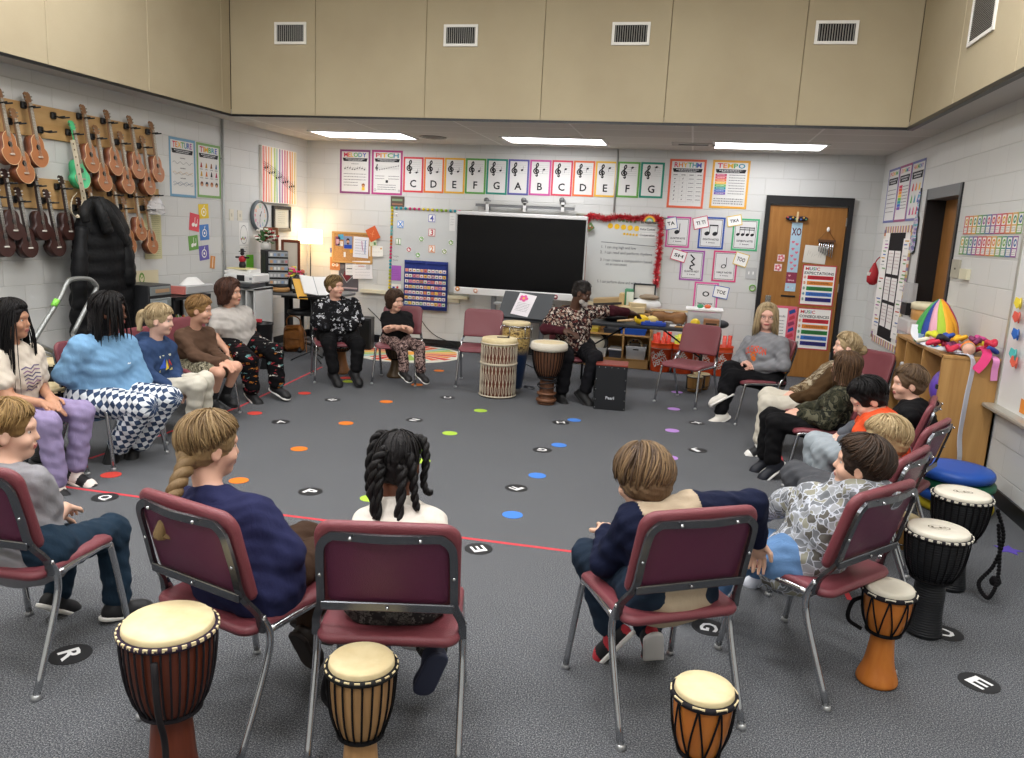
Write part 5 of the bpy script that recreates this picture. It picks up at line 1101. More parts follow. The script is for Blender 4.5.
# ================================================================ screen on its stand
TVY = YB-.42; SCR = NT('dark_screen', .3, .22); SCR.b.inputs['Base Color'].default_value = (.0015, .0015, .002, 1)
a, b_, c, d = ony(456.5, 250, TVY), ony(584.2, 255, TVY), ony(520, 217.2, TVY), ony(520, 290.8, TVY); sw, sh = b_[0]-a[0], c[2]-d[2]; sx, sz = (a[0]+b_[0])/2, (c[2]+d[2])/2
tv = empty('interactive_screen', (sx, TVY, 0), label='large black interactive screen on a wheeled stand', cat='screen'); wm = mat('#dcdcda', .35, 0, .5)
MB().use(SCR.m).box((0, .01, sz), (sw, .03, sh), bev=.004).build('display_panel', None, tv)
f = MB().use(wm).box((0, .025, sz+sh/2+.022), (sw+.03, .07, .045), bev=.006).box((0, .022, sz-sh/2-.045), (sw+.03, .075, .09), bev=.006); f.u('#b9bab9', .4, .3).box((-sw/2-.008, .02, sz), (.015, .06, sh)).box((sw/2+.008, .02, sz), (.015, .06, sh)); f.u('#cfcfcd', .5).box((0, .07, sz), (sw*.96, .05, sh*.96))
f.build('bezel', None, tv, label='white bezel')
bt = MU('#3b3c3e', .4)
bt.box((.05, -.018, sz-sh/2-.045), (.3, .004, .02)); [bt.box((-.15+.06*k, -.018, sz-sh/2-.06), (.02, .004, .008)) for k in range(4)]; bt.build('port_strip', None, tv)
sd = MU('#8d9094', .35, .7)
for x in (-.33, .33): sd.box((x, .09, .62), (.06, .05, 1.2))
sd.box((0, .09, .95), (.7, .04, .06)).box((0, .09, .5), (.7, .04, .05)).u('#9a9a98', .5).box((.1, .0, .72), (.75, .3, .025)).box((.25, -.02, .60), (.5, .26, .10)); sd.build('stand', None, tv)
for x in (-.36, .36): MU('#5b5d60', .4, .5).box((x, .02, .07), (.07, .62, .05), bev=.01).sphere((x, -.26, .03), .03, 10).sphere((x, .3, .03), .03, 10).build('base_foot', None, tv)
for (x, y, c_, lab) in ((457.5, 288.8, '#c98a4f', 'orange owl magnet at the lower left corner of the screen'), (475.5, 290.8, '#d8a890', 'pale pink flower magnet on the screen bezel'), (555.5, 297, '#8a3a4a', 'maroon square magnet on the screen bezel')):
    p = ony(x, y, TVY-.02); o, A = sheet('bezel_magnet', 'back', (0, p[0], p[2], .07, .06), c_, 'x', 'magnet', off=.42+.02) if 0 else (None, None)
    q = MU(c_, .6).lathe([(.03, 0), (.032, .004), (.028, .008), (.001, .009)], 9, (0, 0, 0)); q.u('#ece4d8', .6).lathe([(.014, .009), (.012, .011), (.001, .0115)], 8)
    o = q.build('bezel_magnet', label=lab, cat='magnet'); o.matrix_world = Matrix(((1, 0, 0, p[0]), (0, 0, -1, TVY-.017), (0, 1, 0, p[2]), (0, 0, 0, 1)))
# long wooden recorder standing by the screen
p, q = ony(585.3, 246, TVY+.1), ony(582, 300, TVY+.1); rc = MB().use(woodmat('rosewood', '#a04f1f', '#b8602a', 2, 1., .3)).tube([q, ((p[0]+q[0])/2, TVY+.1, (p[2]+q[2])/2), p], .02, 10)
rc.build('bass_recorder', label='long reddish wooden recorder standing right of the screen', cat='recorder')
def mstand(x, y, rz, lab, hh=.95, tilt=50, w=.5, d=.34, base=True, col='#4c4f52'):
    r = empty('music_stand', (x, y, 0), rz, label=lab, cat='music stand'); m = mat(col, .5, .2); M = XF((0, 0, hh), rx=R(tilt))
    MB().use(m).at(M).box((0, 0, 0), (w, d, .006)).box((0, -d/2, .02), (w*1.02, .006, .045)).build('desk_plate', None, r)
    MB().use(m).tube([(0, .02, .03), (0, .02, hh-.02)], .011).build('pole', None, r)
    for k in range(3): a = 2*pi*k/3+.5; MB().use(m).tube([(0, .02, .12), (.16*cos(a), .02+.16*sin(a), .05), (.24*cos(a), .02+.24*sin(a), .008)], .008).build('leg', None, r)
    return r, M
p = ony(526, 306, 9.0); ms, M = mstand(p[0]+.0, 9.0, R(-8), 'grey music stand holding a sheet with a pink flower, in front of the screen', p[2], 52, .62, .38)
sm = MU('#e6e2e6', .7).box((0, 0, 0), (.22, .30, .002)); o = sm.build('song_sheet', label='white sheet with a pink flower drawing lying on the music stand', cat='sheet of paper')
A = Art(.22, .3); A.z = .003; [A.disc(.35+.16*cos(k*1.26), .78+.09*sin(k*1.26), .1, '#e0609c') for k in range(5)]; A.disc(.35, .78, .07, '#e8c04a'); [A.scribble(.15, .85, .55-.07*k, seed=k) for k in range(6)]; A.on(o)
o.matrix_world = XF((p[0], 9.0, 0), R(-8)) @ M @ XF((-.03, .01, .006), R(-8))
# ================================================================ low bin shelf, buckets, folding table
SW = woodmat('birch', '#b98d55', '#c9a068', 0, .7, .5)
l, r_ = ony(598, 350, YB-.42), ony(650.5, 350, YB-.42); SX0, SX1 = l[0]-.55, ony(650.5, 350, YB-.42)[0]; ST = ony(640, 331, YB-.42)[2]+.33-.05
ST = .70
sx = empty('bin_shelf', ((SX0+SX1)/2, YB-.24, 0), label='low birch shelf with storage bins under the whiteboard', cat='shelf'); w = SX1-SX0
m = MB().use(SW); m.box((0, 0, ST), (w, .42, .02)).box((0, 0, .11), (w, .42, .02)).box((0, 0, .42), (w, .42, .02)).box((0, -.2, .055), (w, .02, .1))
for x in (-w/2+.01, w/2-.01): m.box((x, 0, ST/2), (.02, .42, ST))
xd = ony(622.5, 350, YB-.42)[0]-(SX0+SX1)/2; m.box((xd, 0, ST/2), (.02, .42, ST)); m.box((xd-.55, 0, ST/2), (.02, .42, ST)); m.box((0, .2, ST/2), (w, .01, ST)); m.build('carcass', None, sx)
def bin_(name, px, yb, depth, col, lab, cat='storage bin', lid=None, alpha=1., taper=.9):
    """px = (x0,y0,x1,y1) of its front face at depth yb"""
    a, b2 = ony(px[0], (px[1]+px[3])/2, yb), ony(px[2], (px[1]+px[3])/2, yb); t_, bo = ony((px[0]+px[2])/2, px[1], yb), ony((px[0]+px[2])/2, px[3], yb); W, Hh = b2[0]-a[0], t_[2]-bo[2]
    r = empty(name, ((a[0]+b2[0])/2, yb+depth/2, bo[2]), label=lab, cat=cat); m = MB().use(mat(col, .4, alpha=alpha)); n = 4
    P = [(-1, -1), (1, -1), (1, 1), (-1, 1)]; vs = [(x*W/2*taper, y*depth/2*taper, 0) for x, y in P]+[(x*W/2, y*depth/2, Hh) for x, y in P]+[(x*(W/2-.008), y*(depth/2-.008), Hh) for x, y in P]+[(x*(W/2*taper-.008), y*(depth/2*taper-.008), .01) for x, y in P]
    fs = [(3, 2, 1, 0)]+[(i, (i+1) % 4, 4+(i+1) % 4, 4+i) for i in range(4)]+[(4+i, 4+(i+1) % 4, 8+(i+1) % 4, 8+i) for i in range(4)]+[(8+i, 8+(i+1) % 4, 12+(i+1) % 4, 12+i) for i in range(4)]+[(12, 13, 14, 15)]
    m.add(vs, fs).box((0, -depth/2, Hh-.008), (W+.01, .012, .016)); m.build('tub', None, r)
    if lid: MB().use(mat(lid, .4)).box((0, 0, Hh+.01), (W+.02, depth+.02, .02), bev=.006).build('lid', None, r)
    return r, W, Hh
FY = YB-.44
b, W, Hh = bin_('storage_bin', (625.5, 346.5, 645.5, 360.8), FY, .3, '#d5d7da', 'white open bin with a slot handle on the lower shelf right side')
MU('#3b3d42', .5).box((0, -.152, Hh*.78), (.07, .006, .016), bev=.002).build('slot_handle', None, b)
tb_ = MU('#cdbb9a', .5).tube([(.085*cos(a), 0, .085*sin(a)) for a in [2*pi*i/24 for i in range(24)]], .014, 8, closed=True).u('#2c2a2a', .5); [tb_.box((.07*cos(a), 0, .07*sin(a)), (.02, .03, .02), RY(-a)) for a in (.5, 1.2, 1.9, 2.6)]
o = tb_.build('tambourine', label='pale tambourine sticking out of the white slotted bin', cat='tambourine'); q = ony(635, 344, FY+.15); o.location = (q[0], FY+.15, q[2]-.02)
bin_('storage_bin', (608.5, 350.5, 622, 358.5), FY, .3, '#5a6070', 'dark grey bin with a white lid on the lower shelf', lid='#d9dadc')
bin_('storage_bin', (586.5, 347.5, 606, 358.8), FY, .3, '#dcdcd8', 'white bin holding a round drum on the lower shelf left side')
bin_('storage_bin', (619.8, 328.8, 646.2, 336.5), FY, .3, '#2456b8', 'bright blue bin on the upper shelf')
bin_('storage_bin', (603.5, 328.5, 618.5, 334.5), FY, .3, '#34353a', 'black bin on the upper shelf beside the blue bin')
bin_('storage_bin', (586, 327.5, 598, 334), FY, .3, '#c9b13f', 'yellow basket on the upper shelf behind the man')
q = ony(595, 343, FY+.1); hd = MU('#d8d2c0', .5).lathe([(.12, 0), (.125, .01), (.125, .05), (.001, .052)], 28, (0, 0, 0), RX(R(80))).u('#2e2c2b', .5).lathe([(.15, -.01), (.15, .03), (.13, .035)], 28, (.02, .02, 0), RX(R(80)))
o = hd.build('hand_drum', label='round pale hand drum leaning in the white bin behind the man', cat='hand drum'); o.location = (q[0], FY+.12, q[2])
def bucket(px, py, yb, lab, text=True, dia=.265, hh=.37, rz=0.):
    q = ony(px, py, yb); r = empty('orange_bucket', (q[0], yb, 0), rz, label=lab, cat='bucket', group='orange buckets along the back wall'); om = mat('#e04f1c', .4, 0, .4)
    MB().use(om).lathe([(dia*.44, 0), (dia*.45, .01), (dia*.5, hh*.78), (dia*.52, hh*.79), (dia*.52, hh*.84), (dia*.505, hh*.85), (dia*.51, hh-.02), (dia*.53, hh-.01), (dia*.52, hh), (dia*.48, hh-.005), (dia*.43, .02), (.001, .015)], 32).build('pail', None, r)
    MU('#c9c7c2', .4, .6).tube([(dia*.52*cos(a), dia*.52*sin(a)*.99, hh*.8-.13*abs(cos(a/1.))*0-.10*sin(a if a < pi else 0)) for a in [pi+pi*i/12 for i in range(13)]], .003, 6).build('wire_handle', None, r)
    if text:
        A = Art(1, 1); A.z = 0; rt = R(32)
        for (t, y, hh_, wd) in (('THE', .105, .032, .08), ('HOME', .045, .07, .2), ('DEPOT', -.035, .066, .21)): A.text(t, .5+(-y)*sin(rt)+(-.045 if t == 'THE' else 0), .5+y*cos(rt)+(-.03 if t == 'THE' else 0), hh_, '#f0e6de', wid=wd*.95, rot=rt)
        A.mb.v = [((dia*.475+.012+.0*z)*sin(x/(dia*.48)), -(dia*.455+.004+(y+.17)*.11)*cos(x/(dia*.48)), y+.17) for x, y, z in A.mb.v]
        A.mb.v = [(sin(atan2(x, -y))*(dia*.455+.003+z*.14*dia), -cos(atan2(x, -y))*(dia*.455+.003+z*.14*dia), z) for x, y, z in A.mb.v]
        A.on(r, 'lettering')
    return r, q
BY = YB-.42
for i, (px, lab, yb) in enumerate(((661.5, 'orange bucket with white lettering beside the shelf, holding red tubes', BY), (683, 'orange bucket with white lettering holding yellow tubes', BY), (705, 'orange bucket with white lettering behind the empty chair back', BY), (722, 'orange bucket beside the seated woman, holding red tubes', BY+.06))):
    r, q = bucket(px, 350, yb, lab, rz=R(-10))
    cols_ = (['#d8341f', '#e0452a'], ['#e0d63a', '#c9dc4a'], ['#d8341f'], ['#d8452f', '#e05a4a'])[i]
    for k in range(7):
        a = 2*pi*k/7+.4; rr = .072; dx, dy = rr*cos(a), rr*sin(a); t = MB().use(mat(cols_[k % len(cols_)], .4)).tube([(0, 0, .03), (dx*.3, dy*.3, .5-.012*k)], .026, 10)
        o = t.build('tuned_tube', label=('%s plastic tube standing in the %s' % (('red', 'yellow', 'red', 'red')[i], ('bucket beside the shelf', 'second bucket from the shelf', 'bucket behind the empty chair back', 'bucket beside the seated woman')[i])), cat='percussion tube', group='plastic tubes in bucket %s' % 'abcd'[i]); o.location = (q[0]+dx, yb+dy, 0)
# folding table
ty = 9.2; tl, tr = ony(590, 322, ty-.3), ony(692, 331, ty-.3); tz = .735
TBX0, TBX1 = ony(572, 322, ty-.3)[0], ony(717, 330, ty-.3)[0]; tb = empty('folding_table', ((TBX0+TBX1)/2, ty, 0), R(0), label='black folding table covered with small percussion instruments', cat='table'); TW = TBX1-TBX0
tz = ony(640, 325.5, ty-.3)[2]
TM = mat('#26282b', .5); MB().use(TM).box((0, 0, tz-.02), (TW, .6, .035), bev=.008).build('table_top', None, tb)
for s_ in (-1, 1):
    for y in (-.24, .24): MU('#1d1e20', .4, .3).tube([(s_*(TW/2-.14), y, .0), (s_*(TW/2-.14), y, tz-.04)], .014).build('leg', None, tb)
    MU('#1d1e20', .4, .3).tube([(s_*(TW/2-.14), -.24, .32), (s_*(TW/2-.14), .24, .32)], .01).tube([(s_*(TW/2-.14), 0, .32), (s_*(TW/2-.62), 0, tz-.04)], .01).build('brace', None, tb)
def ontab(px, py, dy=0.): q = ony(px, py, ty+dy); return q[0], ty+dy
def put(mb, name, px, lab, cat, dy=0., rz=0., z=0., group=None): o = mb.build(name, label=lab, cat=cat, group=group); x, y = ontab(px, 325, dy); o.location = (x, y, tz-.002+z); o.rotation_euler = (0, 0, rz); return o
YEL = mat('#e0c026', .35)
def maraca(px, c, lab, rz, dy, k=1.):
    r = empty('maraca', label=lab, cat='maraca'); m = mat(c, .35); x, y = ontab(px, 325, dy); r.location = (x, y, tz); r.rotation_euler = (0, 0, rz)
    MB().use(m).sphere((0, 0, .055*k), .055*k, 16, (1.45, 1, 1)).build('rattle', None, r); MU('#c9a87a', .5).tube([(-.07*k, 0, .045*k), (-.26*k, 0, .02)], [.018, .011], 10).build('handle', None, r)
maraca(641, '#e3bd24', 'large yellow maraca lying on the black table, nearest the edge', R(-4), -.2, 1.05); maraca(652.5, '#dfc67a', 'pale yellow maraca lying beyond the large yellow one', R(-8), -.02, .9)
def tri(c): return MU(c, .4)
b = MU('#22409a', .4).box((0, 0, .022), (.28, .09, .044), bev=.01).u('#3f62c0', .4).box((-.07, 0, .046), (.06, .07, .02)).box((.06, 0, .046), (.07, .07, .02)); put(b, 'blue_block', 653.5, 'dark blue percussion block set on the table edge below the maracas', 'percussion block', -.22)
cb = MB().use(woodmat('cabasa_wood', '#7a5433', '#a07448', 0, 1., .5)); cb.lathe([(.03, -.2), (.065, -.17), (.075, -.08), (.05, -.03), (.05, .03), (.08, .08), (.075, .17), (.03, .2)], 18, (0, 0, .09), RY(R(90))); cb.u('#5a4030', .6).box((-.2, 0, .06), (.02, .1, .12)).box((.2, 0, .06), (.02, .1, .12)).u('#cbb28a', .5).box((0, -.02, .165), (.42, .03, .02))
put(cb, 'gourd_rattle', 668, 'brown wooden gourd rattle frame on the table', 'rattle', .02)
put(MU('#1c1c1e', .5).sphere((0, 0, .06), .17, 20, (1.05, .8, .36)), 'black_case', 612, 'rounded black case on the table behind the man arm', 'case', .0)
cs = MU('#2b2a2c', .5); 
for dx in (-.05, .05): cs.lathe([(.03, 0), (.036, .01), (.034, .03), (.02, .04)], 14, (dx, 0, 0))
put(cs.u('#a98250', .5).box((-.02, -.05, .01), (.16, .03, .018), bev=.004), 'castanets', 684, 'pair of black castanets with a wooden handle', 'castanets', -.18)
put(MB().use(YEL).sphere((0, 0, .055), .055, 16), 'yellow_ball', 695, 'small yellow shaker ball near the end of the table', 'shaker', -.15)
put(MB().use(woodmat('cedar', '#8a5f3f', '#a67a55', 0, 1., .5)).box((0, 0, .055), (.17, .13, .11), bev=.006).u('#3a2a20', .6).box((0, -.066, .06), (.12, .004, .02)), 'wood_block', 711, 'brown wooden box drum at the table end', 'wood block', -.1)
put(MU('#dcdcda', .6).box((0, 0, .004), (.16, .2, .006)).box((.02, .01, .01), (.15, .18, .004), RZ(.2)), 'paper_stack', 677, 'loose white papers lying on the black table', 'papers', -.05)
tub = put(MU('#dfe2e6', .3, 0, .5, alpha=.5).box((0, 0, .09), (.38, .26, .18), bev=.01), 'clear_tub', 703, 'clear plastic tub with a white lid at the table end', 'storage bin', .14); MU('#e9e9e7', .4).box((0, 0, .195), (.42, .29, .03), bev=.008).build('lid', None, tub)
for k, (dx, c_, s_) in enumerate(((-.08, '#4a4a55', .06), (.03, '#5a5a6a', .065), (.1, '#6a4a5a', .05))): put(MU(c_, .5).sphere((0, 0, .07), s_, 12), 'egg_shaker', 703+dx*80, ('grey', 'slate', 'mauve')[k]+' round shaker inside the clear tub', 'shaker', .14)
for (px, c_, lab) in ((698.5, '#3f9a6a', 'green egg shaker on the clear tub lid'), (706, '#d8663a', 'orange egg shaker on the clear tub lid')): put(MU(c_, .4).sphere((0, 0, .02), .03, 12, (1.3, 1, .8)), 'egg_shaker', px, lab, 'shaker', .1, z=.212)
sm_ = MU('#3a3a3d', .5).sphere((0, 0, .04), .1, 14, (1, .6, .5)); put(sm_, 'black_pouch', 720, 'dark grey pouch at the very end of the black table', 'pouch', .1)
# things on the low shelf top (behind the table)
SZ = ST+.01
def shelfput(mb, name, px, lab, cat, dy=0., rz=0., z=0.): o = mb.build(name, label=lab, cat=cat); q = ony(px, 310, YB-.3+dy); o.location = (q[0], YB-.3+dy, SZ+z); o.rotation_euler = (0, 0, rz); return o
bx = MB().use(woodmat('crate', '#9c8258', '#b59a6e', 0, 1., .6)); bx.box((0, 0, .1), (.36, .25, .12), RY(R(-6))).u('#2e2b28', .6).box((0, -.127, .09), (.36, .01, .03), RY(R(-6))).u('#c9ac78', .5).box((.17, 0, .13), (.06, .26, .2)).u('#6b5a3c', .6).box((0, 0, .03), (.38, .27, .05), RY(R(-3)))
shelfput(bx, 'wooden_crate', 608, 'open wooden crate of instruments on the low shelf behind the man', 'crate')
shelfput(MU('#4f8f6a', .7).box((0, 0, .14), (.1, .2, .28)).u('#cfd8cc', .7).box((.02, -.101, .14), (.09, .004, .22)), 'book_box', 628, 'green and white box on the low shelf', 'box', .1)
shelfput(MU('#e2e2df', .5).sphere((0, 0, .1), .15, 18, (1.25, .8, .62)).u('#8a7a66', .7).sphere((.03, -.03, .2), .1, 12, (1.3, .9, .4)), 'white_sack', 646, 'white bag with a crumpled brown top on the low shelf', 'bag', -.0)
f = MU('#23262a', .5); w_, h_ = .27, .19
for (cx, cz, dx, dz) in ((0, h_/2, w_, .02), (0, -h_/2, w_, .02), (-w_/2, 0, .02, h_), (w_/2, 0, .02, h_)): f.box((cx, 0, .25+cz), (dx, .015, dz))
f.u('#cfc9bf', .6).box((0, .004, .25), (w_, .004, h_)); shelfput(f, 'picture_frame', 643, 'black landscape picture frame standing on the low shelf', 'picture frame', .18)
shelfput(MU('#c9b48a', .6).box((0, 0, .04), (.3, .2, .08), bev=.01).box((.05, 0, .1), (.2, .18, .05), RZ(.2)), 'cardboard_tray', 633, 'tan cardboard tray on the low shelf', 'tray', -.1)
# ================================================================ rug and floor marks
rg = empty('round_rug', tuple(onz(425.5, 350, 0.)), label='round rug with a colourful sunburst pattern near the back wall', cat='rug'); c0 = Vector(rg.location); rl, rr2 = onz(361, 350), onz(468, 352); RR = (Vector(rl)-Vector(rr2)).length/2; cc0 = (Vector(rl)+Vector(rr2))/2; rg.location = (cc0.x, min(cc0.y, YB-RR-.05), 0)
rb_ = MU('#d8d6c8', .95).lathe([(RR, 0), (RR, .006), (RR-.01, .009), (.001, .009)], 48); rb_ = rb_.build('rug_base', None, rg)
A = MB(); rc_ = ['#c9453a', '#e0893a', '#e3b84a', '#9ab85a', '#8fb8b0', '#d86a4a']; rnd = random.Random(11)
for k in range(26):
    a0 = 2*pi*k/26; a1 = a0+2*pi/26*.62; r0 = .3*RR*rnd.uniform(.6, 1.1); r1 = RR*rnd.uniform(.8, .98); A.use(mat(rc_[k % 6], .95)).add([(r0*cos(a0), r0*sin(a0), .0105), (r0*cos(a1), r0*sin(a1), .0105), (r1*cos(a1+.02), r1*sin(a1+.02), .0105), (r1*cos(a0-.02), r1*sin(a0-.02), .0105)], [(0, 1, 2, 3)])
A.u('#e6a040', .95).lathe([(RR*.2, .0105), (RR*.19, .011), (.001, .011)], 24); A.build('sunburst_pattern', None, rg)
def spot(px, py, c, cn, near, star=False):
    q = onz(px, py); n = 20; m = MU(c, .8, 0, .1); r_ = .062
    if star: poly = [(r_*1.25*(1 if i % 2 == 0 else .5)*cos(pi*i/5), r_*1.25*(1 if i % 2 == 0 else .5)*sin(pi*i/5)) for i in range(10)]
    else: poly = [(r_*cos(2*pi*i/n), r_*sin(2*pi*i/n)) for i in range(n)]
    o = m.prism(poly, .0005, .0025).build('floor_spot', label='%s %s floor marker %s' % (cn, 'star' if star else 'round', near), cat='floor marker'); o.location = (q[0], q[1], 0)
OR_, RD, GN, BL, PU = '#dd7a2e', '#d0483f', '#a9cc4a', '#4a7fd0', '#b58ad0'
for a in ((304.5, 393.3, RD, 'red', 'beside the printed black pants'), (254.8, 413.3, RD, 'red', 'between the braided girl and the printed black pants'), (346, 378, RD, 'red', 'between the black shoes'), (386, 392, '#c8d23a', 'tiny yellow', 'x'),
          (318.5, 527, OR_, 'x', '') , ):
    if a[3] in ('x', 'tiny yellow'): continue
    spot(*a)
for (px, py, c, cn, near) in ((238.8, 480.7, OR_, 'orange', 'directly beside the face of the braided girl'), (299.2, 449, OR_, 'orange', 'third from the back in its row'), (346, 423.3, OR_, 'orange', 'second from the back in its row'), (386.2, 401.8, OR_, 'orange', 'in front of the child with folded arms'), (439, 370.8, OR_, 'orange', 'beside the round rug'), (417, 384.8, OR_, 'orange', 'under the sneakers of the child with folded arms'),
                          (348.5, 381.5, '#b9cc40', 'yellow-green', 'under the black shoes of the hoodie boy'), (370, 498.5, GN, 'lime green', 'half hidden behind the black twists'), (449.8, 433.4, GN, 'lime green', 'in the open floor beside the black twists'), (480.5, 410.7, GN, 'lime green', 'in front of the rope laced drum'),
                          (512.5, 515, BL, 'blue', 'nearest the camera'), (537.2, 475.7, BL, 'blue', 'second from the camera'), (559, 445.2, BL, 'blue', 'third from the camera'), (574.2, 420.2, BL, 'blue', 'in front of the black box drum'), (422, 461, GN, 'lime green', 'just past the hair twists'),
                          (672.2, 430.6, PU, 'lilac', 'in front of the white sneakers'), (670, 457.8, PU, 'lilac', 'behind the head of the navy sleeve boy'), (673.8, 409, PU, 'lilac', 'before the empty chair'), (677, 392.2, PU, 'lilac', 'under the empty chair'), (111, 475, RD, 'red', 'beside the sneakers of the girl in lilac pants'),
                          (843, 587, '#c0392f', 'x', ''), ):
    if near: spot(px, py, c, cn, near)
spot(1008.5, 550, '#5b4aa8', 'purple', 'near the right baseboard', True)
def decal(px, py, t, lab, rz=0.):
    q = onz(px, py); A = Art(.15, .15); A.z = .0022; A.text(t, .5, .5, .5, '#e3e3e3', wid=.5)
    o = MU('#1d1e20', .7).prism([(.075*cos(2*pi*i/24), .075*sin(2*pi*i/24)) for i in range(24)], .0005, .0022).build('letter_spot', label=lab, cat='floor marker'); A.on(o); o.location = (q[0], q[1], 0); o.rotation_euler = (0, 0, rz)
for i, (px, py, t, lab) in enumerate(((70.5, 654.7, 'R', 'black letter spot under the leg of the grey tee boy chair'), (310.5, 491.7, 'P', 'black letter spot in front of the braided girl'), (105, 497.5, 'Q', 'black letter spot beside the long red tape'), (280.7, 421.9, 'A', 'black letter spot past the top of the braided head'), (332.7, 399.8, 'B', 'black letter spot before the black shoes'), (414.5, 420, 'N', 'black letter spot in the open floor centre'),
                                     (447.5, 397.6, 'C', 'black letter spot beside the rope laced drum'), (478.5, 549, 'E', 'black letter spot just outside the red tape in the middle'), (516.4, 488.2, 'F', 'black letter spot beside the second blue dot'), (542.3, 450, 'G', 'black letter spot beside the third blue dot'), (560.7, 422.5, 'H', 'black letter spot beside the farthest blue dot'),
                                     (697.8, 450.3, 'J', 'black letter spot near the black trainers'), (696.5, 423, 'K', 'black letter spot at the white sneaker'), (709, 627.5, 'G', 'black letter spot between the two closest occupied chairs on the door side'), (416, 641, 'T', 'black letter spot below the girl with black twists'), (979, 683, 'E', 'black letter spot in the lower corner beside the orange djembe'), (945, 633, 'D', 'black letter spot at the foot of the black djembe'), (447.5, 380, 'D', 'x'))):
    if lab != 'x': decal(px, py, t, lab, R(-35+23*i))
def tape(pts, lab):
    m = MU('#c8434a', .7, 0, .2); P = [Vector(onz(*p)) for p in pts]
    for a, b in zip(P, P[1:]):
        d = (b-a).normalized(); n = Vector((-d.y, d.x, 0))*.0125; m.add([a+n, a-n, b-n, b+n, a+n+Vector((0, 0, .0012)), a-n+Vector((0, 0, .0012)), b-n+Vector((0, 0, .0012)), b+n+Vector((0, 0, .0012))], [(3, 2, 1, 0), (4, 5, 6, 7), (0, 1, 5, 4), (1, 2, 6, 5), (2, 3, 7, 6), (3, 0, 4, 7)])
    m.build('floor_tape', label=lab, cat='tape')
tape(((-10, 477), (66, 487), (143, 497.5)), 'red floor tape by the lilac pants girl'); tape(((143, 497.5), (575, 552), (700, 568)), 'long red floor tape in front of the nearest chairs')
tape(((90, 458.5), (160, 435.5), (240, 406.5), (322, 367)), 'red floor tape running past the left row of children'); tape(((780, 455), (787, 478), (850, 600)), 'red floor tape under the chairs on the door side')
# ================================================================ desk corner (left back)
DKM = mat('#1c1d1f', .45); 
DZT = .74; DY = 9.25
dl, dr_ = ony(268, 291, DY-.3), ony(309, 291, DY-.3); dsk = empty('desk', (0, 0, 0), label='dark desk with a grey top in the back left corner under the lamp', cat='desk')
XA, XB = dl[0], dr_[0]+.35; DZT = dl[2]; dsk.location = ((XA+XB)/2, DY, 0); DWd = XB-XA
m = MU('#6b6c6c', .4); pad(m, rrect(DWd, .8, .12, 6), .035, .01, lambda x, y, z: (x, y, DZT-.018+z)); m.build('desk_top', None, dsk)
for s_ in (-1, 1): MB().use(DKM).box((s_*(DWd/2-.12), 0, DZT/2), (.07, .1, DZT-.06)).box((s_*(DWd/2-.12), 0, .025), (.09, .62, .05), bev=.01).build('leg', None, dsk)
MB().use(DKM).box((0, .25, DZT-.2), (DWd-.3, .03, .3)).box((0, 0, DZT-.06), (DWd-.25, .4, .04)).build('modesty_panel', None, dsk)
def setat(mb, name, px, Y, z, lab, cat, rz=0., group=None, y=288): o = mb.build(name, label=lab, cat=cat, group=group); q = ony(px, y, Y); o.location = (q[0], Y, z); o.rotation_euler = (0, 0, rz); return o
def pxw(x0, x1, Y, y=288): a = ony(x0, y, Y)[0]; b = ony(x1, y, Y)[0]; return (a+b)/2, b-a
# black drawer tower
x, w = pxw(257, 281, 8.85); zt = ony(267, 250.5, 8.85)[2]; hh = zt-DZT
tw = empty('drawer_tower', (x-.02, 9.02, DZT), R(42), label='black tower of small clear drawers on the desk below the flowers', cat='drawer unit')
MB().use(DKM).box((0, .0, hh/2), (w*.85, .28, hh), bev=.005).build('case', None, tw)
for k in range(6):
    z = hh*(k+.5)/6; d = MU('#9da0a2', .3, 0, .5).box((.015, -.145, z), (w*.72, .012, hh/6*.72)).build('drawer', None, tw); c = MB(); rnd = random.Random(k)
    for j in range(5): c.u(rnd.choice(['#c9c9c9', '#d0a070', '#8aa0c0', '#c08080', '#e0e0da', '#7a7a7a']), .6).box((-.09+.045*j+.02, -.152, z-.005), (.03, .004, hh/6*.4))
    c.build('contents', None, d)
def flowers(name, px, Y, z, lab, cols, vase, vh, vr, spread, n=26, seed=1, ph=.12):
    r = empty(name, (ony(px, 270, Y)[0], Y, z), label=lab, cat='flowers'); rnd = random.Random(seed)
    MB().use(vase).lathe([(vr*.7, 0), (vr, .02), (vr*1.05, vh*.6), (vr*.9, vh), (vr*.8, vh-.01), (.001, vh-.02)], 20).build('vase', None, r)
    lf = MU('#3d6a35', .6)
    for i in range(46):
        a = rnd.uniform(0, 2*pi); e = rnd.uniform(-.1, 1.3); d = Vector((cos(a)*cos(e), sin(a)*cos(e), sin(e))); b = Vector((0, 0, vh))+d*rnd.uniform(.2, 1)*spread*.8; s_ = d.orthogonal().normalized()*.014; t = d*.06
        lf.add([b, b+t*.5+s_, b+t, b+t*.5-s_], [(0, 1, 2, 3)])
    lf.build('leaves', None, r); f = MB()
    for i in range(n):
        a = rnd.uniform(0, 2*pi); e = rnd.uniform(0, 1.4); d = Vector((cos(a)*cos(e), sin(a)*cos(e), sin(e)*.9)); c = Vector((0, 0, vh+ph*.2))+d*spread*rnd.uniform(.75, 1.1); rr = rnd.uniform(.016, .03)
        f.use(mat(cols[i % len(cols)], .7))
        for k in range(5): f.sphere(c+Vector((rr*.7*cos(k*1.26), rr*.7*sin(k*1.26), rr*.2)), rr*.55, 6)
    f.build('blossoms', None, r); return r
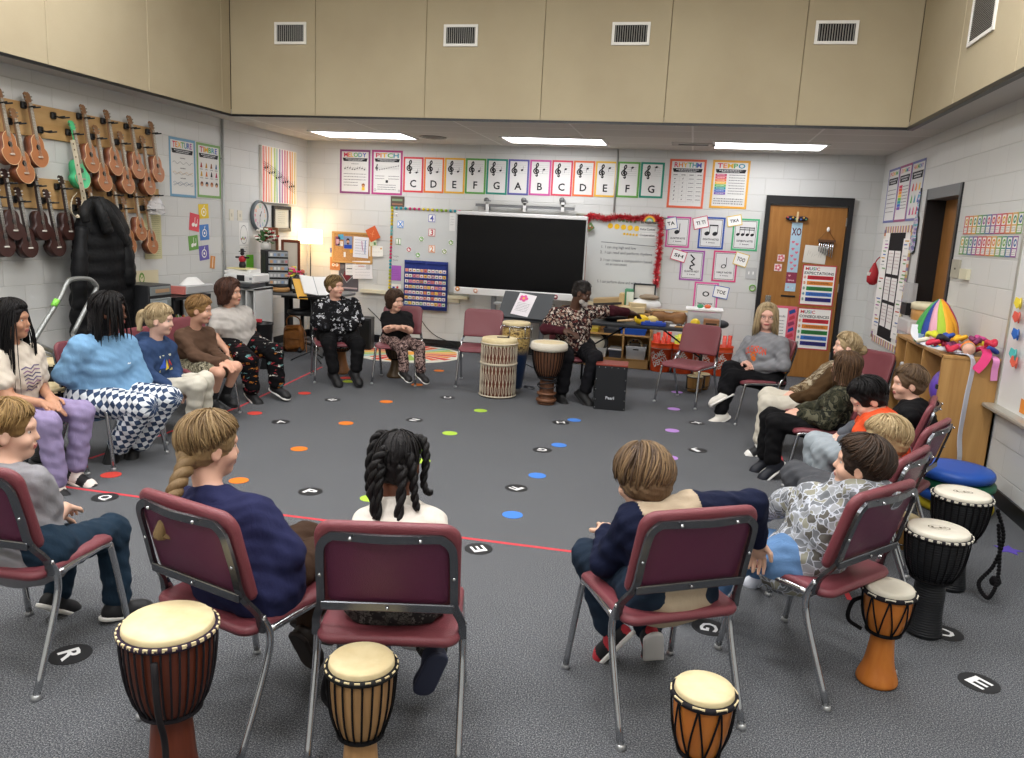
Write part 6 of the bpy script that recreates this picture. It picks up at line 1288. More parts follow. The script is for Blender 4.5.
flowers('flower_arrangement', 266, 9.0, zt, 'red and white flowers in a white pot on top of the black drawer tower', ['#ece9df', '#a8262e', '#ece9df', '#8a1f28', '#d8d4c4', '#5a7a40'], mat('#d6d4ce', .4), .1, .06, .14, n=44)
flowers('flower_arrangement', 291.5, DY-.12, DZT, 'pink and yellow flowers beside the dark bottle on the desk', ['#d8336a', '#e8a0b0', '#d9c84a', '#d8336a', '#9ab04a'], mat('#2a2c2a', .3), .16, .04, .12, seed=4)
b = MU('#15181a', .25, 0, .6).lathe([(.05, 0), (.055, .01), (.055, .16), (.04, .19), (.03, .2), (.03, .23), (.001, .235)], 20).u('#cfd4d2', .5).box((-.02, -.055, .08), (.035, .004, .05)); setat(b, 'dark_jug', 297, DY-.3, DZT, 'dark jug with a small pale label on the desk', 'jug')
# lamp
lx = ony(311, 255, DY+.25)
LY = 10.14
lp = empty('floor_lamp', (ony(310.5, 240, LY)[0], LY, 0), label='glowing lamp with a white drum shade standing behind the desk', cat='lamp'); zs0 = ony(310, 243.5, LY)[2]; zs1 = ony(310, 229, LY)[2]; rs = pxw(299.5, 321.5, LY)[1]/2
MU('#3a3b3d', .4, .5).lathe([(.09, 0), (.09, .015), (.015, .03)], 24).tube([(0, 0, .02), (0, 0, zs0+.05)], .009).build('base', None, lp)
MB().use(mat('#fff3dd', .8, emit=('#ffdca8', 3.2))).lathe([(rs, zs0), (rs*.92, zs1), (rs*.91, zs1), (rs*.99, zs0)], 28).build('lamp_shade', None, lp)
MB().use(mat('#ffe9c4', .5, emit=('#ffd9a0', 9.))).sphere((0, 0, (zs0+zs1)/2), .035, 12).build('bulb', None, lp)
l = bpy.data.lights.new('lamp_glow', 'POINT'); l.energy = 1.8; l.color = (1, .78, .5); l.shadow_soft_size = .05; o = bpy.data.objects.new('lamp_glow', l); COL.objects.link(o); o.location = (lp.location.x, LY, zs1+.05)
l = bpy.data.lights.new('lamp_glow', 'POINT'); l.energy = .9; l.color = (1, .78, .5); l.shadow_soft_size = .05; o = bpy.data.objects.new('lamp_glow', l); COL.objects.link(o); o.location = (lp.location.x, LY, zs0-.05)
# framed pictures standing on the desk
def standframe(px, Y, y0, y1, lab, col, cols=()):
    (x, w) = pxw(px[0], px[1], Y); zb, ztp = DZT, ony((px[0]+px[1])/2, y0, Y)[2]; h = ztp-zb if y1 is None else ztp-ony((px[0]+px[1])/2, y1, Y)[2]; z0_ = ztp-h
    m = MU('#ddd5c6', .6).box((0, 0, z0_+h/2), (w*.95, .01, h*.95)); r = m.build('standing_frame', label=lab, cat='framed certificate'); r.location = (x, Y, 0); r.rotation_euler = (0, 0, R(10))
    f = MB().use(col)
    for (cx, cz, dx, dz) in ((0, h-.015, w, .035), (0, .015, w, .035), (-w/2, h/2, .035, h), (w/2, h/2, .035, h)): f.box((cx, -.006, z0_+cz), (dx, .02, dz), bev=.004)
    f.build('frame', None, r); return r
standframe((283.5, 298.5), DY+.22, 240, None, 'reddish wood framed certificate standing on the desk beside the lamp', woodmat('mahogany', '#6a3522', '#7d4430', 2, 1., .35))
standframe((266, 277), 9.14, 227.5, None, 'wood framed picture standing behind the red and white flowers', woodmat('walnut', '#7a5038', '#8f6348', 2, 1., .4))
x, w = pxw(298, 309.5, DY+.1, 265); setat(MU('#b88a34', .5).box((0, 0, .12), (w, .14, .1), bev=.015).u('#2f5a9a', .5).box((0, 0, .035), (w*1.2, .2, .07)), 'ochre_box', 304, DY+.1, DZT, 'ochre yellow box standing on a blue box in front of the lamp', 'box')
x, w = pxw(300, 320, DY-.1, 272); la = setat(MU('#3f5f9a', .5).box((0, .02, .11), (w*.9, .012, .17), RX(R(-12))).u('#cfd2d6', .5).box((0, .008, .1), (w*.85, .012, .14), RX(R(-12))), 'document_holder', 310, DY-.12, DZT, 'blue edged white document holder on the desk', 'document holder')
setat(MU('#c0915a', .8, bump=(90, .8)).lathe([(.07, 0), (.11, .01), (.115, .05), (.09, .06), (.001, .06)], 22).u('#1f1f1f', .7).lathe([(.09, .06), (.1, .07), (.06, .1), (.001, .1)], 20), 'straw_basket', 280.5, DY-.3, DZT, 'small round straw basket with a black lid on the desk', 'basket')
setat(MU('#5a3f3a', .6).sphere((0, 0, .05), .04, 10, (1, .8, 1.2)).u('#c46a5a', .6).sphere((0, 0, .11), .03, 10), 'small_figurine', 302.5, DY+.22, DZT+.12, 'tiny figurine beside the framed certificate', 'figurine', y=250)
# bag, stool, speaker, bin
bg = empty('shoulder_bag', (ony(294, 346, DY-.15)[0], DY-.15, 0), R(8), label='brown leather shoulder bag under the desk', cat='bag'); lm = NT('tan_leather', .35, .5); lm.col(lm.ramp(lm.noise(lm.tc.outputs['Object'], 8, 4), [(.35, '#6a4018'), (.65, '#8f5a28')])); lm.bump(lm.noise(lm.tc.outputs['Object'], 18, 3), .5, .02)
m = MB().use(lm.m); pad(m, [(x*(1-.0*y), y) for x, y in rrect(.27, .34, .06, 6)], .15, .05, lambda x, y, z: (x*(1.05-.5*(y+.17)*.8), z+.01*sin(x*30), y+.172+.008*sin(x*25))); m.box((0, -.075, .22), (.2, .02, .1), bev=.008); m.build('bag_body', None, bg)
MB().use(lm.m).tube(bez([(-.09, 0, .32), (-.08, -.02, .42), (0, -.03, .46), (.08, -.02, .42), (.09, 0, .32)], 6), .009, 6).build('handle', None, bg); MB().use(lm.m).tube(bez([(.1, -.02, .33), (.17, -.06, .25), (.19, -.08, .08), (.2, -.1, .012)], 5), .005, 5).build('shoulder_strap', None, bg)
q = ony(303, 312, DY+.0); st = empty('swivel_stool', (q[0], DY-.02, 0), label='black round swivel stool seat under the desk beside the leather bag', cat='stool'); MB().use(DKM).lathe([(.17, 0), (.19, .02), (.18, .06), (.1, .075), (.001, .075)], 24, (0, 0, q[2]-.03)).build('seat', None, st)
MB().use(DKM).tube([(0, 0, .1), (0, 0, q[2]-.02)], .022).build('column', None, st)
for k in range(5): a = 2*pi*k/5; MB().use(DKM).tube([(0, 0, .11), (.2*cos(a), .2*sin(a), .06)], .014).sphere((.2*cos(a), .2*sin(a), .03), .03, 10).build('base_arm', None, st)
x, w = pxw(352, 368.5, 9.7, 330); zt2 = ony(362, 318.5, 9.6)[2]; sp = empty('loudspeaker', (x, 9.75, 0), R(12), label='black floor loudspeaker behind the boy in the black and white hoodie', cat='loudspeaker')
MB().use(DKM).box((0, 0, zt2/2), (w*1.25, .26, zt2), bev=.008).build('cabinet', None, sp); MU('#0c0c0d', .9).box((0, -.133, zt2/2), (w*1.05, .006, zt2*.86)).build('grille', None, sp)
x, w = pxw(252, 269.5, 7.85, 325); zt2 = ony(260, 323.5, 7.8)[2]; bn = empty('waste_bin', (x, 7.9, 0), label='black plastic waste bin beside the white shelf', cat='bin'); MU('#1b1c1d', .35).lathe([(w*.38, 0), (w*.4, .01), (w*.48, zt2-.03), (w*.52, zt2-.02), (w*.52, zt2), (w*.46, zt2-.01), (w*.37, .02), (.001, .02)], 28).build('bin_body', None, bn)
MU('#b03038', .6).box((-.1, .05, zt2+.01), (.1, .06, .03), RZ(.4)).build('bin_liner', None, bn, label='red liner edge')
# white shelf with printer
PXL = pxw(226, 255, 8.1, 300); wy = 8.3; sh_ = empty('white_shelf', (PXL[0], wy, 0), R(0), label='white open shelf carrying the printer', cat='shelf'); ztp = ony(250, 288.5, wy-.2)[2]; W = PXL[1]; m = MU('#cbccca', .5)
for x in (-W/2, -W*.08, W*.2, W/2-.01): m.box((x, 0, ztp/2), (.02, .4, ztp))
for z in (.06, ztp*.38, ztp-.012): m.box((0, 0, z), (W, .4, .022))
m.box((0, .19, ztp/2), (W, .01, ztp)); m.build('carcass', None, sh_)
bk = MB(); rnd = random.Random(8); x = -W*.05
pr = empty('printer', (PXL[0]-.02, wy-.02, ztp), R(4), label='white printer on the white shelf', cat='printer'); zp = ony(250, 276, wy-.2)[2]-ztp
PH = ony(250, 274.5, wy-.2)[2]-ztp
MU('#d9dad8', .4).box((0, 0, PH*.66), (W*.98, .42, PH*.62), bev=.015).build('housing', None, pr); MU('#3b3d40', .5).box((.02, -.06, PH*.2), (W*.8, .36, PH*.3), bev=.01).build('paper_tray', None, pr)
MU('#1e2022', .3).box((.03, -.212, PH*.72), (.09, .006, PH*.42)).u('#8a8c8e', .4).box((.15, -.212, PH*.7), (.03, .006, PH*.16)).build('control_panel', None, pr)
setat(MU('#e2e2de', .6).box((0, 0, .015), (.32, .24, .03)).box((.02, .01, .04), (.28, .22, .02), RZ(.1)).u('#dcd29a', .6).box((.0, -.02, .055), (.26, .2, .012), RZ(-.08)), 'paper_stack', 243, wy, ztp+PH*.97, 'stack of paper on top of the white printer', 'papers')
ns = setat(MU('#1a1a1b', .5).lathe([(.035, 0), (.04, .03), (.03, .07)], 14).u('#a81f2a', .4).sphere((0, 0, .10), .045, 14, (1, .8, .9)).u('#1a1a1b', .5).box((0, 0, .12), (.16, .03, .02)).sphere((0, 0, .165), .024, 12).lathe([(.04, .185), (.042, .19), (.022, .195), (.02, .22), (.001, .222)], 14), 'toy_figure', 242.8, wy, ztp+PH*.97+.06, 'small black and red toy figure on the printer', 'toy')
# clear drawer unit and black trolley behind the left row of children
lx_ = XL+.24
def lpos(px, py, X=lx_): q = onx(px, py, X); return q
a, b = onx(149.5, 300, XL+.42), onx(172.5, 300, XL+.42); W = b[1]-a[1]; zt_, zb_ = onx(160, 285, XL+.42)[2], .42; du = empty('clear_drawer_unit', (XL+.24, (a[1]+b[1])/2, 0), label='dark tower of clear plastic drawers against the left wall', cat='drawer unit')
MU('#2a2b2d', .4).box((0, 0, zb_+(zt_-zb_)/2), (.34, W, zt_-zb_), bev=.006).box((0, 0, zb_/2), (.36, W*1.02, zb_-.01)).build('case', None, du)
n = 5
for k in range(n):
    z = zb_+(zt_-zb_)*(k+.5)/n; d = MU('#7f8584', .25, 0, .6).box((.175, 0, z), (.012, W*.88, (zt_-zb_)/n*.74), bev=.003).build('drawer', None, du); MB().use(mat(['#b08a7a', '#8f9a88', '#c9b0a0', '#9aa4a8', '#a88a6a'][k], .6)).box((.183, .02*(-1)**k, z), (.004, W*.6, (zt_-zb_)/n*.3)).build('contents', None, d)
a, b = onx(173, 296, XL+.4), onx(211, 297, XL+.4); W = b[1]-a[1]; zt_ = onx(190, 296, XL+.4)[2]; tr = empty('black_trolley', (XL+.22, (a[1]+b[1])/2, 0), label='low black trolley shelf with pencils against the left wall', cat='trolley'); m = MB().use(DKM)
for z in (.12, .42, zt_-.015): m.box((0, 0, z), (.36, W, .03))
for x in (-.165, .165):
    for y in (-W/2+.02, W/2-.02): m.box((x, y, zt_/2), (.03, .03, zt_))
m.box((-.17, 0, zt_/2), (.01, W, zt_)); m.build('frame', None, tr)
q = onx(193, 294, XL+.25); wb = empty('wipes_box', (XL+.24, q[1], zt_), label='grey box of white wipes on the black trolley', cat='box'); MU('#a9aaaa', .5).box((0, 0, .05), (.22, .5, .09), bev=.01).build('carton', None, wb); MU('#c4726a', .6).box((.0, -.24, .05), (.2, .08, .08)).build('pink_box_end', None, wb)
vs = [(.09*cos(a)*(1-k*.24)*(1+.15*sin(a*3+k)), .2*sin(a)*(1-k*.22)*(1+.1*sin(a*4+k)), .09+.026*k) for k in range(4) for a in [2*pi*i/14 for i in range(14)]]; MU('#e6e6e3', .7).add(vs, [(k*14+i, k*14+(i+1) % 14, (k+1)*14+(i+1) % 14, (k+1)*14+i) for k in range(3) for i in range(14)]+[tuple(range(42, 56))], True).build('tissue', None, wb)
q = onx(181, 309, XL+.34); zc = .435
pc_ = empty('pencil_holder', (XL+.3, q[1], zc), label='black holder full of colourful pencils in the trolley', cat='pencil holder'); MU('#1e1e20', .4).box((0, 0, .06), (.14, .34, .12)).build('holder', None, pc_); rnd = random.Random(4)
for k in range(14): MU(rnd.choice(['#c9403a', '#e0c23a', '#5a9a4a', '#e0e0da', '#d0803a']), .5).tube([(rnd.uniform(-.05, .05), -.15+.023*k, .1), (rnd.uniform(-.06, .06), -.15+.023*k+rnd.uniform(-.02, .02), .2+rnd.uniform(-.02, .02))], .006, 6).build('pencil', None, pc_)
# grey tubular trolley frame against the left wall
GT = mat('#8f9290', .35, .5); fx = XL+.5
def LP(px, py, X=fx): q = onx(px, py, X); return (X, q[1], q[2])
cart = MB().use(GT); P = [LP(33, 342), LP(45, 322), LP(60, 298), LP(67, 283), LP(74, 279), LP(88, 279), (fx, LP(95, 284)[1], LP(95, 284)[2]), LP(96, 290), LP(86, 308), LP(73, 334)]
tf = empty('hand_truck', (XL+.5, LP(60, 330)[1], 0), label='grey tubular hand truck leaning by the black coat', cat='hand truck'); rel_ = lambda q: tuple(Vector(q)-Vector(tf.location))
MB().use(GT).tube([rel_(q) for q in bez(P, 4)], .02, 8).build('handle_frame', None, tf); MB().use(GT).tube([rel_(LP(26, 339)), rel_(LP(56, 353))], .018).tube([rel_(LP(33, 342)), rel_((fx+.2, LP(25, 400)[1], .02))], .018).tube([rel_(LP(73, 334)), rel_((fx+.2, LP(60, 400)[1], .02))], .018).tube([rel_(LP(38, 351)), rel_(LP(56, 357))], .012).build('lower_frame', None, tf)
MU('#8fe05a', .5).tube([rel_(LP(53.5, 306)), rel_(LP(57, 300))], .024).build('tape', None, tf)
# black puffer coat
cx = XL+.18
def coat():
    n = 28; rows = []; prof = [(198, 96, 98, .03), (200, 88, 106, .07), (205, 84, 114, .10), (213, 80.5, 120, .12), (222, 79, 123, .14), (235, 78, 125, .15), (248, 77, 127.5, .155), (262, 76, 129.5, .16), (276, 75.5, 130.5, .16), (290, 75, 129, .16), (306, 75, 128, .16), (322, 75, 127, .16), (336, 76, 125, .15)]
    vs = []
    for j, (py, x0, x1, d) in enumerate(prof):
        l, r = onx(x0, py, cx), onx(x1, py, cx); cy, z, hw = (l[1]+r[1])/2, (l[2]+r[2])/2, (r[1]-l[1])/2
        for i in range(n):
            a = 2*pi*i/n; fold = 1+.07*sin(a*5+j*.4); puff = 1; vs.append((cx+d*fold*cos(a), cy+hw*sin(a)*(1+.02*sin(j*2.2)), z+.012*sin(a*3)))
    # quilting: add intermediate rings
    m = len(prof); V = []; K = 4
    for j in range(m-1):
        for k in range(K):
            t = k/K
            for i in range(n):
                a, b = Vector(vs[j*n+i]), Vector(vs[(j+1)*n+i]); p = a.lerp(b, t); c = Vector((cx, sum(vs[j*n+q][1] for q in range(n))/n, p.z)); s_ = 1+.07*sin(pi*(j+t) % pi if 0 else pi*((j+t) % 1.))
                V.append(c+(p-c)*Vector((1, 1, 1)).length/1.7320508*s_ if j > 3 else p)
    V += vs[(m-1)*n:]; M_ = (m-1)*K+1; fs = [(j*n+i, j*n+(i+1) % n, (j+1)*n+(i+1) % n, (j+1)*n+i) for j in range(M_-1) for i in range(n)]+[tuple(range((M_-1)*n, M_*n)), tuple(range(n))[::-1]]
    return V, fs
V, fs = coat(); CTM = mat('#0e0f11', .6, 0, .2, bump=(25, .6)); base = (XL+.02, V[0][1], 1.0); ct = MB().use(CTM).add([tuple(Vector(v)-Vector(base)) for v in V], fs, True).build('puffer_coat', label='black puffer coat hanging on the ukulele board', cat='coat'); ct.location = base
h = MU('#0c0d0e', .7, bump=(60, .8))
def cp(px, py, X): return tuple(Vector(onx(px, py, X))-Vector(base))
for k, (pts, r0, r1) in enumerate((([(99, 199, XL+.24), (107, 212, XL+.3), (116, 228, XL+.31), (122, 243, XL+.28)], .045, .07), ([(88, 204, XL+.28), (84, 212, XL+.31), (86, 222, XL+.31)], .04, .035), ([(96, 200, XL+.3), (102, 214, XL+.35), (108, 232, XL+.35)], .035, .05))):
    P = bez([cp(*q) for q in pts], 5); h.tube(P, [r0+(r1-r0)*i/(len(P)-1) for i in range(len(P))], 10)
h.build('hood', None, ct)
for (pts, rr) in (([(121, 236, XL+.26), (126, 262, XL+.3), (127.5, 285, XL+.3)], [.07, .075, .06]), ([(82, 228, XL+.3), (80, 255, XL+.33), (79.5, 285, XL+.33), (80, 310, XL+.32)], [.05, .065, .06, .055])):
    P = bez([cp(*q) for q in pts], 6); n_ = len(P); sm2 = MB().use(CTM); sm2.tube(P, [rr[min(len(rr)-1, int(i*(len(rr)-1)/(n_-1)))]*(1+.08*sin(i*1.6)) for i in range(n_)], 12); sm2.build('sleeve', None, ct)
# music stand with an open book beside the desk
q = ony(312.5, 288, 8.55); ms2, M = mstand(q[0], 8.55, R(55), 'black music stand holding an open book and a yellow folder by the desk', q[2], 48, .46, .3, col='#232426')
bkk = MU('#e4e4e2', .6).box((-.09, 0, .012), (.17, .27, .014), RY(R(6))).box((.09, 0, .012), (.17, .27, .014), RY(R(-6))).u('#9a9c9e', .6).box((0, 0, .004), (.02, .28, .01)); o = bkk.build('open_book', label='open white music book on the black music stand', cat='book'); o.matrix_world = XF((q[0], 8.55, 0), R(55)) @ M @ XF((.04, .02, .006), R(-6))
o = MU('#d9a640', .6).box((0, 0, 0), (.12, .29, .006)).build('yellow_folder', label='yellow folder tucked beside the open book on the music stand', cat='folder'); o.matrix_world = XF((q[0], 8.55, 0), R(55)) @ M @ XF((-.17, -.02, .01), R(-6))
# ================================================================ wooden shelf by the right wall with scarves, cushions
zs_ = onx(996, 357, XR-.02)[2]; SHX0 = onz(924, 350, zs_)[0]
c1 = onz(948, 357, zs_); c2 = onz(995, 357, zs_); c3 = onz(903, 334, zs_)
SY0 = (c1[1]+c2[1])/2; SXa = c1[0]; SY1 = c3[1]; SXa = max(SXa, XR-.5)
W3M = woodmat('maple', '#a67b46', '#bd935a', 2, .6, .45); cb = empty('cubby_shelf', ((SXa+XR-.01)/2, (SY0+SY1)/2, 0), label='maple cubby shelf against the right wall, covered with scarves', cat='shelf'); W = XR-.01-SXa; L = SY1-SY0
m = MB().use(W3M); m.box((0, -L/2+.012, zs_/2), (W, .024, zs_)).box((0, L/2-.012, zs_/2), (W, .024, zs_)).box((0, 0, zs_-.012), (W, L+.008, .024), bev=.003).box((0, 0, .08), (W-.006, L-.02, .022)).box((0, 0, zs_*.5), (W-.006, L-.02, .022)).box((W/2-.006, 0, zs_/2), (.012, L, zs_))
for t in (-.12, .25): m.box((0, L*t, zs_/2), (W, .02, zs_))
m.build('carcass', None, cb)
MU('#2b2c2e', .4).box((-W/2-.006, -L/2+.02, zs_*.76), (.012, .03, .03)).build('door_catch', None, cb)
def onsh(mb, name, px, py, lab, cat, rz=0., dz=0., X=None, group=None): o = mb.build(name, label=lab, cat=cat, group=group); q = onz(px, py, zs_); o.location = (min(max(q[0], SXa+.06), XR-.12) if X is None else X, q[1], zs_+dz); o.rotation_euler = (0, 0, rz); return o
pb = MU('#6a4bb8', .35).sphere((0, 0, .19), .17, 28); o = pb.build('purple_ball', label='purple play ball inside the cubby shelf', cat='ball'); q = onz(934, 374, zs_*.8); o.location = (SXa+.19, SY0+.26, zs_*.5+.012)
onsh(MU('#d9dad9', .3, alpha=.6).box((0, 0, .06), (.22, .36, .12), bev=.01).u('#c86a6a', .5).box((0, 0, .02), (.18, .3, .03)), 'clear_box', 915, 333, 'clear plastic box at the far end of the cubby shelf', 'box')
onsh(MU('#7f9db5', .6).box((0, 0, .04), (.13, .25, .08)).u('#e8e8e6', .7).lathe([(.08, .08), (.05, .11), (.03, .135), (.001, .14)], 9), 'tissue_box', 922.5, 343, 'blue tissue box on the cubby shelf', 'tissue box', R(-10))
dt = MB().use(woodmat('conga_pine', '#a97a40', '#bd8f54', 2, 1., .4)).lathe([(.13, 0), (.15, .15), (.15, .22)], 26).u('#d8cfae', .5).lathe([(.157, .21), (.157, .26), (.14, .27), (.001, .27)], 26); onsh(dt, 'tub_drum', 938, 335, 'small drum with a cream head on the cubby shelf by the doorway', 'drum')
# scarf basket: an arched heap of coloured scarves
hoop = MB(); SC_ = ['#e8e4e0', '#3f9a4a', '#3f9a4a', '#24408f', '#d8a0b0', '#a9c63a', '#e8a52c', '#e8a52c', '#c9304a', '#5a2f8f', '#5a2f8f', '#b9cf3a', '#b9cf3a', '#e8c8c8', '#e8a52c', '#3f9a4a']
hp = onz(952.5, 345, zs_); hx, hy = XR-.26, hp[1]
sb = empty('scarf_basket', (hx, hy, zs_), label='hooped basket of rainbow coloured scarves on the cubby shelf', cat='basket')
topz = onx(958, 304, hx)[2]-zs_
MU('#dcd8cc', .5).tube([(.0, .16*cos(a)-.0, .12+.13*sin(a)) for a in [2*pi*i/26 for i in range(26)]], .01, 8, closed=True).build('hoop', None, sb)
for k, c in enumerate(SC_):
    a0 = R(-205+22.5*k); m = MU(c, .55, 0, .3, bump=(30, .5)); n = 9
    P = bez([(0, 0, topz), (.05*cos(a0), .06*sin(a0), topz*.86), (.12*cos(a0), .15*sin(a0), topz*.5), (.14*cos(a0), .19*sin(a0), topz*.16), (.13*cos(a0+.2), .17*sin(a0+.2), .01)], 4); V = []
    for i, p in enumerate(P):
        w = .008+.03*sin(pi*min(1, (i+1)/len(P))*.8); t = Vector((-sin(a0), cos(a0), 0)); V += [p-t*w, p-t*w*.4+Vector((cos(a0), sin(a0), 0))*.012, p+t*w*.4+Vector((cos(a0), sin(a0), 0))*.004, p+t*w]
    m.add(V, [(4*i+j, 4*i+j+1, 4*i+j+5, 4*i+j+4) for i in range(len(P)-1) for j in range(3)], True); o = m.build('scarf_fold', None, sb); s_ = o.modifiers.new('s', 'SOLIDIFY'); s_.thickness = .006
rnd = random.Random(21); bc = ['#c9304a', '#e8b22c', '#2f4fa8', '#b9304f', '#d9d93a', '#7a2f5a', '#e0803a', '#23242c', '#c84a8a', '#e8e0c8']
for k in range(22):
    y = SY0+.04+rnd.random()*.36; x = XR-.08-rnd.random()*.36; m = MB().use(mat(bc[k % 10], .6, bump=(40, .5))); a = rnd.uniform(0, 6.28)
    m.tube(bez([(0, 0, .0), (.03*cos(a), .03*sin(a), .03), (.07*cos(a+.6), .07*sin(a+.6), .012), (.05*cos(a+1.6), .05*sin(a+1.6), .035), (.0, .04*sin(a), .02)], 5), [.016]*21, 8)
    o = m.build('ribbon_roll', label=['crimson', 'golden', 'navy', 'dark red', 'lemon', 'plum', 'orange', 'black', 'pink', 'cream'][k % 10]+' crumpled ribbon in the heap on the cubby shelf', cat='ribbon', group='ribbons heaped on the cubby shelf: '+bc[k % 10]); o.location = (x, y, zs_+.012+.03*(k % 3)+.01)
q = onz(979, 357, zs_); o = MU('#9b9284', .5).tube([(0, .14, 0), (0, -.04, 0)], .042, 20).u('#d8a890', .5).tube([(0, -.04, 0), (0, -.045, 0)], .039, 20).build('shaker_tin', label='grey cylinder shaker with a pink end lying at the shelf edge', cat='shaker'); o.location = (XR-.22, SY0+.05, zs_+.05); o.rotation_euler = (0, 0, R(-15))
def strip(px, pts, w, c, lab, cm=None):
    P = bez([Vector(p) for p in pts], 5); m = MU(c, .7).tube(P, 1, 4, flat=(w, .003)); return m.build('ribbon', label=lab, cat='ribbon')
xe = lambda px: ony(px, 380, SY0-.02)[0]
strip(0, [(xe(972)-.12, SY0+.25, zs_+.03), (xe(966)-.06, SY0+.08, zs_+.012), (xe(970), SY0-.014, zs_-.01), (xe(970)-.005, SY0-.02, zs_*.7), (xe(969), SY0-.016, zs_*.42), (xe(970)+.01, SY0-.025, .25), (xe(970)+.015, SY0-.016, .1)], .055, '#cfd2dc', 'long pale ribbon hanging down the end of the cubby shelf')
strip(0, [(xe(985), SY0+.1, zs_+.06), (xe(984), SY0+.0, zs_+.03), (xe(983)-.02, SY0-.03, zs_-.03), (xe(981)-.05, SY0-.035, zs_-.09)], .06, '#d0336f', 'hot pink ribbon hanging over the end of the cubby shelf')
strip(0, [(XR-.09, SY0+.12, zs_+.02), (XR-.06, SY0-.012, zs_), (XR-.06, SY0-.02, zs_-.08), (XR-.055, SY0-.02, zs_-.15)], .045, '#dd8fc0', 'light pink ribbon at the corner of the cubby shelf')
strip(0, [(hx-.16, hy-.02, zs_+.14), (hx-.17, hy-.1, zs_+.06), (hx-.1, hy-.25, zs_+.012), (hx+.0, SY0+.08, zs_+.012)], .05, '#d8dae0', 'white ribbon trailing across the shelf top from the scarf basket')
for k, (c, lab) in enumerate((('#e08a3a', 'orange and white jingle wrist bell on the shelf edge'), ('#e0cf3a', 'yellow jingle wrist bell on the shelf edge'), ('#3f8fb8', 'blue wrist bell on the shelf edge'))):
    m = MU(c, .5).tube([(.035*cos(2*pi*i/16), .035*sin(2*pi*i/16), .02) for i in range(16)], .016, 8, closed=True); m.u('#d8d4c8', .3, .6); [m.sphere((.05*cos(k_*1.26), .05*sin(k_*1.26), .02), .01, 6) for k_ in range(5)]; o = m.build('wrist_bell', label=lab, cat='wrist bell'); o.location = (SXa+.07, SY0+.62-.11*k, zs_+.003)
bn2 = MU('#cfd0cf', .5).box((0, 0, .12), (.3, .22, .24), bev=.01); o = bn2.build('storage_bin', label='white bin in the far cubby of the maple shelf', cat='storage bin'); o.location = (SXa+.18, SY0+L*.86, zs_*.5+.012)
bn2 = MU('#a9a08f', .6).box((0, 0, .05), (.3, .2, .1), bev=.01).u('#3a3a3d', .6).box((0, 0, .11), (.2, .1, .03)); o = bn2.build('storage_tray', label='tan tray in the middle cubby of the maple shelf', cat='tray'); o.location = (SXa+.19, SY0+L*.55, zs_*.5+.012)
# clear organiser on the wall beside the doorway
q = onx(903.5, 300, XR-.1); og = empty('wall_organiser', (XR-.012, q[1]-.0, q[2]-.35), label='clear and black wall organiser hanging beside the dark doorway', cat='organiser'); MU('#1a1b1d', .5).box((-.04, 0, .27), (.08, .2, .12)).build('holder', None, og); MU('#1a1b1d', .5).box((-.03, 0, -.05), (.06, .24, .02)).build('holder', None, og); MU('#d5d7d8', .3, alpha=.55).box((-.04, 0, .42), (.08, .18, .2)).build('clear_pocket', None, og); MU('#d5d7d8', .3, alpha=.55).box((-.04, 0, .08), (.07, .17, .2)).build('clear_pocket', None, og)
# round floor cushions
cxp = onz(958, 465, .30); CX_, CY2 = min(cxp[0]+.0, XR-.33), cxp[1]+.0
for k, (c, nm, sh_) in enumerate((('#d8c22c', 'yellow round floor cushion, lowest of the stack', .02), ('#2454a8', 'blue round floor cushion, second from the bottom of the stack', .0), ('#1f6a4a', 'green round floor cushion, second from the top of the stack', .01), ('#2a5ab5', 'blue round floor cushion on top of the stack', -.01))):
    m = MU(c, .4, 0, .4).lathe([(.18, .0), (.212, .004), (.226, .018), (.23, .036), (.226, .054), (.212, .068), (.13, .072), (.001, .073)], 40); o = m.build('floor_cushion', label=nm, cat='cushion'); o.location = (CX_+sh_, CY2+sh_, .0735*k)
o = MU('#d5d6d8', .7).box((0, 0, 0), (.12, .004, .09)).u('#9a9c9e', .6).box((0, -.003, .02), (.08, .002, .004)).box((0, -.003, .0), (.09, .002, .004)).box((0, -.003, -.02), (.07, .002, .004)).build('fabric_tag', label='white care tag sticking out of the cushion stack', cat='tag'); o.location = (CX_-.1, CY2-.225, .13); o.rotation_euler = (R(-12), 0, R(-24))
# cables on the floor by the back wall
for (pts, lab) in ((((368, 308), (378, 318), (388, 330), (399, 338), (412, 341), (440, 343)), 'black cable drooping down the back wall behind the hoodie boy'), (((420, 318), (427, 328), (436, 336), (447, 341), (455, 345)), 'black cable trailing along the back wall behind the child with folded arms')):
    P = [Vector(ony(x, y, YB-.05)) for x, y in pts]
    for p in P: p.z = max(p.z, .012)
    MU('#202123', .6).tube(bez(P, 5), .006, 6).build('cable', label=lab, cat='cable')
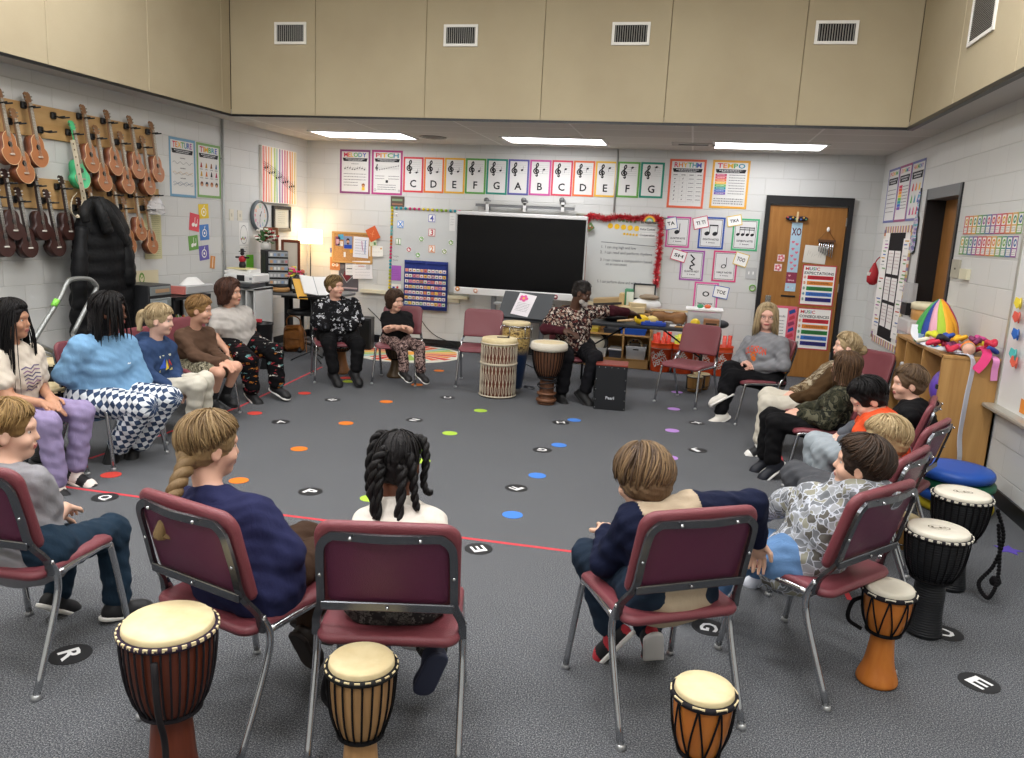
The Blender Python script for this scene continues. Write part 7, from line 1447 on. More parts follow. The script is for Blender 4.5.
# ================================================================ people: distance fields polygonised into one continuous skin, clothes over it
def surfnet(F, o, h):
    S = F < 0; nx, ny, nz = F.shape
    c = [S[i:nx-1+i, j:ny-1+j, k:nz-1+k] for i in (0, 1) for j in (0, 1) for k in (0, 1)]
    allc = c[0].copy(); anyc = c[0].copy()
    for q in c[1:]: allc &= q; anyc |= q
    mx = anyc & ~allc; idx = np.argwhere(mx)
    if not len(idx): return np.zeros((0, 3)), []
    num = -np.ones(mx.shape, np.int64); num[tuple(idx.T)] = np.arange(len(idx)); acc = np.zeros((len(idx), 3)); cnt = np.zeros(len(idx))
    for ax in range(3):
        for a in (0, 1):
            for b in (0, 1):
                p = [0, 0, 0]; p[(ax+1) % 3] = a; p[(ax+2) % 3] = b; q = list(p); q[ax] = 1
                f0 = F[tuple((idx+p).T)]; f1 = F[tuple((idx+q).T)]; m = (f0 < 0) != (f1 < 0); t = f0[m]/(f0[m]-f1[m]); pt = np.tile(np.array(p, float), (m.sum(), 1)); pt[:, ax] = t; acc[m] += pt; cnt[m] += 1
    V = (idx+acc/cnt[:, None])*h+o; Q = []
    for ax in range(3):
        u, v = (ax+1) % 3, (ax+2) % 3; s0 = [slice(None)]*3; s1 = [slice(None)]*3; s0[ax] = slice(0, -1); s1[ax] = slice(1, None); A, B = S[tuple(s0)], S[tuple(s1)]; e = np.argwhere(A != B); e = e[(e[:, u] > 0) & (e[:, v] > 0) & (e[:, u] < F.shape[u]-1) & (e[:, v] < F.shape[v]-1)]
        fl = A[tuple(e.T)]; du = np.eye(3, dtype=int)[u]; dv = np.eye(3, dtype=int)[v]
        q = np.stack([num[tuple((e-du-dv).T)], num[tuple((e-dv).T)], num[tuple(e.T)], num[tuple((e-du).T)]], 1); q[~fl] = q[~fl][:, ::-1]; Q.append(q)
    return V, np.concatenate(Q)
A3 = lambda *a: np.array(a, float)
def unit(v): v = np.array(v, float); return v/max(1e-9, np.linalg.norm(v))
def seg(c, a, b): d = b-a; t = np.clip((c-a)@d/(d@d), 0, 1); return np.linalg.norm(c-a-t[:, None]*d, axis=1)
class SDF:
    def __init__(s): s.p = []
    def cap(s, a, b, ra, rb=None, k=.03): s.p.append(('c', np.array(a, float), np.array(b, float), ra, rb if rb is not None else ra, k, 1)); return s
    def ell(s, c, r, M=None, k=.02, op=1): s.p.append(('e', np.array(c, float), np.array(r, float), M if M is not None else np.eye(3), 0, k, op)); return s
    def cut(s, c, r, M=None, k=.01): return s.ell(c, r, M, k, -1)
    def mesh(s, h, noise=None, clip=None):
        lo = np.min([np.minimum(p[1], p[2])-max(p[3], p[4]) if p[0] == 'c' else p[1]-p[2].max() for p in s.p if p[6] > 0], 0)-.03; hi = np.max([np.maximum(p[1], p[2])+max(p[3], p[4]) if p[0] == 'c' else p[1]+p[2].max() for p in s.p if p[6] > 0], 0)+.03
        n = np.ceil((hi-lo)/h).astype(int)+1; F = np.full(tuple(n), 1., np.float32); ax = [lo[i]+h*np.arange(n[i]) for i in range(3)]
        for (t, a, b, ra, rb, k, op) in s.p:
            l = (np.minimum(a, b)-max(ra, rb) if t == 'c' else a-b.max())-k-2*h; u = (np.maximum(a, b)+max(ra, rb) if t == 'c' else a+b.max())+k+2*h
            i0 = np.maximum(0, np.floor((l-lo)/h).astype(int)); i1 = np.minimum(n, np.ceil((u-lo)/h).astype(int)+1)
            if (i1 <= i0).any(): continue
            sl = tuple(slice(i0[q], i1[q]) for q in range(3)); X, Y, Z = np.meshgrid(*[ax[q][sl[q]] for q in range(3)], indexing='ij', sparse=True)
            if t == 'c':
                d = b-a; L = max(d@d, 1e-9); px, py, pz = X-a[0], Y-a[1], Z-a[2]; tt = np.clip((px*d[0]+py*d[1]+pz*d[2])/L, 0, 1); D = np.sqrt((px-tt*d[0])**2+(py-tt*d[1])**2+(pz-tt*d[2])**2)-(ra+(rb-ra)*tt)
            else:
                px, py, pz = X-a[0], Y-a[1], Z-a[2]; M = ra; q = [(px*M[0, i]+py*M[1, i]+pz*M[2, i]) for i in range(3)]; k0 = np.sqrt(sum((q[i]/b[i])**2 for i in range(3))); k1 = np.sqrt(sum((q[i]/b[i]**2)**2 for i in range(3)))+1e-9; D = k0*(k0-1)/k1
            G = F[sl]
            if op > 0: hh = np.maximum(k-np.abs(G-D), 0)/k; F[sl] = np.minimum(G, D)-hh*hh*k/4
            else: D = -D; hh = np.maximum(k-np.abs(G-D), 0)/k; F[sl] = np.maximum(G, D)+hh*hh*k/4
        if noise is not None or clip is not None:
            X, Y, Z = np.meshgrid(*ax, indexing='ij', sparse=True)
            if noise:
                am, fq, ph = noise; F += (am*(.8*np.sin(fq*2.6*(Y+.7*Z)+ph*3+1.5*np.sin(fq*.7*X))*np.sin(fq*.9*(X-Z)+ph)+np.sin(fq*(X+.6*Z)+ph+2*np.sin(fq*.31*Y))*np.sin(fq*(.8*Y-.5*Z)+ph*2)+.6*np.sin(fq*1.9*(Z+.4*X-.3*Y)+ph))).astype(np.float32)
            if clip: F = np.maximum(F, clip(X, Y, Z).astype(np.float32))
        F[0], F[-1], F[:, 0], F[:, -1], F[:, :, 0], F[:, :, -1] = 1, 1, 1, 1, 1, 1
        return surfnet(F, lo, h)
def mesh_obj(name, V, Q, m, parent, base, fm=None, extra=None, attr=None, **kw):
    me = bpy.data.meshes.new(name); V = V-base; nv, nq = len(V), len(Q)
    if extra: ev, ef = extra; ev = [tuple(np.array(v)-base) for v in ev]; fs = [tuple(map(int, q)) for q in Q]+[tuple(nv+i for i in f) for f in ef]; me.from_pydata([tuple(v) for v in V]+ev, [], fs)
    else: me.vertices.add(nv); me.vertices.foreach_set('co', V.astype(np.float32).ravel()); me.loops.add(nq*4); me.loops.foreach_set('vertex_index', Q.astype(np.int32).ravel()); me.polygons.add(nq); me.polygons.foreach_set('loop_start', np.arange(0, nq*4, 4, dtype=np.int32)); me.update(calc_edges=True)
    for k in (m if isinstance(m, list) else [m]): me.materials.append(k)
    if fm is not None:
        c = V[Q].mean(1)+base; me.polygons.foreach_set('material_index', np.concatenate([fm(c).astype(np.int32), np.zeros(len(me.polygons)-nq, np.int32)]))
    me.polygons.foreach_set('use_smooth', [True]*len(me.polygons)); me.validate(); me.update(); o = link(name, me, parent, **kw)
    if parent is None: o.location = tuple(base)
    return o
# ---- cloth and skin materials
def skin(c):
    k = 'skin'+c
    if k not in MATS:
        N = NT('skin', .5, .35); N.col(N.mix(N.noise(N.tc.outputs['Object'], 14, 3), c, ''.join(['#']+['%02x' % int(int(c[i:i+2], 16)*f) for i, f in ((1, .96), (3, .9), (5, .88))]))); N.b.inputs['Subsurface Weight'].default_value = .04; N.b.inputs['Subsurface Radius'].default_value = (.012, .005, .003); MATS[k] = N.m
    return MATS[k]
def cloth(c, sc=60., rough=.85):
    k = 'cloth'+c
    if k not in MATS:
        N = NT('cloth', rough, .15); v = N.tc.outputs['Object']; f = N.noise(v, 350, 2); g = N.noise(v, 9, 4); N.col(N.mix(N.math('MULTIPLY', g, .35), c, ''.join(['#']+['%02x' % int(int(c[i:i+2], 16)*.8) for i in (1, 3, 5)]))); N.bump(N.math('ADD', N.math('MULTIPLY', f, .15), N.math('ADD', g, N.math('MULTIPLY', N.noise(N.mp((1, 1, .5)), 26, 2, .5, 1.5), .5))), .32, .018); MATS[k] = N.m
    return MATS[k]
def camo(name, cols, sc=18., lines=None):
    N = NT(name, .85, .15); v = N.tc.outputs['Object']; w = N.n('VectorMath', {0: v, 1: N.n('TexNoise', {'Vector': v, 'Scale': sc*.6}).outputs['Color']}, operation='ADD').outputs[0]; f = N.n('TexVoronoi', {'Vector': N.mp((1, 1, 1), src=w) if 0 else v, 'Scale': sc}).outputs['Color']
    d = N.n('TexNoise', {'Vector': v, 'Scale': sc*.9, 'Detail': 2., 'Distortion': 1.2}).outputs['Fac']; c = N.ramp(d, [(p, k) for p, k in zip((0., .42, .5, .58), cols)], 'CONSTANT')
    if lines:
        vv = N.n('VectorMath', {0: v, 1: N.n('VectorMath', {0: N.n('TexNoise', {'Vector': v, 'Scale': sc*1.2, 'Detail': 1.}).outputs['Color'], 1: (.06, .06, .06)}, operation='MULTIPLY').outputs[0]}, operation='ADD').outputs[0]
        e = N.n('TexVoronoi', {'Vector': vv, 'Scale': sc*1.5}, feature='DISTANCE_TO_EDGE').outputs['Distance']; cc = N.n('TexVoronoi', {'Vector': vv, 'Scale': sc*1.5}).outputs['Color']; c = N.ramp(N.n('SeparateColor', {0: cc}).outputs[0], [(0., cols[0]), (.35, cols[1]), (.6, cols[2]), (.8, cols[3])], 'CONSTANT'); c = N.mix(N.ramp(e, [(.035, '#ffffff'), (.07, '#000000')]), c, lines)
    N.col(c); N.bump(N.noise(v, 9, 4), .35, .012); return N.m
def blobs(name, base, cols, sc=16., th=.62, stretch=(1, 1, 2.2), wp=.05):
    N = NT(name, .85, .12); v = N.n('VectorMath', {0: N.mp(stretch), 1: N.n('VectorMath', {0: N.n('TexNoise', {'Vector': N.mp(stretch), 'Scale': sc*1.3, 'Detail': 2.}).outputs['Color'], 1: (wp*3, wp*3, wp*3)}, operation='MULTIPLY').outputs[0]}).outputs[0]; d = N.n('TexVoronoi', {'Vector': v, 'Scale': sc}); s = N.n('SeparateColor', {0: d.outputs['Color']}); c = N.ramp(s.outputs[1], [(i/len(cols), k) for i, k in enumerate(cols)], 'CONSTANT'); n = N.noise(v, sc*5, 2, .8)
    m = N.math('MULTIPLY', N.math('LESS_THAN', d.outputs['Distance'], th*.55), N.math('GREATER_THAN', n, .47)); N.col(N.mix(m, base, c)); N.bump(N.noise(N.tc.outputs['Object'], 9, 4), .3, .012); return N.m
def checkm():
    N = NT('checkered_flannel', .9, .1); u = N.n('Attribute', attribute_name='limb'); c = N.n('TexChecker', {'Vector': N.n('Mapping', {'Vector': u.outputs['Vector'], 'Rotation': (0, 0, R(45))}).outputs[0], 'Scale': 29., 'Color1': hexc('#dfe4e8'), 'Color2': hexc('#3a4a66')}); N.col(c.outputs['Color']); N.bump(N.noise(N.tc.outputs['Object'], 9, 4), .3, .012); return N.m
def hairm(c):
    k = 'hair'+'_'.join(c)
    if k not in MATS:
        N = NT('hair', .5, .18 if c[0] < '#20' else .3); g = N.n('NewGeometry'); r = N.ramp(g.outputs['Random Per Island'], [(i/max(1, len(c)-1), x) for i, x in enumerate(c)]); n = N.noise(N.mp((60, 60, 6)), 2.5, 3, .7); N.col(N.mix(N.math('MULTIPLY', n, .5), r, c[0])); N.bump(n, .6, .006); MATS[k] = N.m
    return MATS[k]
FWH, RH = A3(-sin(YAW), cos(YAW), 0), A3(cos(YAW), sin(YAW), 0)
DEF = dict(hip=(-.07, 0, .47), chest=(0, 0, .72), neck=(0, 0, .93), head=(.03, 0, 1.05), LS=(0, .14, .88), RS=(0, -.14, .88), LE=(.06, .19, .68), RE=(.06, -.19, .68), LW=(.26, .08, .6), RW=(.26, -.08, .6), LK=(.36, .09, .47), RK=(.36, -.09, .47), LA=(.36, .09, .09), RA=(.36, -.09, .09))
REPORT = []
def person(label, ck, J, yaw=0., pitch=0., roll=0., hs=1., g=.8, top=None, bot=None, sleeve='long', legs='long', sk='#d9a787', shoes='#1c1c1e', sole='#e8e6e0', hair=None, fat=1., hood=False, hands=True, toe=None, h=.006, curl=.6, sock=None, curly=None, topname='shirt', botname='pants', under=None, beard=None, mouth='#a8605a', brow='#5a4332', palm=None, loose=1., far=False, hem=0., specs=None):
    cc, f = CH[ck]; left = A3(-f[1], f[0], 0); P = {}
    for n, d in DEF.items():
        v = J.get(n)
        if v is None: continue
        ff, ll = (v[2], v[3]) if len(v) > 3 else d[:2]; P[n] = ondepth(v[0], v[1], cc+f*ff+left*ll+A3(0, 0, d[2]))
    for n in ('LA', 'RA'):
        if n in P: P[n][2] = max(P[n][2], .06)
    hc, nk, hip = P['head'], P['neck'], P['hip']; P.setdefault('chest', (nk*.55+hip*.45)+A3(0, 0, .0)); ch = P['chest']; base = A3(hip[0], hip[1], 0)
    sd = unit(P['LS']-P['RS']); hw = .075*g/.8*fat
    hl = unit(A3(*unit(np.cross(A3(0, 0, 1), unit((P['LK']+P['RK'])/2-hip))))); LH, RHp = hip+hl*hw, hip-hl*hw
    REPORT.append((ck, {a+b: round(float(np.linalg.norm(P[a]-P[b])), 2) for a, b in (('hip', 'neck'), ('neck', 'head'), ('LS', 'RS'), ('LS', 'LE'), ('LE', 'LW'), ('RS', 'RE'), ('RE', 'RW'), ('LK', 'LA'), ('RK', 'RA'), ('hip', 'LK'))}))
    th = R(yaw); d = FWH*cos(th)+RH*sin(th); pr_ = R(pitch); fd = d*cos(pr_)-A3(0, 0, 1)*sin(pr_); rt = unit(np.cross(fd, A3(0, 0, 1))); up = np.cross(rt, fd); ro = R(roll); rt, up = rt*cos(ro)+up*sin(ro), up*cos(ro)-rt*sin(ro)
    HM = np.stack([rt, fd, up], 1); s = hs*.95; X = lambda x, y, z: hc+HM@(A3(x, y, z)*s)
    G = g*1.0; q = fat; B = SDF(); r_ = lambda v: v*G/.8
    def limbs(S, arm, leg, add, k=.03, torso=True, al=1., ll=1., wide=1.):
        if torso:
            S.cap(hip+A3(0, 0, .02), ch, r_(.098)*q+add, r_(.105)*q+add, .05).cap(LH, RHp, r_(.085)*q+add, k=.05); S.cap(P['LS']*.8+P['RS']*.2-A3(0, 0, .035), P['RS']*.8+P['LS']*.2-A3(0, 0, .035), r_(.055)+add, k=.05).cap(ch, nk-A3(0, 0, .07), r_(.105)*q+add, r_(.07)+add, .05); S.cap(nk-A3(0, 0, .045), P['LS'], r_(.045)+add, r_(.038)+add, .05).cap(nk-A3(0, 0, .045), P['RS'], r_(.045)+add, r_(.038)+add, .05)
            S.cap(ch+sd*.06*G, ch-sd*.06*G, r_(.09)*q+add, k=.05)
        if arm:
            for a, b, c in (('LS', 'LE', 'LW'), ('RS', 'RE', 'RW')):
                if arm > 1: S.cap(P[a], P[b], r_(.046)*wide+add, r_(.036)*wide+add, k); S.cap(P[b], P[b]+(P[c]-P[b])*al, r_(.036)*wide+add, r_(.027)*wide+add, k)
                else: S.cap(P[a], P[a]+(P[b]-P[a])*al, r_(.044)+add*1.1, r_(.04)+add*1.4, k)
        if leg:
            for hh, a, b in ((LH, 'LK', 'LA'), (RHp, 'RK', 'RA')):
                S.cap(hh, P[a], r_(.068)*q+add, r_(.05)+add, k)
                if leg > 1: S.cap(P[a], P[a]+(P[b]-P[a])*ll, r_(.049)+add, r_(.036)+add*1.5, k)
    limbs(B, 2, 2, -.004, .02)
    # neck, head, face
    B.cap(nk-A3(0, 0, .06), X(0, -.02, -.07), r_(.046), .048*s, .025)
    B.ell(X(0, -.012, .028), A3(.076, .094, .088)*s, HM, .03).ell(X(0, .022, -.045), A3(.056, .062, .066)*s, HM, .03).ell(X(0, .062, -.088), A3(.024, .02, .018)*s, HM, .025)
    for sx in (-1, 1): B.ell(X(sx*.038, .058, -.03), A3(.026, .026, .024)*s, HM, .02)
    B.cap(X(0, .078, .012), X(0, .094, -.024), .0075*s, .0108*s, .012); B.ell(X(0, .073, .03), A3(.048, .013, .012)*s, HM, .02)
    for sx in (-1, 1): B.cut(X(sx*.031, .093, .006), A3(.017, .016, .009)*s, HM, .01); B.ell(X(sx*.077, -.004, -.01), A3(.009, .02, .031)*s, HM, .006); B.cut(X(sx*.087, .002, -.006), A3(.006, .011, .017)*s, HM, .004)
    B.ell(X(0, .085, -.052), A3(.024, .010, .0055)*s, HM, .008).ell(X(0, .083, -.062), A3(.02, .010, .006)*s, HM, .008)
    for sx, w, e in ((1, 'LW', 'LE'), (-1, 'RW', 'RE')):
        if not hands: continue
        fa = unit(P[w]-P[e]); pn = -A3(0, 0, 1) if palm is None else unit(palm); pn = unit(pn-fa*(pn@fa)); ac = np.cross(fa, pn)*sx; hd = unit(fa+pn*.15); k = r_(1.)
        M = np.stack([ac, hd, np.cross(ac, hd)], 1); pc = P[w]+hd*.045*k; B.ell(pc, A3(.034, .045, .015)*k, M, .012).cap(P[w], pc, .021*k, .018*k, .012)
        for i, (o_, L, r) in enumerate(((-.025, .052, .0072), (-.009, .062, .0078), (.008, .064, .0078), (.024, .058, .0076))):
            a = pc+(ac*o_+hd*.036)*k; c1 = unit(hd+pn*curl*.6+ac*o_*3); b = a+c1*L*.5*k; c2 = unit(hd+pn*curl*1.8+ac*o_*2); e_ = b+c2*L*.5*k; B.cap(a, b, r*k, r*k*.95, .004).cap(b, e_, r*k*.95, r*k*.8, .003)
        a = P[w]+(hd*.02+ac*.026)*k; b = a+unit(hd*.7+ac*.75+pn*.3)*.034*k; B.cap(a, b, .0105*k, .009*k, .008).cap(b, b+unit(hd+ac*.2+pn*.4)*.026*k, .009*k, .0075*k, .004)
    V, Q = B.mesh(h if not far else .007); lipc, eyz = X(0, .092, -.057), None
    sm, lm = skin(sk), mat(mouth, .5)
    def fm(c): l = (c-hc)@HM/s; return ((np.abs(l[:, 0]) < .022-.3*np.abs(l[:, 2]+.057)) & (np.abs(l[:, 2]+.057) < .0085) & (l[:, 1] > .07))
    body = mesh_obj('person', V, Q, [sm, lm], None, base, fm, label=label, cat='person')
    rel = lambda p: tuple(np.array(p)-base); RM = Matrix(HM.tolist())
    if not far or yaw:
        for sx in (-1, 1):
            e = MU('#c9c1ba', .4).sphere(rel(X(sx*.031, .0655, .006)), .0112*s, 10).u('#2a1d17', .3).sphere(rel(X(sx*.031, .0735, .006)), .0052*s, 8); e.build('eye', None, body)
            bw = MB().use(mat(brow, .8)).tube([rel(X(sx*x, y, z)) for x, y, z in ((.014, .084, .025), (.032, .082, .030), (.048, .07, .024))], [.0022*s, .003*s, .0018*s], 6); bw.build('eyebrow', None, body)
    # clothes
    nz = (.0035, 38., hash(ck) % 7 if 0 else len(REPORT)*1.3)
    if top:
        S = SDF(); h0, l0, r0 = hip, LH, RHp; hip, LH, RHp = hip+A3(0, 0, hem), LH+A3(0, 0, hem), RHp+A3(0, 0, hem); limbs(S, 2 if sleeve == 'long' else 1, 0, .013*loose, .03, True, .93 if sleeve == 'long' else .62, wide=1.06*loose if sleeve == 'long' else 1.)
        if sleeve == 'long':
            for w, e in (('LW', 'LE'), ('RW', 'RE')): c = P[w]+(P[e]-P[w])*.12; S.cap(c, c+(P[e]-P[w])*.1, r_(.033)*loose, k=.015)
        fr = unit((P['LK']+P['RK'])/2-hip); S.ell(hip+A3(0, 0, .06)+fr*.02*q, A3(.105, .108, .09)*G/.8*q*loose, k=.05)
        hip, LH, RHp = h0, l0, r0
        if hem < 0: S.cap(LH, LH+(P['LK']-LH)*.17, r_(.082)*q+.018, k=.04).cap(RHp, RHp+(P['RK']-RHp)*.17, r_(.082)*q+.018, k=.04)
        if hood: bkd = -unit(np.cross(sd, A3(0, 0, 1)))*-1; bk = unit(nk-hc+A3(0, 0, .0)); bdir = -f*(1 if (hood is True) else hood); S.ell(nk+bdir*.075-A3(0, 0, .0), A3(.105, .085, .06)*G/.8, k=.03).cap(nk+sd*.07+bdir*.0, nk-sd*.07+bdir*.0, .034, k=.03).cap(nk+sd*.06-bdir*.03-A3(0, 0, .03), nk+sd*.08, .028, k=.02).cap(nk-sd*.06-bdir*.03-A3(0, 0, .03), nk-sd*.08, .028, k=.02)
        S.cut(nk+unit(hc-nk)*.075, A3(.066, .066, .062)*G/.8, k=.012)
        V, Q = S.mesh(h*1.05, nz); top_ = top if isinstance(top, list) else [top]
        o = mesh_obj(topname, V, Q, top_, body, base, (lambda c: (np.min([seg(c, P[a], P[b]) for a, b in (('LS', 'LE'), ('LE', 'LW'), ('RS', 'RE'), ('RE', 'RW'))], 0) < .095) & (np.abs((c-ch)@sd) > .1*G/.8)) if len(top_) > 1 else None); TOPS[ck] = (o, P, base, G)
    if under:
        for w, e in (('LW', 'LE'), ('RW', 'RE')): V, Q = SDF().cap(P[e], P[w]+(P[e]-P[w])*.1, r_(.042), r_(.033), .02).cap(P[e]+(P[w[0]+'S']-P[e])*.5, P[e], r_(.048), r_(.042), .02).mesh(h, nz); mesh_obj('undershirt_sleeve', V, Q, under, body, base)
    if bot:
        S = SDF(); limbs(S, 0, 2 if legs != 'short' else 1, .012 if legs != 'wide' else .022, .03, False, ll=.92)
        S.cap(LH+A3(0, 0, .02), RHp+A3(0, 0, .02), r_(.088)*q+.008, k=.05).cap(hip, hip+A3(0, 0, .07), r_(.1)*q, k=.05)
        if legs == 'short':
            for hh, a in ((LH, 'LK'), (RHp, 'RK')): S.cap(hh, hh+(P[a]-hh)*.72, r_(.08)*q+.018, r_(.066)+.026, .03)
            S.p = [p for p in S.p if not (p[0] == 'c' and (np.allclose(p[2], P['LK']) or np.allclose(p[2], P['RK'])))]
        V, Q = S.mesh(h*1.05, nz); o = mesh_obj(botname, V, Q, bot, body, base)
        if legs == 'wide':
            uv = np.zeros((len(V), 3), np.float32); best = np.full(len(V), 9.)
            for hh, a, b in ((LH, 'LK', 'LA'), (RHp, 'RK', 'RA')):
                L0 = np.linalg.norm(P[a]-hh)
                for (p0, p1, off) in ((hh, P[a], 0.), (P[a], P[b], L0)):
                    dd = p1-p0; L = np.linalg.norm(dd); t = np.clip((V-p0)@dd/L**2, -.3, 1.2); dv = V-p0-t[:, None]*dd; ds = np.linalg.norm(dv, axis=1); e1 = unit(np.cross(dd, RH)); e2 = np.cross(unit(dd), e1); an = np.arctan2(dv@e1, dv@e2); ds = ds+(.06*(t < .12) if off else 0); m = ds < best; best[m] = ds[m]; uv[m, 0] = (off+t*L)[m]; uv[m, 1] = (an*.075)[m]
            at = o.data.attributes.new('limb', 'FLOAT_VECTOR', 'POINT'); at.data.foreach_set('vector', uv.ravel())
    if specs:
        m_ = MU(specs, .4)
        for sx in (-1, 1): m_.tube([rel(X(sx*.031+.02*cos(a), .086, .004+.015*sin(a))) for a in [2*pi*i/14 for i in range(14)]], .0016, 5, closed=True).tube([rel(X(sx*.052, .084, .008)), rel(X(sx*.079, .05, .008)), rel(X(sx*.084, -.01, .004))], .0022 if specs > '#3' else .004, 5)
        m_.build('glasses', None, body)
    # shoes
    for n, tn in (('LA', 'LT'), ('RA', 'RT')):
        an = P[n]; kn = P[n[0]+'K']; tdir = None
        if tn in J: t = J[tn]; tp = ondepth(t[0], t[1], an+f*.1); tdir = tp-an
        if tdir is None: tdir = f*.13+A3(0, 0, -.03)
        tdir = unit(tdir); k = r_(1.); shn = unit(an-kn); dn = unit(shn-tdir*(shn@tdir)); ac = np.cross(tdir, dn); fl = an+dn*.045*k; M = np.stack([ac, tdir, dn], 1)
        S = SDF().cap(an+dn*.005, fl, .036*k, .034*k, .02).cap(fl-tdir*.025*k, fl+tdir*.10*k, .035*k, .036*k, .03).ell(fl+tdir*.115*k+dn*.004, A3(.037, .045, .028)*k, M, .02)
        V, Q = S.mesh(.005 if not far else .007, None, lambda x, y, z: ((x-fl[0])*dn[0]+(y-fl[1])*dn[1]+(z-fl[2])*dn[2])-.018*k); hi_ = lambda c: ((c-fl)@dn > .004*k)
        so, mm = (shoes, sole) if isinstance(shoes, str) else (shoes[0], sole); ms = [mat(so, .6), mat(sole, .6)]+([mat(shoes[1], .6)] if not isinstance(shoes, str) else [])
        sh = mesh_obj('shoe', V, Q, ms[:1]+ms[2:] if len(ms) > 2 else ms[:1], body, base, (lambda c: (np.sin((c-fl)@tdir*60) > .2)) if len(ms) > 2 else None)
        S2 = SDF().cap(fl-tdir*.03*k+dn*.018*k, fl+tdir*.118*k+dn*.018*k, .038*k, .04*k, .03); V, Q = S2.mesh(.005 if not far else .007, None, lambda x, y, z: np.abs(((x-fl[0])*dn[0]+(y-fl[1])*dn[1]+(z-fl[2])*dn[2])-.022*k)-.008*k); mesh_obj('sole', V, Q, ms[1], sh, base)
        if sock: S3 = SDF().cap(an+(kn-an)*.28, an, r_(.036), r_(.036), .02); V, Q = S3.mesh(.006); mesh_obj('sock', V, Q, mat(sock, .9), body, base)
    if hair: hair_for(body, base, X, HM, s, P, hair, hc, rel)
    if beard:
        S = SDF().ell(X(0, .075, -.088), A3(.034, .028, .035)*s, HM, .02).ell(X(.04, .045, -.065), A3(.02, .03, .035)*s, HM, .02).ell(X(-.04, .045, -.065), A3(.02, .03, .035)*s, HM, .02); V, Q = S.mesh(.005, (.002, 300., 1)); mesh_obj('beard', V, Q, mat(beard, .9, bump=(200, .8)), body, base)
    return body
TOPS = {}
def hair_for(body, base, X, HM, s, P, H_, hc, rel):
    """H_: cols, style, n strands, drop lengths; a soft cap with tapered locks laid over it"""
    cols = H_['c']; st = H_.get('st', 'short'); rnd = random.Random(H_.get('seed', 1)); t = H_.get('t', .012); m = hairm(cols); low = H_.get('low', 0.)
    S = SDF().ell(X(0, -.016, .032), A3(.078+t, .096+t, .09+t)*s, HM, .02).ell(X(0, -.045, -.02), A3(.066+t*.6, .056+t*.6, .06+low)*s, HM, .02)
    if st == 'bowl':
        for sx in (-1, 1): S.ell(X(sx*.055, -.012, -.02-low*.5), A3(.030+t*.5, .05, .05+low)*s, HM, .02)
        S.ell(X(0, -.06, -.045-low), A3(.07, .045, .05)*s, HM, .02)
    for a, b, ra, rb in H_.get('add', ()): S.cap(X(*a), X(*b), ra*s, rb*s, .02)
    fz = H_.get('fz', 0.); S.cut(X(0, .12, -.012+fz), A3(.084, .075, .09)*s, HM, .01); S.cut(X(0, .07, -.09+fz*.5), A3(.088, .055, .09)*s, HM, .012)
    if H_.get('ears', True) and st != 'bowl':
        for sx in (-1, 1): S.cut(X(sx*.095, .015, -.03), A3(.03, .034, .046)*s, HM, .008)
    V, Q = S.mesh(.0055, (.0018, 120., 2)); mb = MB(); n = H_.get('n', 150); fr = H_.get('front', 62); bkk = H_.get('back', 122)+(16 if not H_.get('drop') else 0); drop = H_.get('drop', 0); wd = H_.get('w', .0042)
    def pt(th, ph, o=0.):
        r = A3(.080+t+o, .098+t+o, .091+t+o)*(1.01); return X(r[0]*sin(th)*sin(ph), -.014+r[1]*sin(th)*cos(ph), .032+r[2]*cos(th)*(1 if cos(th) > 0 else .95))
    part = H_.get('part', None)
    for i in range(n):
        ph = rnd.uniform(-pi, pi); a = abs(ph)/pi; te = R(fr+(bkk-fr)*min(1, max(0, (a-.22)/.6)))*rnd.uniform(.9, 1.05)
        if st == 'bowl': te = R(H_.get('front', 70)+(bkk-H_.get('front', 70))*min(1, max(0, (a-.18)/.35)))*rnd.uniform(.94, 1.04)
        t0 = rnd.uniform(.03, .6)*te; sw = H_.get('sw', .5)*rnd.uniform(.7, 1.3); pts = []; o = rnd.uniform(-.002, .006); tilt = H_.get('crown', .35)
        for k in range(8):
            u = k/7; th = t0+(te-t0)*u; p2 = ph+sw*(u-1)*(.8); pts.append(pt(th, p2+.05*sin(u*5+i), o+.003*sin(u*pi)+.004*sin(i*1.7+u*4)*u))
        L = drop*rnd.uniform(.75, 1.05) if drop and a > H_.get('dropfrom', .3) else 0
        if L:
            q = np.array(pts[-1]); ds = unit(q-pts[-2]); g_ = A3(0, 0, -1)
            for k in range(1, 7): dn = unit(ds*(1-k/4 if k < 4 else 0)+g_*1.1+unit(q-hc)*A3(1, 1, 0)*H_.get('flare', .1)*.5); q = q+dn*L/6; pts.append(q+A3(rnd.uniform(-1, 1), rnd.uniform(-1, 1), 0)*.0025)
        pts = [rel(p) for p in pts]; N_ = len(pts); w = wd*s*rnd.uniform(.7, 1.3); mb.tube(pts, [w*(.55+.45*sin(pi*min(1, (k+1)/N_*1.1)))*(1 if k < N_-1 else .3) for k in range(N_)], 4)
    for cpts, r0, r1, tw in H_.get('ropes', ()):          # braids and twists
        C = bez([rel(X(*p)) if len(p) == 3 else rel(p[0]) for p in cpts], 7); n_ = len(C)
        for j in range(2):
            pp = []
            for i, c in enumerate(C):
                tt = (C[min(i+1, n_-1)]-C[max(i-1, 0)]).normalized(); e1 = tt.cross(Vector(RH)).normalized(); e2 = tt.cross(e1); a = i*tw+pi*j; rr = (r0+(r1-r0)*i/(n_-1)); pp.append(c+(e1*cos(a)+e2*sin(a))*rr*.5)
            mb.tube(pp, [(r0+(r1-r0)*i/(n_-1))*.8 for i in range(n_)], 8)
    ev = [tuple(np.array(v)+base) for v in mb.v]; o = mesh_obj('hair', V, Q, m, body, base, extra=(ev, mb.f))
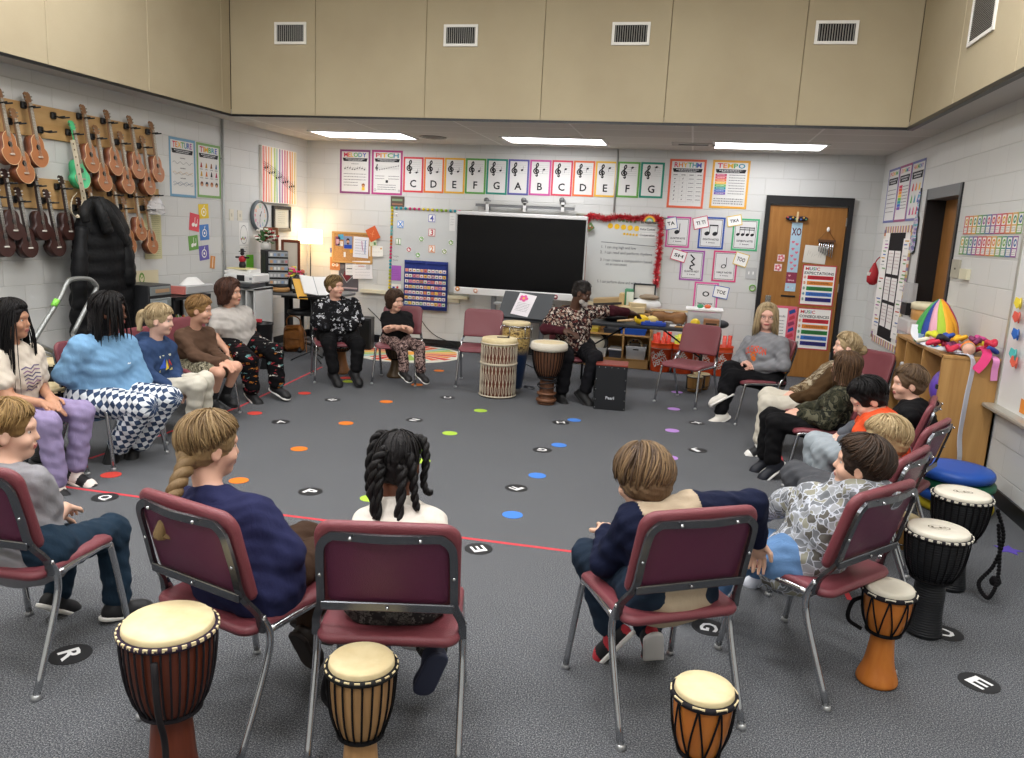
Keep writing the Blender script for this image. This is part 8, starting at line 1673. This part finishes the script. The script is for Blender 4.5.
    for (p, r, c) in H_.get('ties', ()): MU(c, .6).sphere(rel(X(*p)), r*s, 10).build('hair_tie', None, body)
    return o
def decal(ck, art, u=0., v=0., name='print', rot=0.):
    """press flat lettering onto the front of a garment"""
    o, P, base, G = TOPS[ck]; sd = unit(P['LS']-P['RS']); ch = P['chest']; nk = P['neck']; up = unit(nk-P['hip']); fr = unit(np.cross(-sd, up))*-1
    cc, f = CH[ck]
    if fr@f < 0: fr = -fr
    xr = unit(np.cross(up, fr)); bv = BVHTree.FromPolygons([v_.co.copy() for v_ in o.data.vertices], [tuple(p.vertices) for p in o.data.polygons]); out = []; org = ch-base
    for (x, y, z) in art.mb.v:
        x, y = x*cos(rot)-y*sin(rot), x*sin(rot)+y*cos(rot); p = org+xr*(x+u)+up*(y+v)+fr*.5; hit = bv.ray_cast(Vector(p), Vector(-fr)); out.append(tuple(hit[0]+Vector(fr)*(.003+z*.3)) if hit[0] else tuple(org+xr*(x+u)+up*(y+v)+fr*.12))
    art.mb.v = out; art.on(o.parent, name)
CAMO1 = camo('duck_camouflage', ['#6f7276', '#8a897a', '#5f5d57', '#94979a'], 20., '#b9bec8'); CAMO2 = camo('tree_camouflage', ['#2b2c22', '#3c3b2c', '#1f211b', '#565444'], 16.); CAMO3 = camo('leaf_camouflage', ['#4a3a2a', '#8a7a60', '#5f4c36', '#a59a84'], 22.); CAMOS = camo('shorts_camouflage', ['#3d3a30', '#8f8a74', '#5a5646', '#a8a38c'], 30.)
MARB = camo('pink_brown_tie_dye', ['#2a2024', '#5a4540', '#a88f88', '#3a2a2c'], 30.); BW_ = blobs('white_splatter_on_black', '#141416', ['#d9dadd', '#3a3b40', '#c0c2c8', '#55575c', '#1c1c20'], 17., .75, (1, 1, 1)); BRAND = blobs('snack_print_on_black', '#121113', ['#a03038', '#d8d4cc', '#b9732f', '#6f9898', '#7a2f3a'], 14., .62, (.8, .8, 1.8)); DASH = blobs('dashiki_print', '#241a1c', ['#d8c9b8', '#a88a7a', '#e6dccf', '#6a3430'], 38., .95, (1, 1, 1), .02); SKP = blobs('marbled_grey', '#2c2b2c', ['#55524f', '#6a6764'], 20., 1., (1, 1, 1))
BR1, BR2, BR3 = ('#46362a', '#68523a', '#8d7250'), ('#2a1a12', '#3d281b', '#523829'), ('#8a6a3e', '#b08d55', '#c9a86c')
BLKH, DKB = ('#0b0a0a', '#141213', '#1e1b1c'), ('#241a14', '#362619', '#4a3525'); SAND = ('#8f7b5a', '#b09a74', '#cdb996'); BLOND2 = ('#624d33', '#836a47', '#a08760')
# --- the nearest children, backs to the camera
person('brown haired boy in a navy and beige raglan top, arm hooked over his chair', '17', dict(head=(642, 480, .1, .02), neck=(660, 508, .02, 0), chest=(672, 545, -.02, 0), hip=(668, 592, -.06, 0), LS=(634, 522, .03, .13), RS=(690, 510, -.02, -.14), LE=(606, 562, .14, .2), RE=(752, 505, -.02, -.36), LW=(606, 534, .3, .18), RW=(757, 540, .1, -.36), LK=(590, 556, .36, .16), RK=(640, 590, .36, -.02), LA=(610, 628, .28, .14), RA=(648, 628, .26, -.04), LT=(586, 652), RT=(648, 648)),
       yaw=-42, pitch=22, roll=-6, hs=.98, g=.86, top=[cloth('#b5a48c'), cloth('#151b33')], bot=cloth('#1f2c3c'), shoes=('#16161a', '#b5303a'), sole='#e9e6e2', sk='#dcb79f', hair=dict(c=BR1, t=.02, n=420, sw=.9, front=72, back=128, st='bowl', low=.0, w=.0046, seed=3), h=.0055, topname='raglan_shirt', botname='jeans')
person('girl with long black twists in a cream tee, seen from behind', '18', dict(head=(398, 464, .12, 0), neck=(397, 502, .06, 0), chest=(397, 555, 0, 0), hip=(396, 596, -.04, 0), LS=(370, 527, .04, .12), RS=(428, 526, .04, -.12), LE=(350, 575, .1, .19), RE=(447, 575, .1, -.19), LW=(372, 580, .3, .08), RW=(425, 580, .3, -.08), LK=(372, 582, .36, .1), RK=(432, 584, .36, -.1), LA=(376, 645, .3, .1), RA=(433, 650, .1, -.12), RT=(416, 686)),
       yaw=2, pitch=14, hs=.9, g=.8, top=cloth('#dcd6cc'), bot=SKP, shoes='#2f3346', sole='#3a3f55', sock='#b5aec6', sk='#6e4632', hair=dict(c=BLKH, t=.006, n=60, sw=0, front=66, back=112, ears=True, w=.003,
       ropes=[([(-.055, .02, .11), (-.09, .0, .10), (-.105, -.02, .02), (-.1, -.03, -.08), (-.085, -.04, -.13)], .014, .012, .9), ([(-.03, -.09, .06), (-.065, -.11, .0), (-.07, -.11, -.09), (-.05, -.115, -.2)], .017, .012, .9), ([(-.04, -.11, .0), (-.045, -.12, -.08), (-.04, -.125, -.2)], .015, .011, .9), ([(.035, -.11, 0), (.04, -.12, -.08), (.035, -.125, -.21)], .017, .012, .9),
              ([(.05, -.09, .05), (.075, -.1, -.02), (.085, -.1, -.1), (.1, -.1, -.16)], .015, .01, .9), ([(.06, .02, .105), (.095, 0, .09), (.11, -.02, .02), (.105, -.02, -.06), (.125, -.03, -.1), (.14, -.04, -.095)], .014, .008, .9)], ties=[((.088, 0, .055), .012, '#9ad84a')]), h=.0055, topname='t_shirt', botname='trousers', sleeve='short', hem=.11)
person('girl with a long honey blonde braid in a navy sweatshirt and brown pants', '19', dict(head=(211, 446, .14, -.06), neck=(212, 492, .06, -.03), chest=(242, 544, .04, -.08), hip=(246, 582, -.02, -.1), LS=(188, 510, .07, .12), RS=(252, 517, .04, -.15), LE=(196, 560, .16, .1), RE=(284, 554, .06, -.26), LW=(262, 560, .3, -.06), RW=(272, 572, .3, -.16), LK=(306, 540, .4, -.1), RK=(318, 556, .34, -.22), LA=(312, 610, .36, -.16), RA=(312, 628, .3, -.2), LT=(330, 622), RT=(322, 648)),
       yaw=52, pitch=6, hs=.97, g=.84, loose=1.2, hem=-.001, top=cloth('#25284a'), bot=cloth('#3c2b20'), shoes='#2a211c', sole='#2a211c', sk='#dcb29c', hair=dict(c=BLOND2, t=.010, n=330, sw=-.5, front=70, back=116, ears=True, w=.0036, add=[((0, -.08, -.03), (.05, -.10, -.05), .035, .028)],
       ropes=[([(.03, -.085, -.03), (.075, -.11, -.065), (.115, -.14, -.105), (.14, -.16, -.145), (.15, -.168, -.18)], .026, .019, .62), ([(.15, -.168, -.185), (.155, -.172, -.23), (.15, -.175, -.275)], .019, .03, .12)], ties=[((.15, -.168, -.18), .021, '#3f5fc0')], seed=5), h=.0055, topname='sweatshirt')
person('boy with short blond hair in a grey tee and jeans at the picture edge', 'A', dict(head=(10, 431, .06, 0), neck=(6, 468, .0, 0), chest=(12, 508, 0, 0), hip=(22, 555, -.06, -.02), LS=(-16, 488, .04, .13), RS=(34, 484, .0, -.14), LE=(-2, 520, .14, .15), RE=(52, 520, .1, -.22), LW=(44, 516, .3, -.02), RW=(64, 508, .32, -.1), LK=(66, 540, .4, -.02), RK=(112, 530, .38, -.18), LA=(58, 592, .3, -.02), RA=(118, 600, .34, -.2), LT=(76, 598), RT=(146, 596)),
       yaw=70, pitch=4, hs=.97, g=.82, top=cloth('#8d8c90'), bot=cloth('#1e3040'), shoes='#18191c', sk='#deb9a2', sleeve='short', hair=dict(c=('#6b5230', '#8f7144', '#a88a58'), t=.008, n=330, sw=.5, front=66, back=118, w=.003, seed=8), h=.0055, topname='t_shirt', botname='jeans')
person('boy with dark brown hair in a pale grey camouflage hoodie', '16', dict(head=(860, 465, -.02, .02), neck=(852, 488, -.04, 0), chest=(826, 526, .02, 0), hip=(802, 566, 0, 0), LS=(836, 520, .0, .12), RS=(814, 499, .0, -.12), LE=(812, 560, .05, .16), RE=(786, 502, .1, -.2), LW=(776, 548, .2, .05), RW=(766, 512, .3, -.12), LK=(752, 552, .34, .08), RK=(755, 540, .4, -.06), LA=(692, 612, .5, .14), RA=(757, 570, .6, -.2), LT=(672, 628), RT=(742, 584)),
       yaw=-64, pitch=-4, roll=6, hs=.95, g=.86, top=CAMO1, bot=cloth('#5f82ad'), shoes='#dfe3ee', sole='#c9cfdf', sk='#dcb59d', hood=True, palm=(0, 0, 1), hair=dict(c=DKB, t=.014, n=420, sw=.9, front=66, back=120, w=.0044, seed=12), h=.0055, topname='hoodie', botname='jeans', curl=.9)
# --- row on the left
person('girl with long straight black hair in a cream tee and lilac pants', '1', dict(head=(12, 320, .1, 0), neck=(12, 346, 0, 0), chest=(14, 375, 0, 0), hip=(14, 410, -.06, 0), LS=(33, 354, .0, .14), RS=(-4, 358, 0, -.14), LE=(42, 388, .1, .2), RE=(8, 398, .1, -.16), LW=(50, 397, .28, .06), RW=(40, 403, .28, -.05), LK=(82, 412, .4, .12), RK=(48, 424, .38, -.12), LA=(76, 470, .4, .1), RA=(58, 486, .36, -.1), LT=(100, 482), RT=(72, 497)),
       yaw=82, pitch=2, hs=1.0, g=.88, top=cloth('#d8cdbd'), bot=cloth('#978aaf'), shoes=('#1b1b1d', '#e8dcd4'), sole='#e5d6cc', sk='#b98c70', sleeve='short', hair=dict(c=BLKH, t=.012, n=300, sw=.3, front=62, back=118, drop=.5, w=.005, dropfrom=.26, flare=.12, add=[((0, -.07, -.04), (.02, -.07, -.2), .08, .075), ((.02, -.07, -.2), (.07, .0, -.38), .07, .04)], ears=False, seed=2), topname='t_shirt', curl=.4)
person('child with long black locs in a light blue sweatshirt and checkered pants', '3', dict(head=(110, 312, .1, 0), neck=(103, 336, 0, 0), chest=(103, 362, 0, 0), hip=(100, 398, -.06, 0), LS=(124, 346, 0, .15), RS=(82, 348, 0, -.17), LE=(140, 380, .1, .2), RE=(66, 374, -.08, -.24), LW=(124, 388, .25, .1), RW=(88, 386, -.12, -.12), LK=(168, 398, .42, .1), RK=(144, 406, .38, -.12), LA=(138, 444, .2, .06), RA=(118, 446, .14, -.1), LT=(136, 462), RT=(112, 468)),
       yaw=80, pitch=4, hs=1.05, g=.94, fat=1.22, top=cloth('#7aa5ca'), bot=checkm(), legs='wide', shoes='#17181a', sole='#1d1e20', sk='#5a3a2a', loose=1.25, hair=dict(c=BLKH, t=.012, n=150, sw=.2, front=58, back=116, drop=.26, w=.0085, dropfrom=.16, flare=.12, ears=False, add=[((0, -.05, 0), (0, -.06, -.12), .085, .07)], seed=6), topname='sweatshirt', hands=False)
person('girl with a blonde ponytail in a blue hoodie and cream pants', '4', dict(head=(160, 320, .12, 0), neck=(156, 341, .0, 0), chest=(153, 362, 0, 0), hip=(155, 388, -.06, 0), LS=(168, 347, 0, .12), RS=(143, 349, 0, -.13), LE=(174, 370, .1, .15), RE=(147, 374, .04, -.17), LW=(180, 384, .28, .05), RW=(171, 388, .22, -.1), LK=(205, 380, .42, .08), RK=(197, 385, .4, -.08), LA=(205, 408, .34, .07), RA=(193, 415, .34, -.08)),
       yaw=84, pitch=8, hs=1.0, g=.8, top=cloth('#34486c'), bot=cloth('#cfcabb'), shoes='#dddad0', sk='#e0bba8', hood=True, hair=dict(c=SAND, t=.006, n=170, sw=.1, front=70, back=112, w=.003, ropes=[([(0, -.10, .03), (0, -.135, .02), (0, -.15, -.04), (0, -.14, -.11)], .03, .022, .15)], ties=[((0, -.108, .03), .022, '#2a2620')]), topname='hoodie')
person('boy with sandy hair in a brown long sleeved top and camouflage shorts', '5', dict(head=(200, 310, .14, 0), neck=(195, 328, .02, 0), chest=(194, 346, 0, 0), hip=(188, 367, -.06, 0), LS=(208, 334, .02, .12), RS=(182, 336, 0, -.13), LE=(212, 352, .12, .13), RE=(195, 356, .1, -.14), LW=(226, 361, .32, .04), RW=(220, 363, .3, -.05), LK=(236, 367, .42, .08), RK=(219, 373, .4, -.08), LA=(226, 393, .3, .05), RA=(213, 398, .3, -.06)),
       yaw=88, pitch=8, hs=1.0, g=.8, top=cloth('#5c4638'), bot=CAMOS, legs='short', shoes='#17181a', sole='#1a1a1c', sock='#1c1c1f', sk='#d3a78f', hair=dict(c=('#6a4d2c', '#8f6e42', '#a6855a'), t=.008, n=200, sw=.5, front=64, back=112, w=.0035), botname='shorts', topname='long_sleeved_top')
person('child with a brown bob in a white tee and black pants with colourful print', '6', dict(head=(230, 293, .08, 0), neck=(230, 308, 0, 0), chest=(233, 324, 0, 0), hip=(238, 344, -.04, 0), LS=(245, 313, 0, .14), RS=(217, 316, 0, -.15), LE=(252, 330, .04, .2), RE=(214, 336, .05, -.2), LW=(253, 343, .14, .2), RW=(228, 352, .2, -.12), LK=(274, 352, .4, .12), RK=(248, 360, .38, -.1), LA=(277, 384, .4, .12), RA=(252, 390, .36, -.1), LT=(290, 392), RT=(262, 402)),
       yaw=98, pitch=-2, hs=1.08, g=.92, fat=1.15, top=cloth('#b8b3ad'), bot=BRAND, legs='wide', shoes='#18181a', sk='#cda188', sleeve='short', hair=dict(c=('#33201a', '#4a2f24', '#5c3d2e'), t=.016, n=240, sw=.2, front=62, back=126, st='bowl', drop=.09, low=.02, ears=False, w=.0045), topname='t_shirt')
# --- back row
person('boy in a black hoodie with white splatter print and black pants', '7', dict(head=(335, 287, .05, 0), neck=(336, 301, 0, 0), chest=(337, 317, 0, 0), hip=(338, 336, -.04, 0), RS=(321, 306, 0, -.14), LS=(353, 305, 0, .14), RE=(317, 321, .06, -.2), LE=(358, 320, .06, .2), RW=(327, 328, .2, -.1), LW=(349, 328, .2, .1), RK=(329, 344, .36, -.12), LK=(358, 344, .36, .12), RA=(334, 371, .4, -.1), LA=(356, 370, .42, .12), RT=(342, 384), LT=(362, 380)),
       yaw=122, pitch=-2, hs=1.0, g=.94, fat=1.15, top=BW_, bot=cloth('#121214'), shoes='#161618', sole='#202024', sk='#d9ad98', hood=True, hair=dict(c=('#3a2a1c', '#6b5230', '#a58a58'), t=.008, n=160, sw=.7, front=62, back=110, w=.004), topname='hoodie', hands=False, loose=1.1)
person('child with a brown bob and folded arms in a black tee and mottled pants', '8', dict(head=(395, 301, .05, 0), neck=(396, 313, 0, 0), chest=(396, 326, 0, 0), hip=(396, 341, -.04, 0), RS=(386, 317, 0, -.12), LS=(407, 317, 0, .12), RE=(387, 330, .1, -.15), LE=(410, 331, .1, .15), RW=(402, 327, .2, .02), LW=(395, 327, .18, -.02), RK=(402, 347, .34, -.04), LK=(419, 347, .34, .12), RA=(404, 370, .36, -.02), LA=(421, 371, .36, .12), RT=(412, 378), LT=(430, 380)),
       yaw=130, pitch=6, hs=.98, g=.76, top=cloth('#161617'), bot=MARB, shoes='#1e1c1c', sk='#d9b09a', sleeve='short', hair=dict(c=('#33231a', '#4a3526', '#5e4633'), t=.012, n=200, sw=.15, front=66, back=120, st='bowl', drop=.03, low=.015, ears=False, w=.004), topname='t_shirt', curl=.8)
person('man with a grey beard in a patterned shirt over maroon sleeves, seated at the drums', 'm', dict(head=(582, 293, .12, 0), neck=(573, 309, .03, 0), chest=(572, 325, 0, 0), hip=(573, 350, -.04, 0), RS=(556, 314, 0, -.18), LS=(591, 312, .0, .18), RE=(545, 329, .06, -.28), LE=(612, 311, -.02, .34), RW=(565, 331, .25, -.1), LW=(628, 312, -.08, .5), RK=(566, 357, .42, -.1), LK=(595, 358, .46, .12), RA=(562, 392, .4, -.1), LA=(585, 391, .46, .12), RT=(566, 402), LT=(596, 404)),
       yaw=112, pitch=22, hs=1.05, g=1.02, fat=1.1, top=DASH, sleeve='short', under=cloth('#431c24'), bot=cloth('#16161a'), shoes='#131314', sole='#18181a', sk='#523a2d', brow='#2a2220', mouth='#5a3a34', beard='#b5b0ab', hair=dict(c=('#1c1918', '#2a2624', '#35302e'), t=.001, n=60, sw=.2, front=48, back=100, w=.002), topname='patterned_shirt', botname='trousers')
person('smiling blonde woman with crossed legs in a grey sweatshirt', '10', specs='#8a7a70', J=dict(head=(767, 317, .08, 0), neck=(766, 334, .0, 0), chest=(764, 354, .0, 0), hip=(770, 381, -.04, 0), RS=(750, 343, .02, -.15), LS=(781, 344, -.02, .16), RE=(738, 361, .12, -.2), LE=(784, 365, .02, .22), RW=(745, 362, .3, -.05), LW=(754, 367, .28, .04), RK=(730, 368, .44, -.02), LK=(733, 376, .46, .06), LA=(720, 413, .46, .08), RA=(723, 391, .6, .1), LT=(700, 424), RT=(703, 401)),
       yaw=196, pitch=2, hs=1.06, g=.92, top=cloth('#8a8b8f'), bot=cloth('#131316'), shoes='#ddd9d0', sk='#dcb09e', mouth='#b8665e', hair=dict(c=SAND, t=.008, n=300, sw=.1, front=50, back=118, drop=.25, w=.0042, dropfrom=.2, flare=.16, fz=.016, ears=False), topname='sweatshirt', botname='leggings', hood=False)
# --- row on the door side
person('girl with a blonde bun in a brown and camouflage jacket and cream pants', '11', dict(head=(846, 347, .12, 0), neck=(842, 364, .04, 0), chest=(832, 384, .02, 0), hip=(828, 408, -.02, 0), LS=(835, 375, .02, .13), RS=(830, 370, .02, -.13), LE=(812, 396, .12, .18), RE=(806, 388, .14, -.16), LW=(794, 398, .3, .08), RW=(794, 392, .32, -.06), LK=(768, 403, .44, .08), RK=(768, 396, .46, -.08), LA=(760, 442, .42, .08), RA=(768, 437, .42, -.08), LT=(744, 451), RT=(752, 447)),
       yaw=-82, pitch=-4, hs=.95, g=.9, top=[CAMO3, cloth('#47341f')], bot=cloth('#cfc9ba'), shoes=('#1a1b1d', '#e6e4de'), sk='#dfb8a4', hair=dict(c=SAND, t=.01, n=220, sw=.2, front=66, back=118, w=.0036, add=[((0, -.10, .0), (0, -.135, -.01), .04, .045)]), topname='jacket')
person('child with long brown hair in a dark camouflage jacket and black pants', '12', dict(head=(845, 368, .08, 0), neck=(846, 388, 0, 0), chest=(838, 408, 0, 0), hip=(834, 430, -.04, 0), LS=(838, 398, 0, .14), RS=(848, 392, 0, -.13), LE=(828, 421, .08, .18), RE=(822, 408, .14, -.12), LW=(801, 415, .28, .06), RW=(800, 410, .3, -.02), LK=(776, 422, .42, .09), RK=(770, 417, .44, -.07), LA=(772, 462, .38, .09), RA=(764, 456, .4, -.08), LT=(756, 475), RT=(748, 468)),
       yaw=-58, pitch=6, hs=.94, g=.86, top=CAMO2, bot=cloth('#121214'), shoes='#1a1d26', sk='#d8ad98', hair=dict(c=('#3d2c1f', '#57402c', '#6e5339'), t=.012, n=260, sw=.15, front=64, back=120, drop=.18, w=.0042, dropfrom=.25, flare=.05, ears=False), topname='jacket', curl=.9, loose=1.1)
person('boy with brown hair in a black jumper beside the wooden shelf', '14', dict(head=(908, 384, .1, 0), neck=(914, 402, .02, 0), chest=(912, 424, 0, 0), hip=(912, 450, -.04, 0), LS=(908, 416, 0, .13), RS=(918, 409, 0, -.12), LE=(890, 436, .1, .16), RE=(900, 424, .12, -.14), LW=(872, 438, .3, .06), RW=(876, 434, .3, -.05), LK=(862, 446, .4, .09), RK=(856, 440, .4, -.07), LA=(850, 478, .36, .09), RA=(846, 470, .36, -.08)),
       yaw=-84, pitch=4, hs=.95, g=.86, top=cloth('#131315'), bot=cloth('#3a3d44'), sk='#dcb39d', hair=dict(c=BR1, t=.012, n=220, sw=.6, front=64, back=110, w=.004, seed=9), topname='jumper', far=False)
person('boy with short black hair in an orange tee over grey sleeves, looking down', '13', dict(head=(868, 399, .2, 0), neck=(880, 415, .1, 0), chest=(880, 434, .05, 0), hip=(884, 462, 0, 0), LS=(876, 426, .08, .13), RS=(880, 416, .08, -.12), LE=(856, 441, .18, .16), RE=(858, 428, .2, -.12), LW=(842, 441, .34, .06), RW=(842, 434, .34, -.04), LK=(824, 450, .44, .1), RK=(816, 443, .44, -.06), LA=(822, 492, .38, .1), RA=(812, 482, .38, -.06)),
       yaw=-86, pitch=34, hs=.98, g=.86, top=cloth('#d8502a'), sleeve='short', under=cloth('#5c6067'), bot=cloth('#97a0a6'), sk='#deb6a2', hair=dict(c=BLKH, t=.013, n=260, sw=.6, front=60, back=112, w=.004, seed=10), topname='t_shirt', botname='jeans')
person('blond boy with dark glasses half hidden behind the camouflage hoodie boy', '15', dict(head=(885, 441, .06, 0), neck=(892, 462, 0, 0), chest=(880, 486, 0, 0), hip=(862, 510, 0, 0), LS=(880, 482, 0, .13), RS=(886, 472, 0, -.12), LE=(856, 500, .1, .16), RE=(852, 486, .12, -.12), LW=(836, 498, .28, .06), RW=(832, 490, .3, -.04), LK=(812, 490, .42, .1), RK=(795, 474, .48, -.08), LA=(812, 545, .3, .1), RA=(800, 530, .36, -.08)),
       yaw=-72, pitch=12, hs=.98, g=.86, top=cloth('#b5623f'), sleeve='short', bot=cloth('#4a4c50'), sk='#dfb7a3', hair=dict(c=('#8f7a58', '#b39c74', '#cdb891'), t=.010, n=300, sw=.6, front=64, back=112, w=.0034, seed=14), specs='#17171a', topname='t_shirt')
# lettering on the clothes
a = Art(.26, .2); 
for i, ch_ in enumerate('CLEMSON'): k = (i-3)/3; a.text(ch_, .5+.385*k, .72-.12*k*k, .30, '#d8502f', wid=.11)
a.text('MOM', .5, .36, .17, '#d8502f', wid=.3) if 0 else [a.disc(.5+.11*cos(t), .36+.2*sin(t), .045, '#d8702f') for t in (R(35), R(75), R(110), R(150))]; a.disc(.5, .3, .1, '#d8702f'); decal('10', a, 0, .03, 'lettering')
a = Art(.16, .16); a.text('TEAM', .5, .85, .16, '#c9c27a', wid=.8) if 0 else a.rect(.15, .8, .85, .9, '#c9c9b0'); a.poly([(.1, .3), (.4, .75), (.45, .3)], '#3f5fc0'); a.poly([(.4, .2), (.5, .7), (.62, .25)], '#e0c83a'); a.poly([(.6, .3), (.65, .7), (.9, .35)], '#c0392f'); a.rect(.1, .12, .9, .22, '#d8cf7a'); decal('4', a, 0, .02, 'print')
a = Art(.2, .2); rnd = random.Random(4)
for k in range(7): y = .85-.11*k; a.line([(.15+.02*k, y), (.3, y+.05), (.45, y-.03), (.6, y+.05), (.85-.03*k, y)], .035, ('#6a6080', '#8a6a8a', '#55506a')[k % 3])
decal('1', a, 0, .0, 'print')
a = Art(.2, .14)
for i, ch_ in enumerate('TIGERS'): a.text('C', .35, .5, .8, '#e8e0d8', wid=.3) if i == 0 else None
a.rect(.5, .35, .75, .62, '#e8e0d8'); a.line([(.45, .8), (.8, .75)], .03, '#2a3a7a'); decal('13', a, .0, .02, 'print')
a = Art(.1, .06); a.text('~', .5, .5, .6, '#e6f0f6'); decal('3', a, .06, .03, 'print')
# ================================================================ camera and view
cam = bpy.data.cameras.new('camera'); co = bpy.data.objects.new('camera', cam); COL.objects.link(co)
cam.sensor_fit = 'HORIZONTAL'; cam.sensor_width = 36.; cam.lens = FPX*36./1024; cam.clip_start = .05
Rm = Matrix((tuple(cr), tuple(cu), tuple(-fw))).transposed(); co.matrix_world = Matrix.Translation(Vector(C0)) @ Rm.to_4x4()
SC.camera = co
w = bpy.data.worlds.new('world'); SC.world = w; w.use_nodes = True; w.node_tree.nodes['Background'].inputs[0].default_value = (.62, .68, .76, 1); w.node_tree.nodes['Background'].inputs[1].default_value = .15
SC.view_settings.view_transform = 'Standard'; SC.view_settings.look = 'None'; SC.view_settings.gamma = 1; SC.view_settings.use_curve_mapping = False
SC.view_settings.exposure = .1
SC.cycles.max_bounces = 6; SC.cycles.diffuse_bounces = 4; SC.cycles.glossy_bounces = 3; SC.cycles.transmission_bounces = 4; SC.cycles.transparent_max_bounces = 6
SC.cycles.sample_clamp_indirect = 6; SC.cycles.use_denoising = True
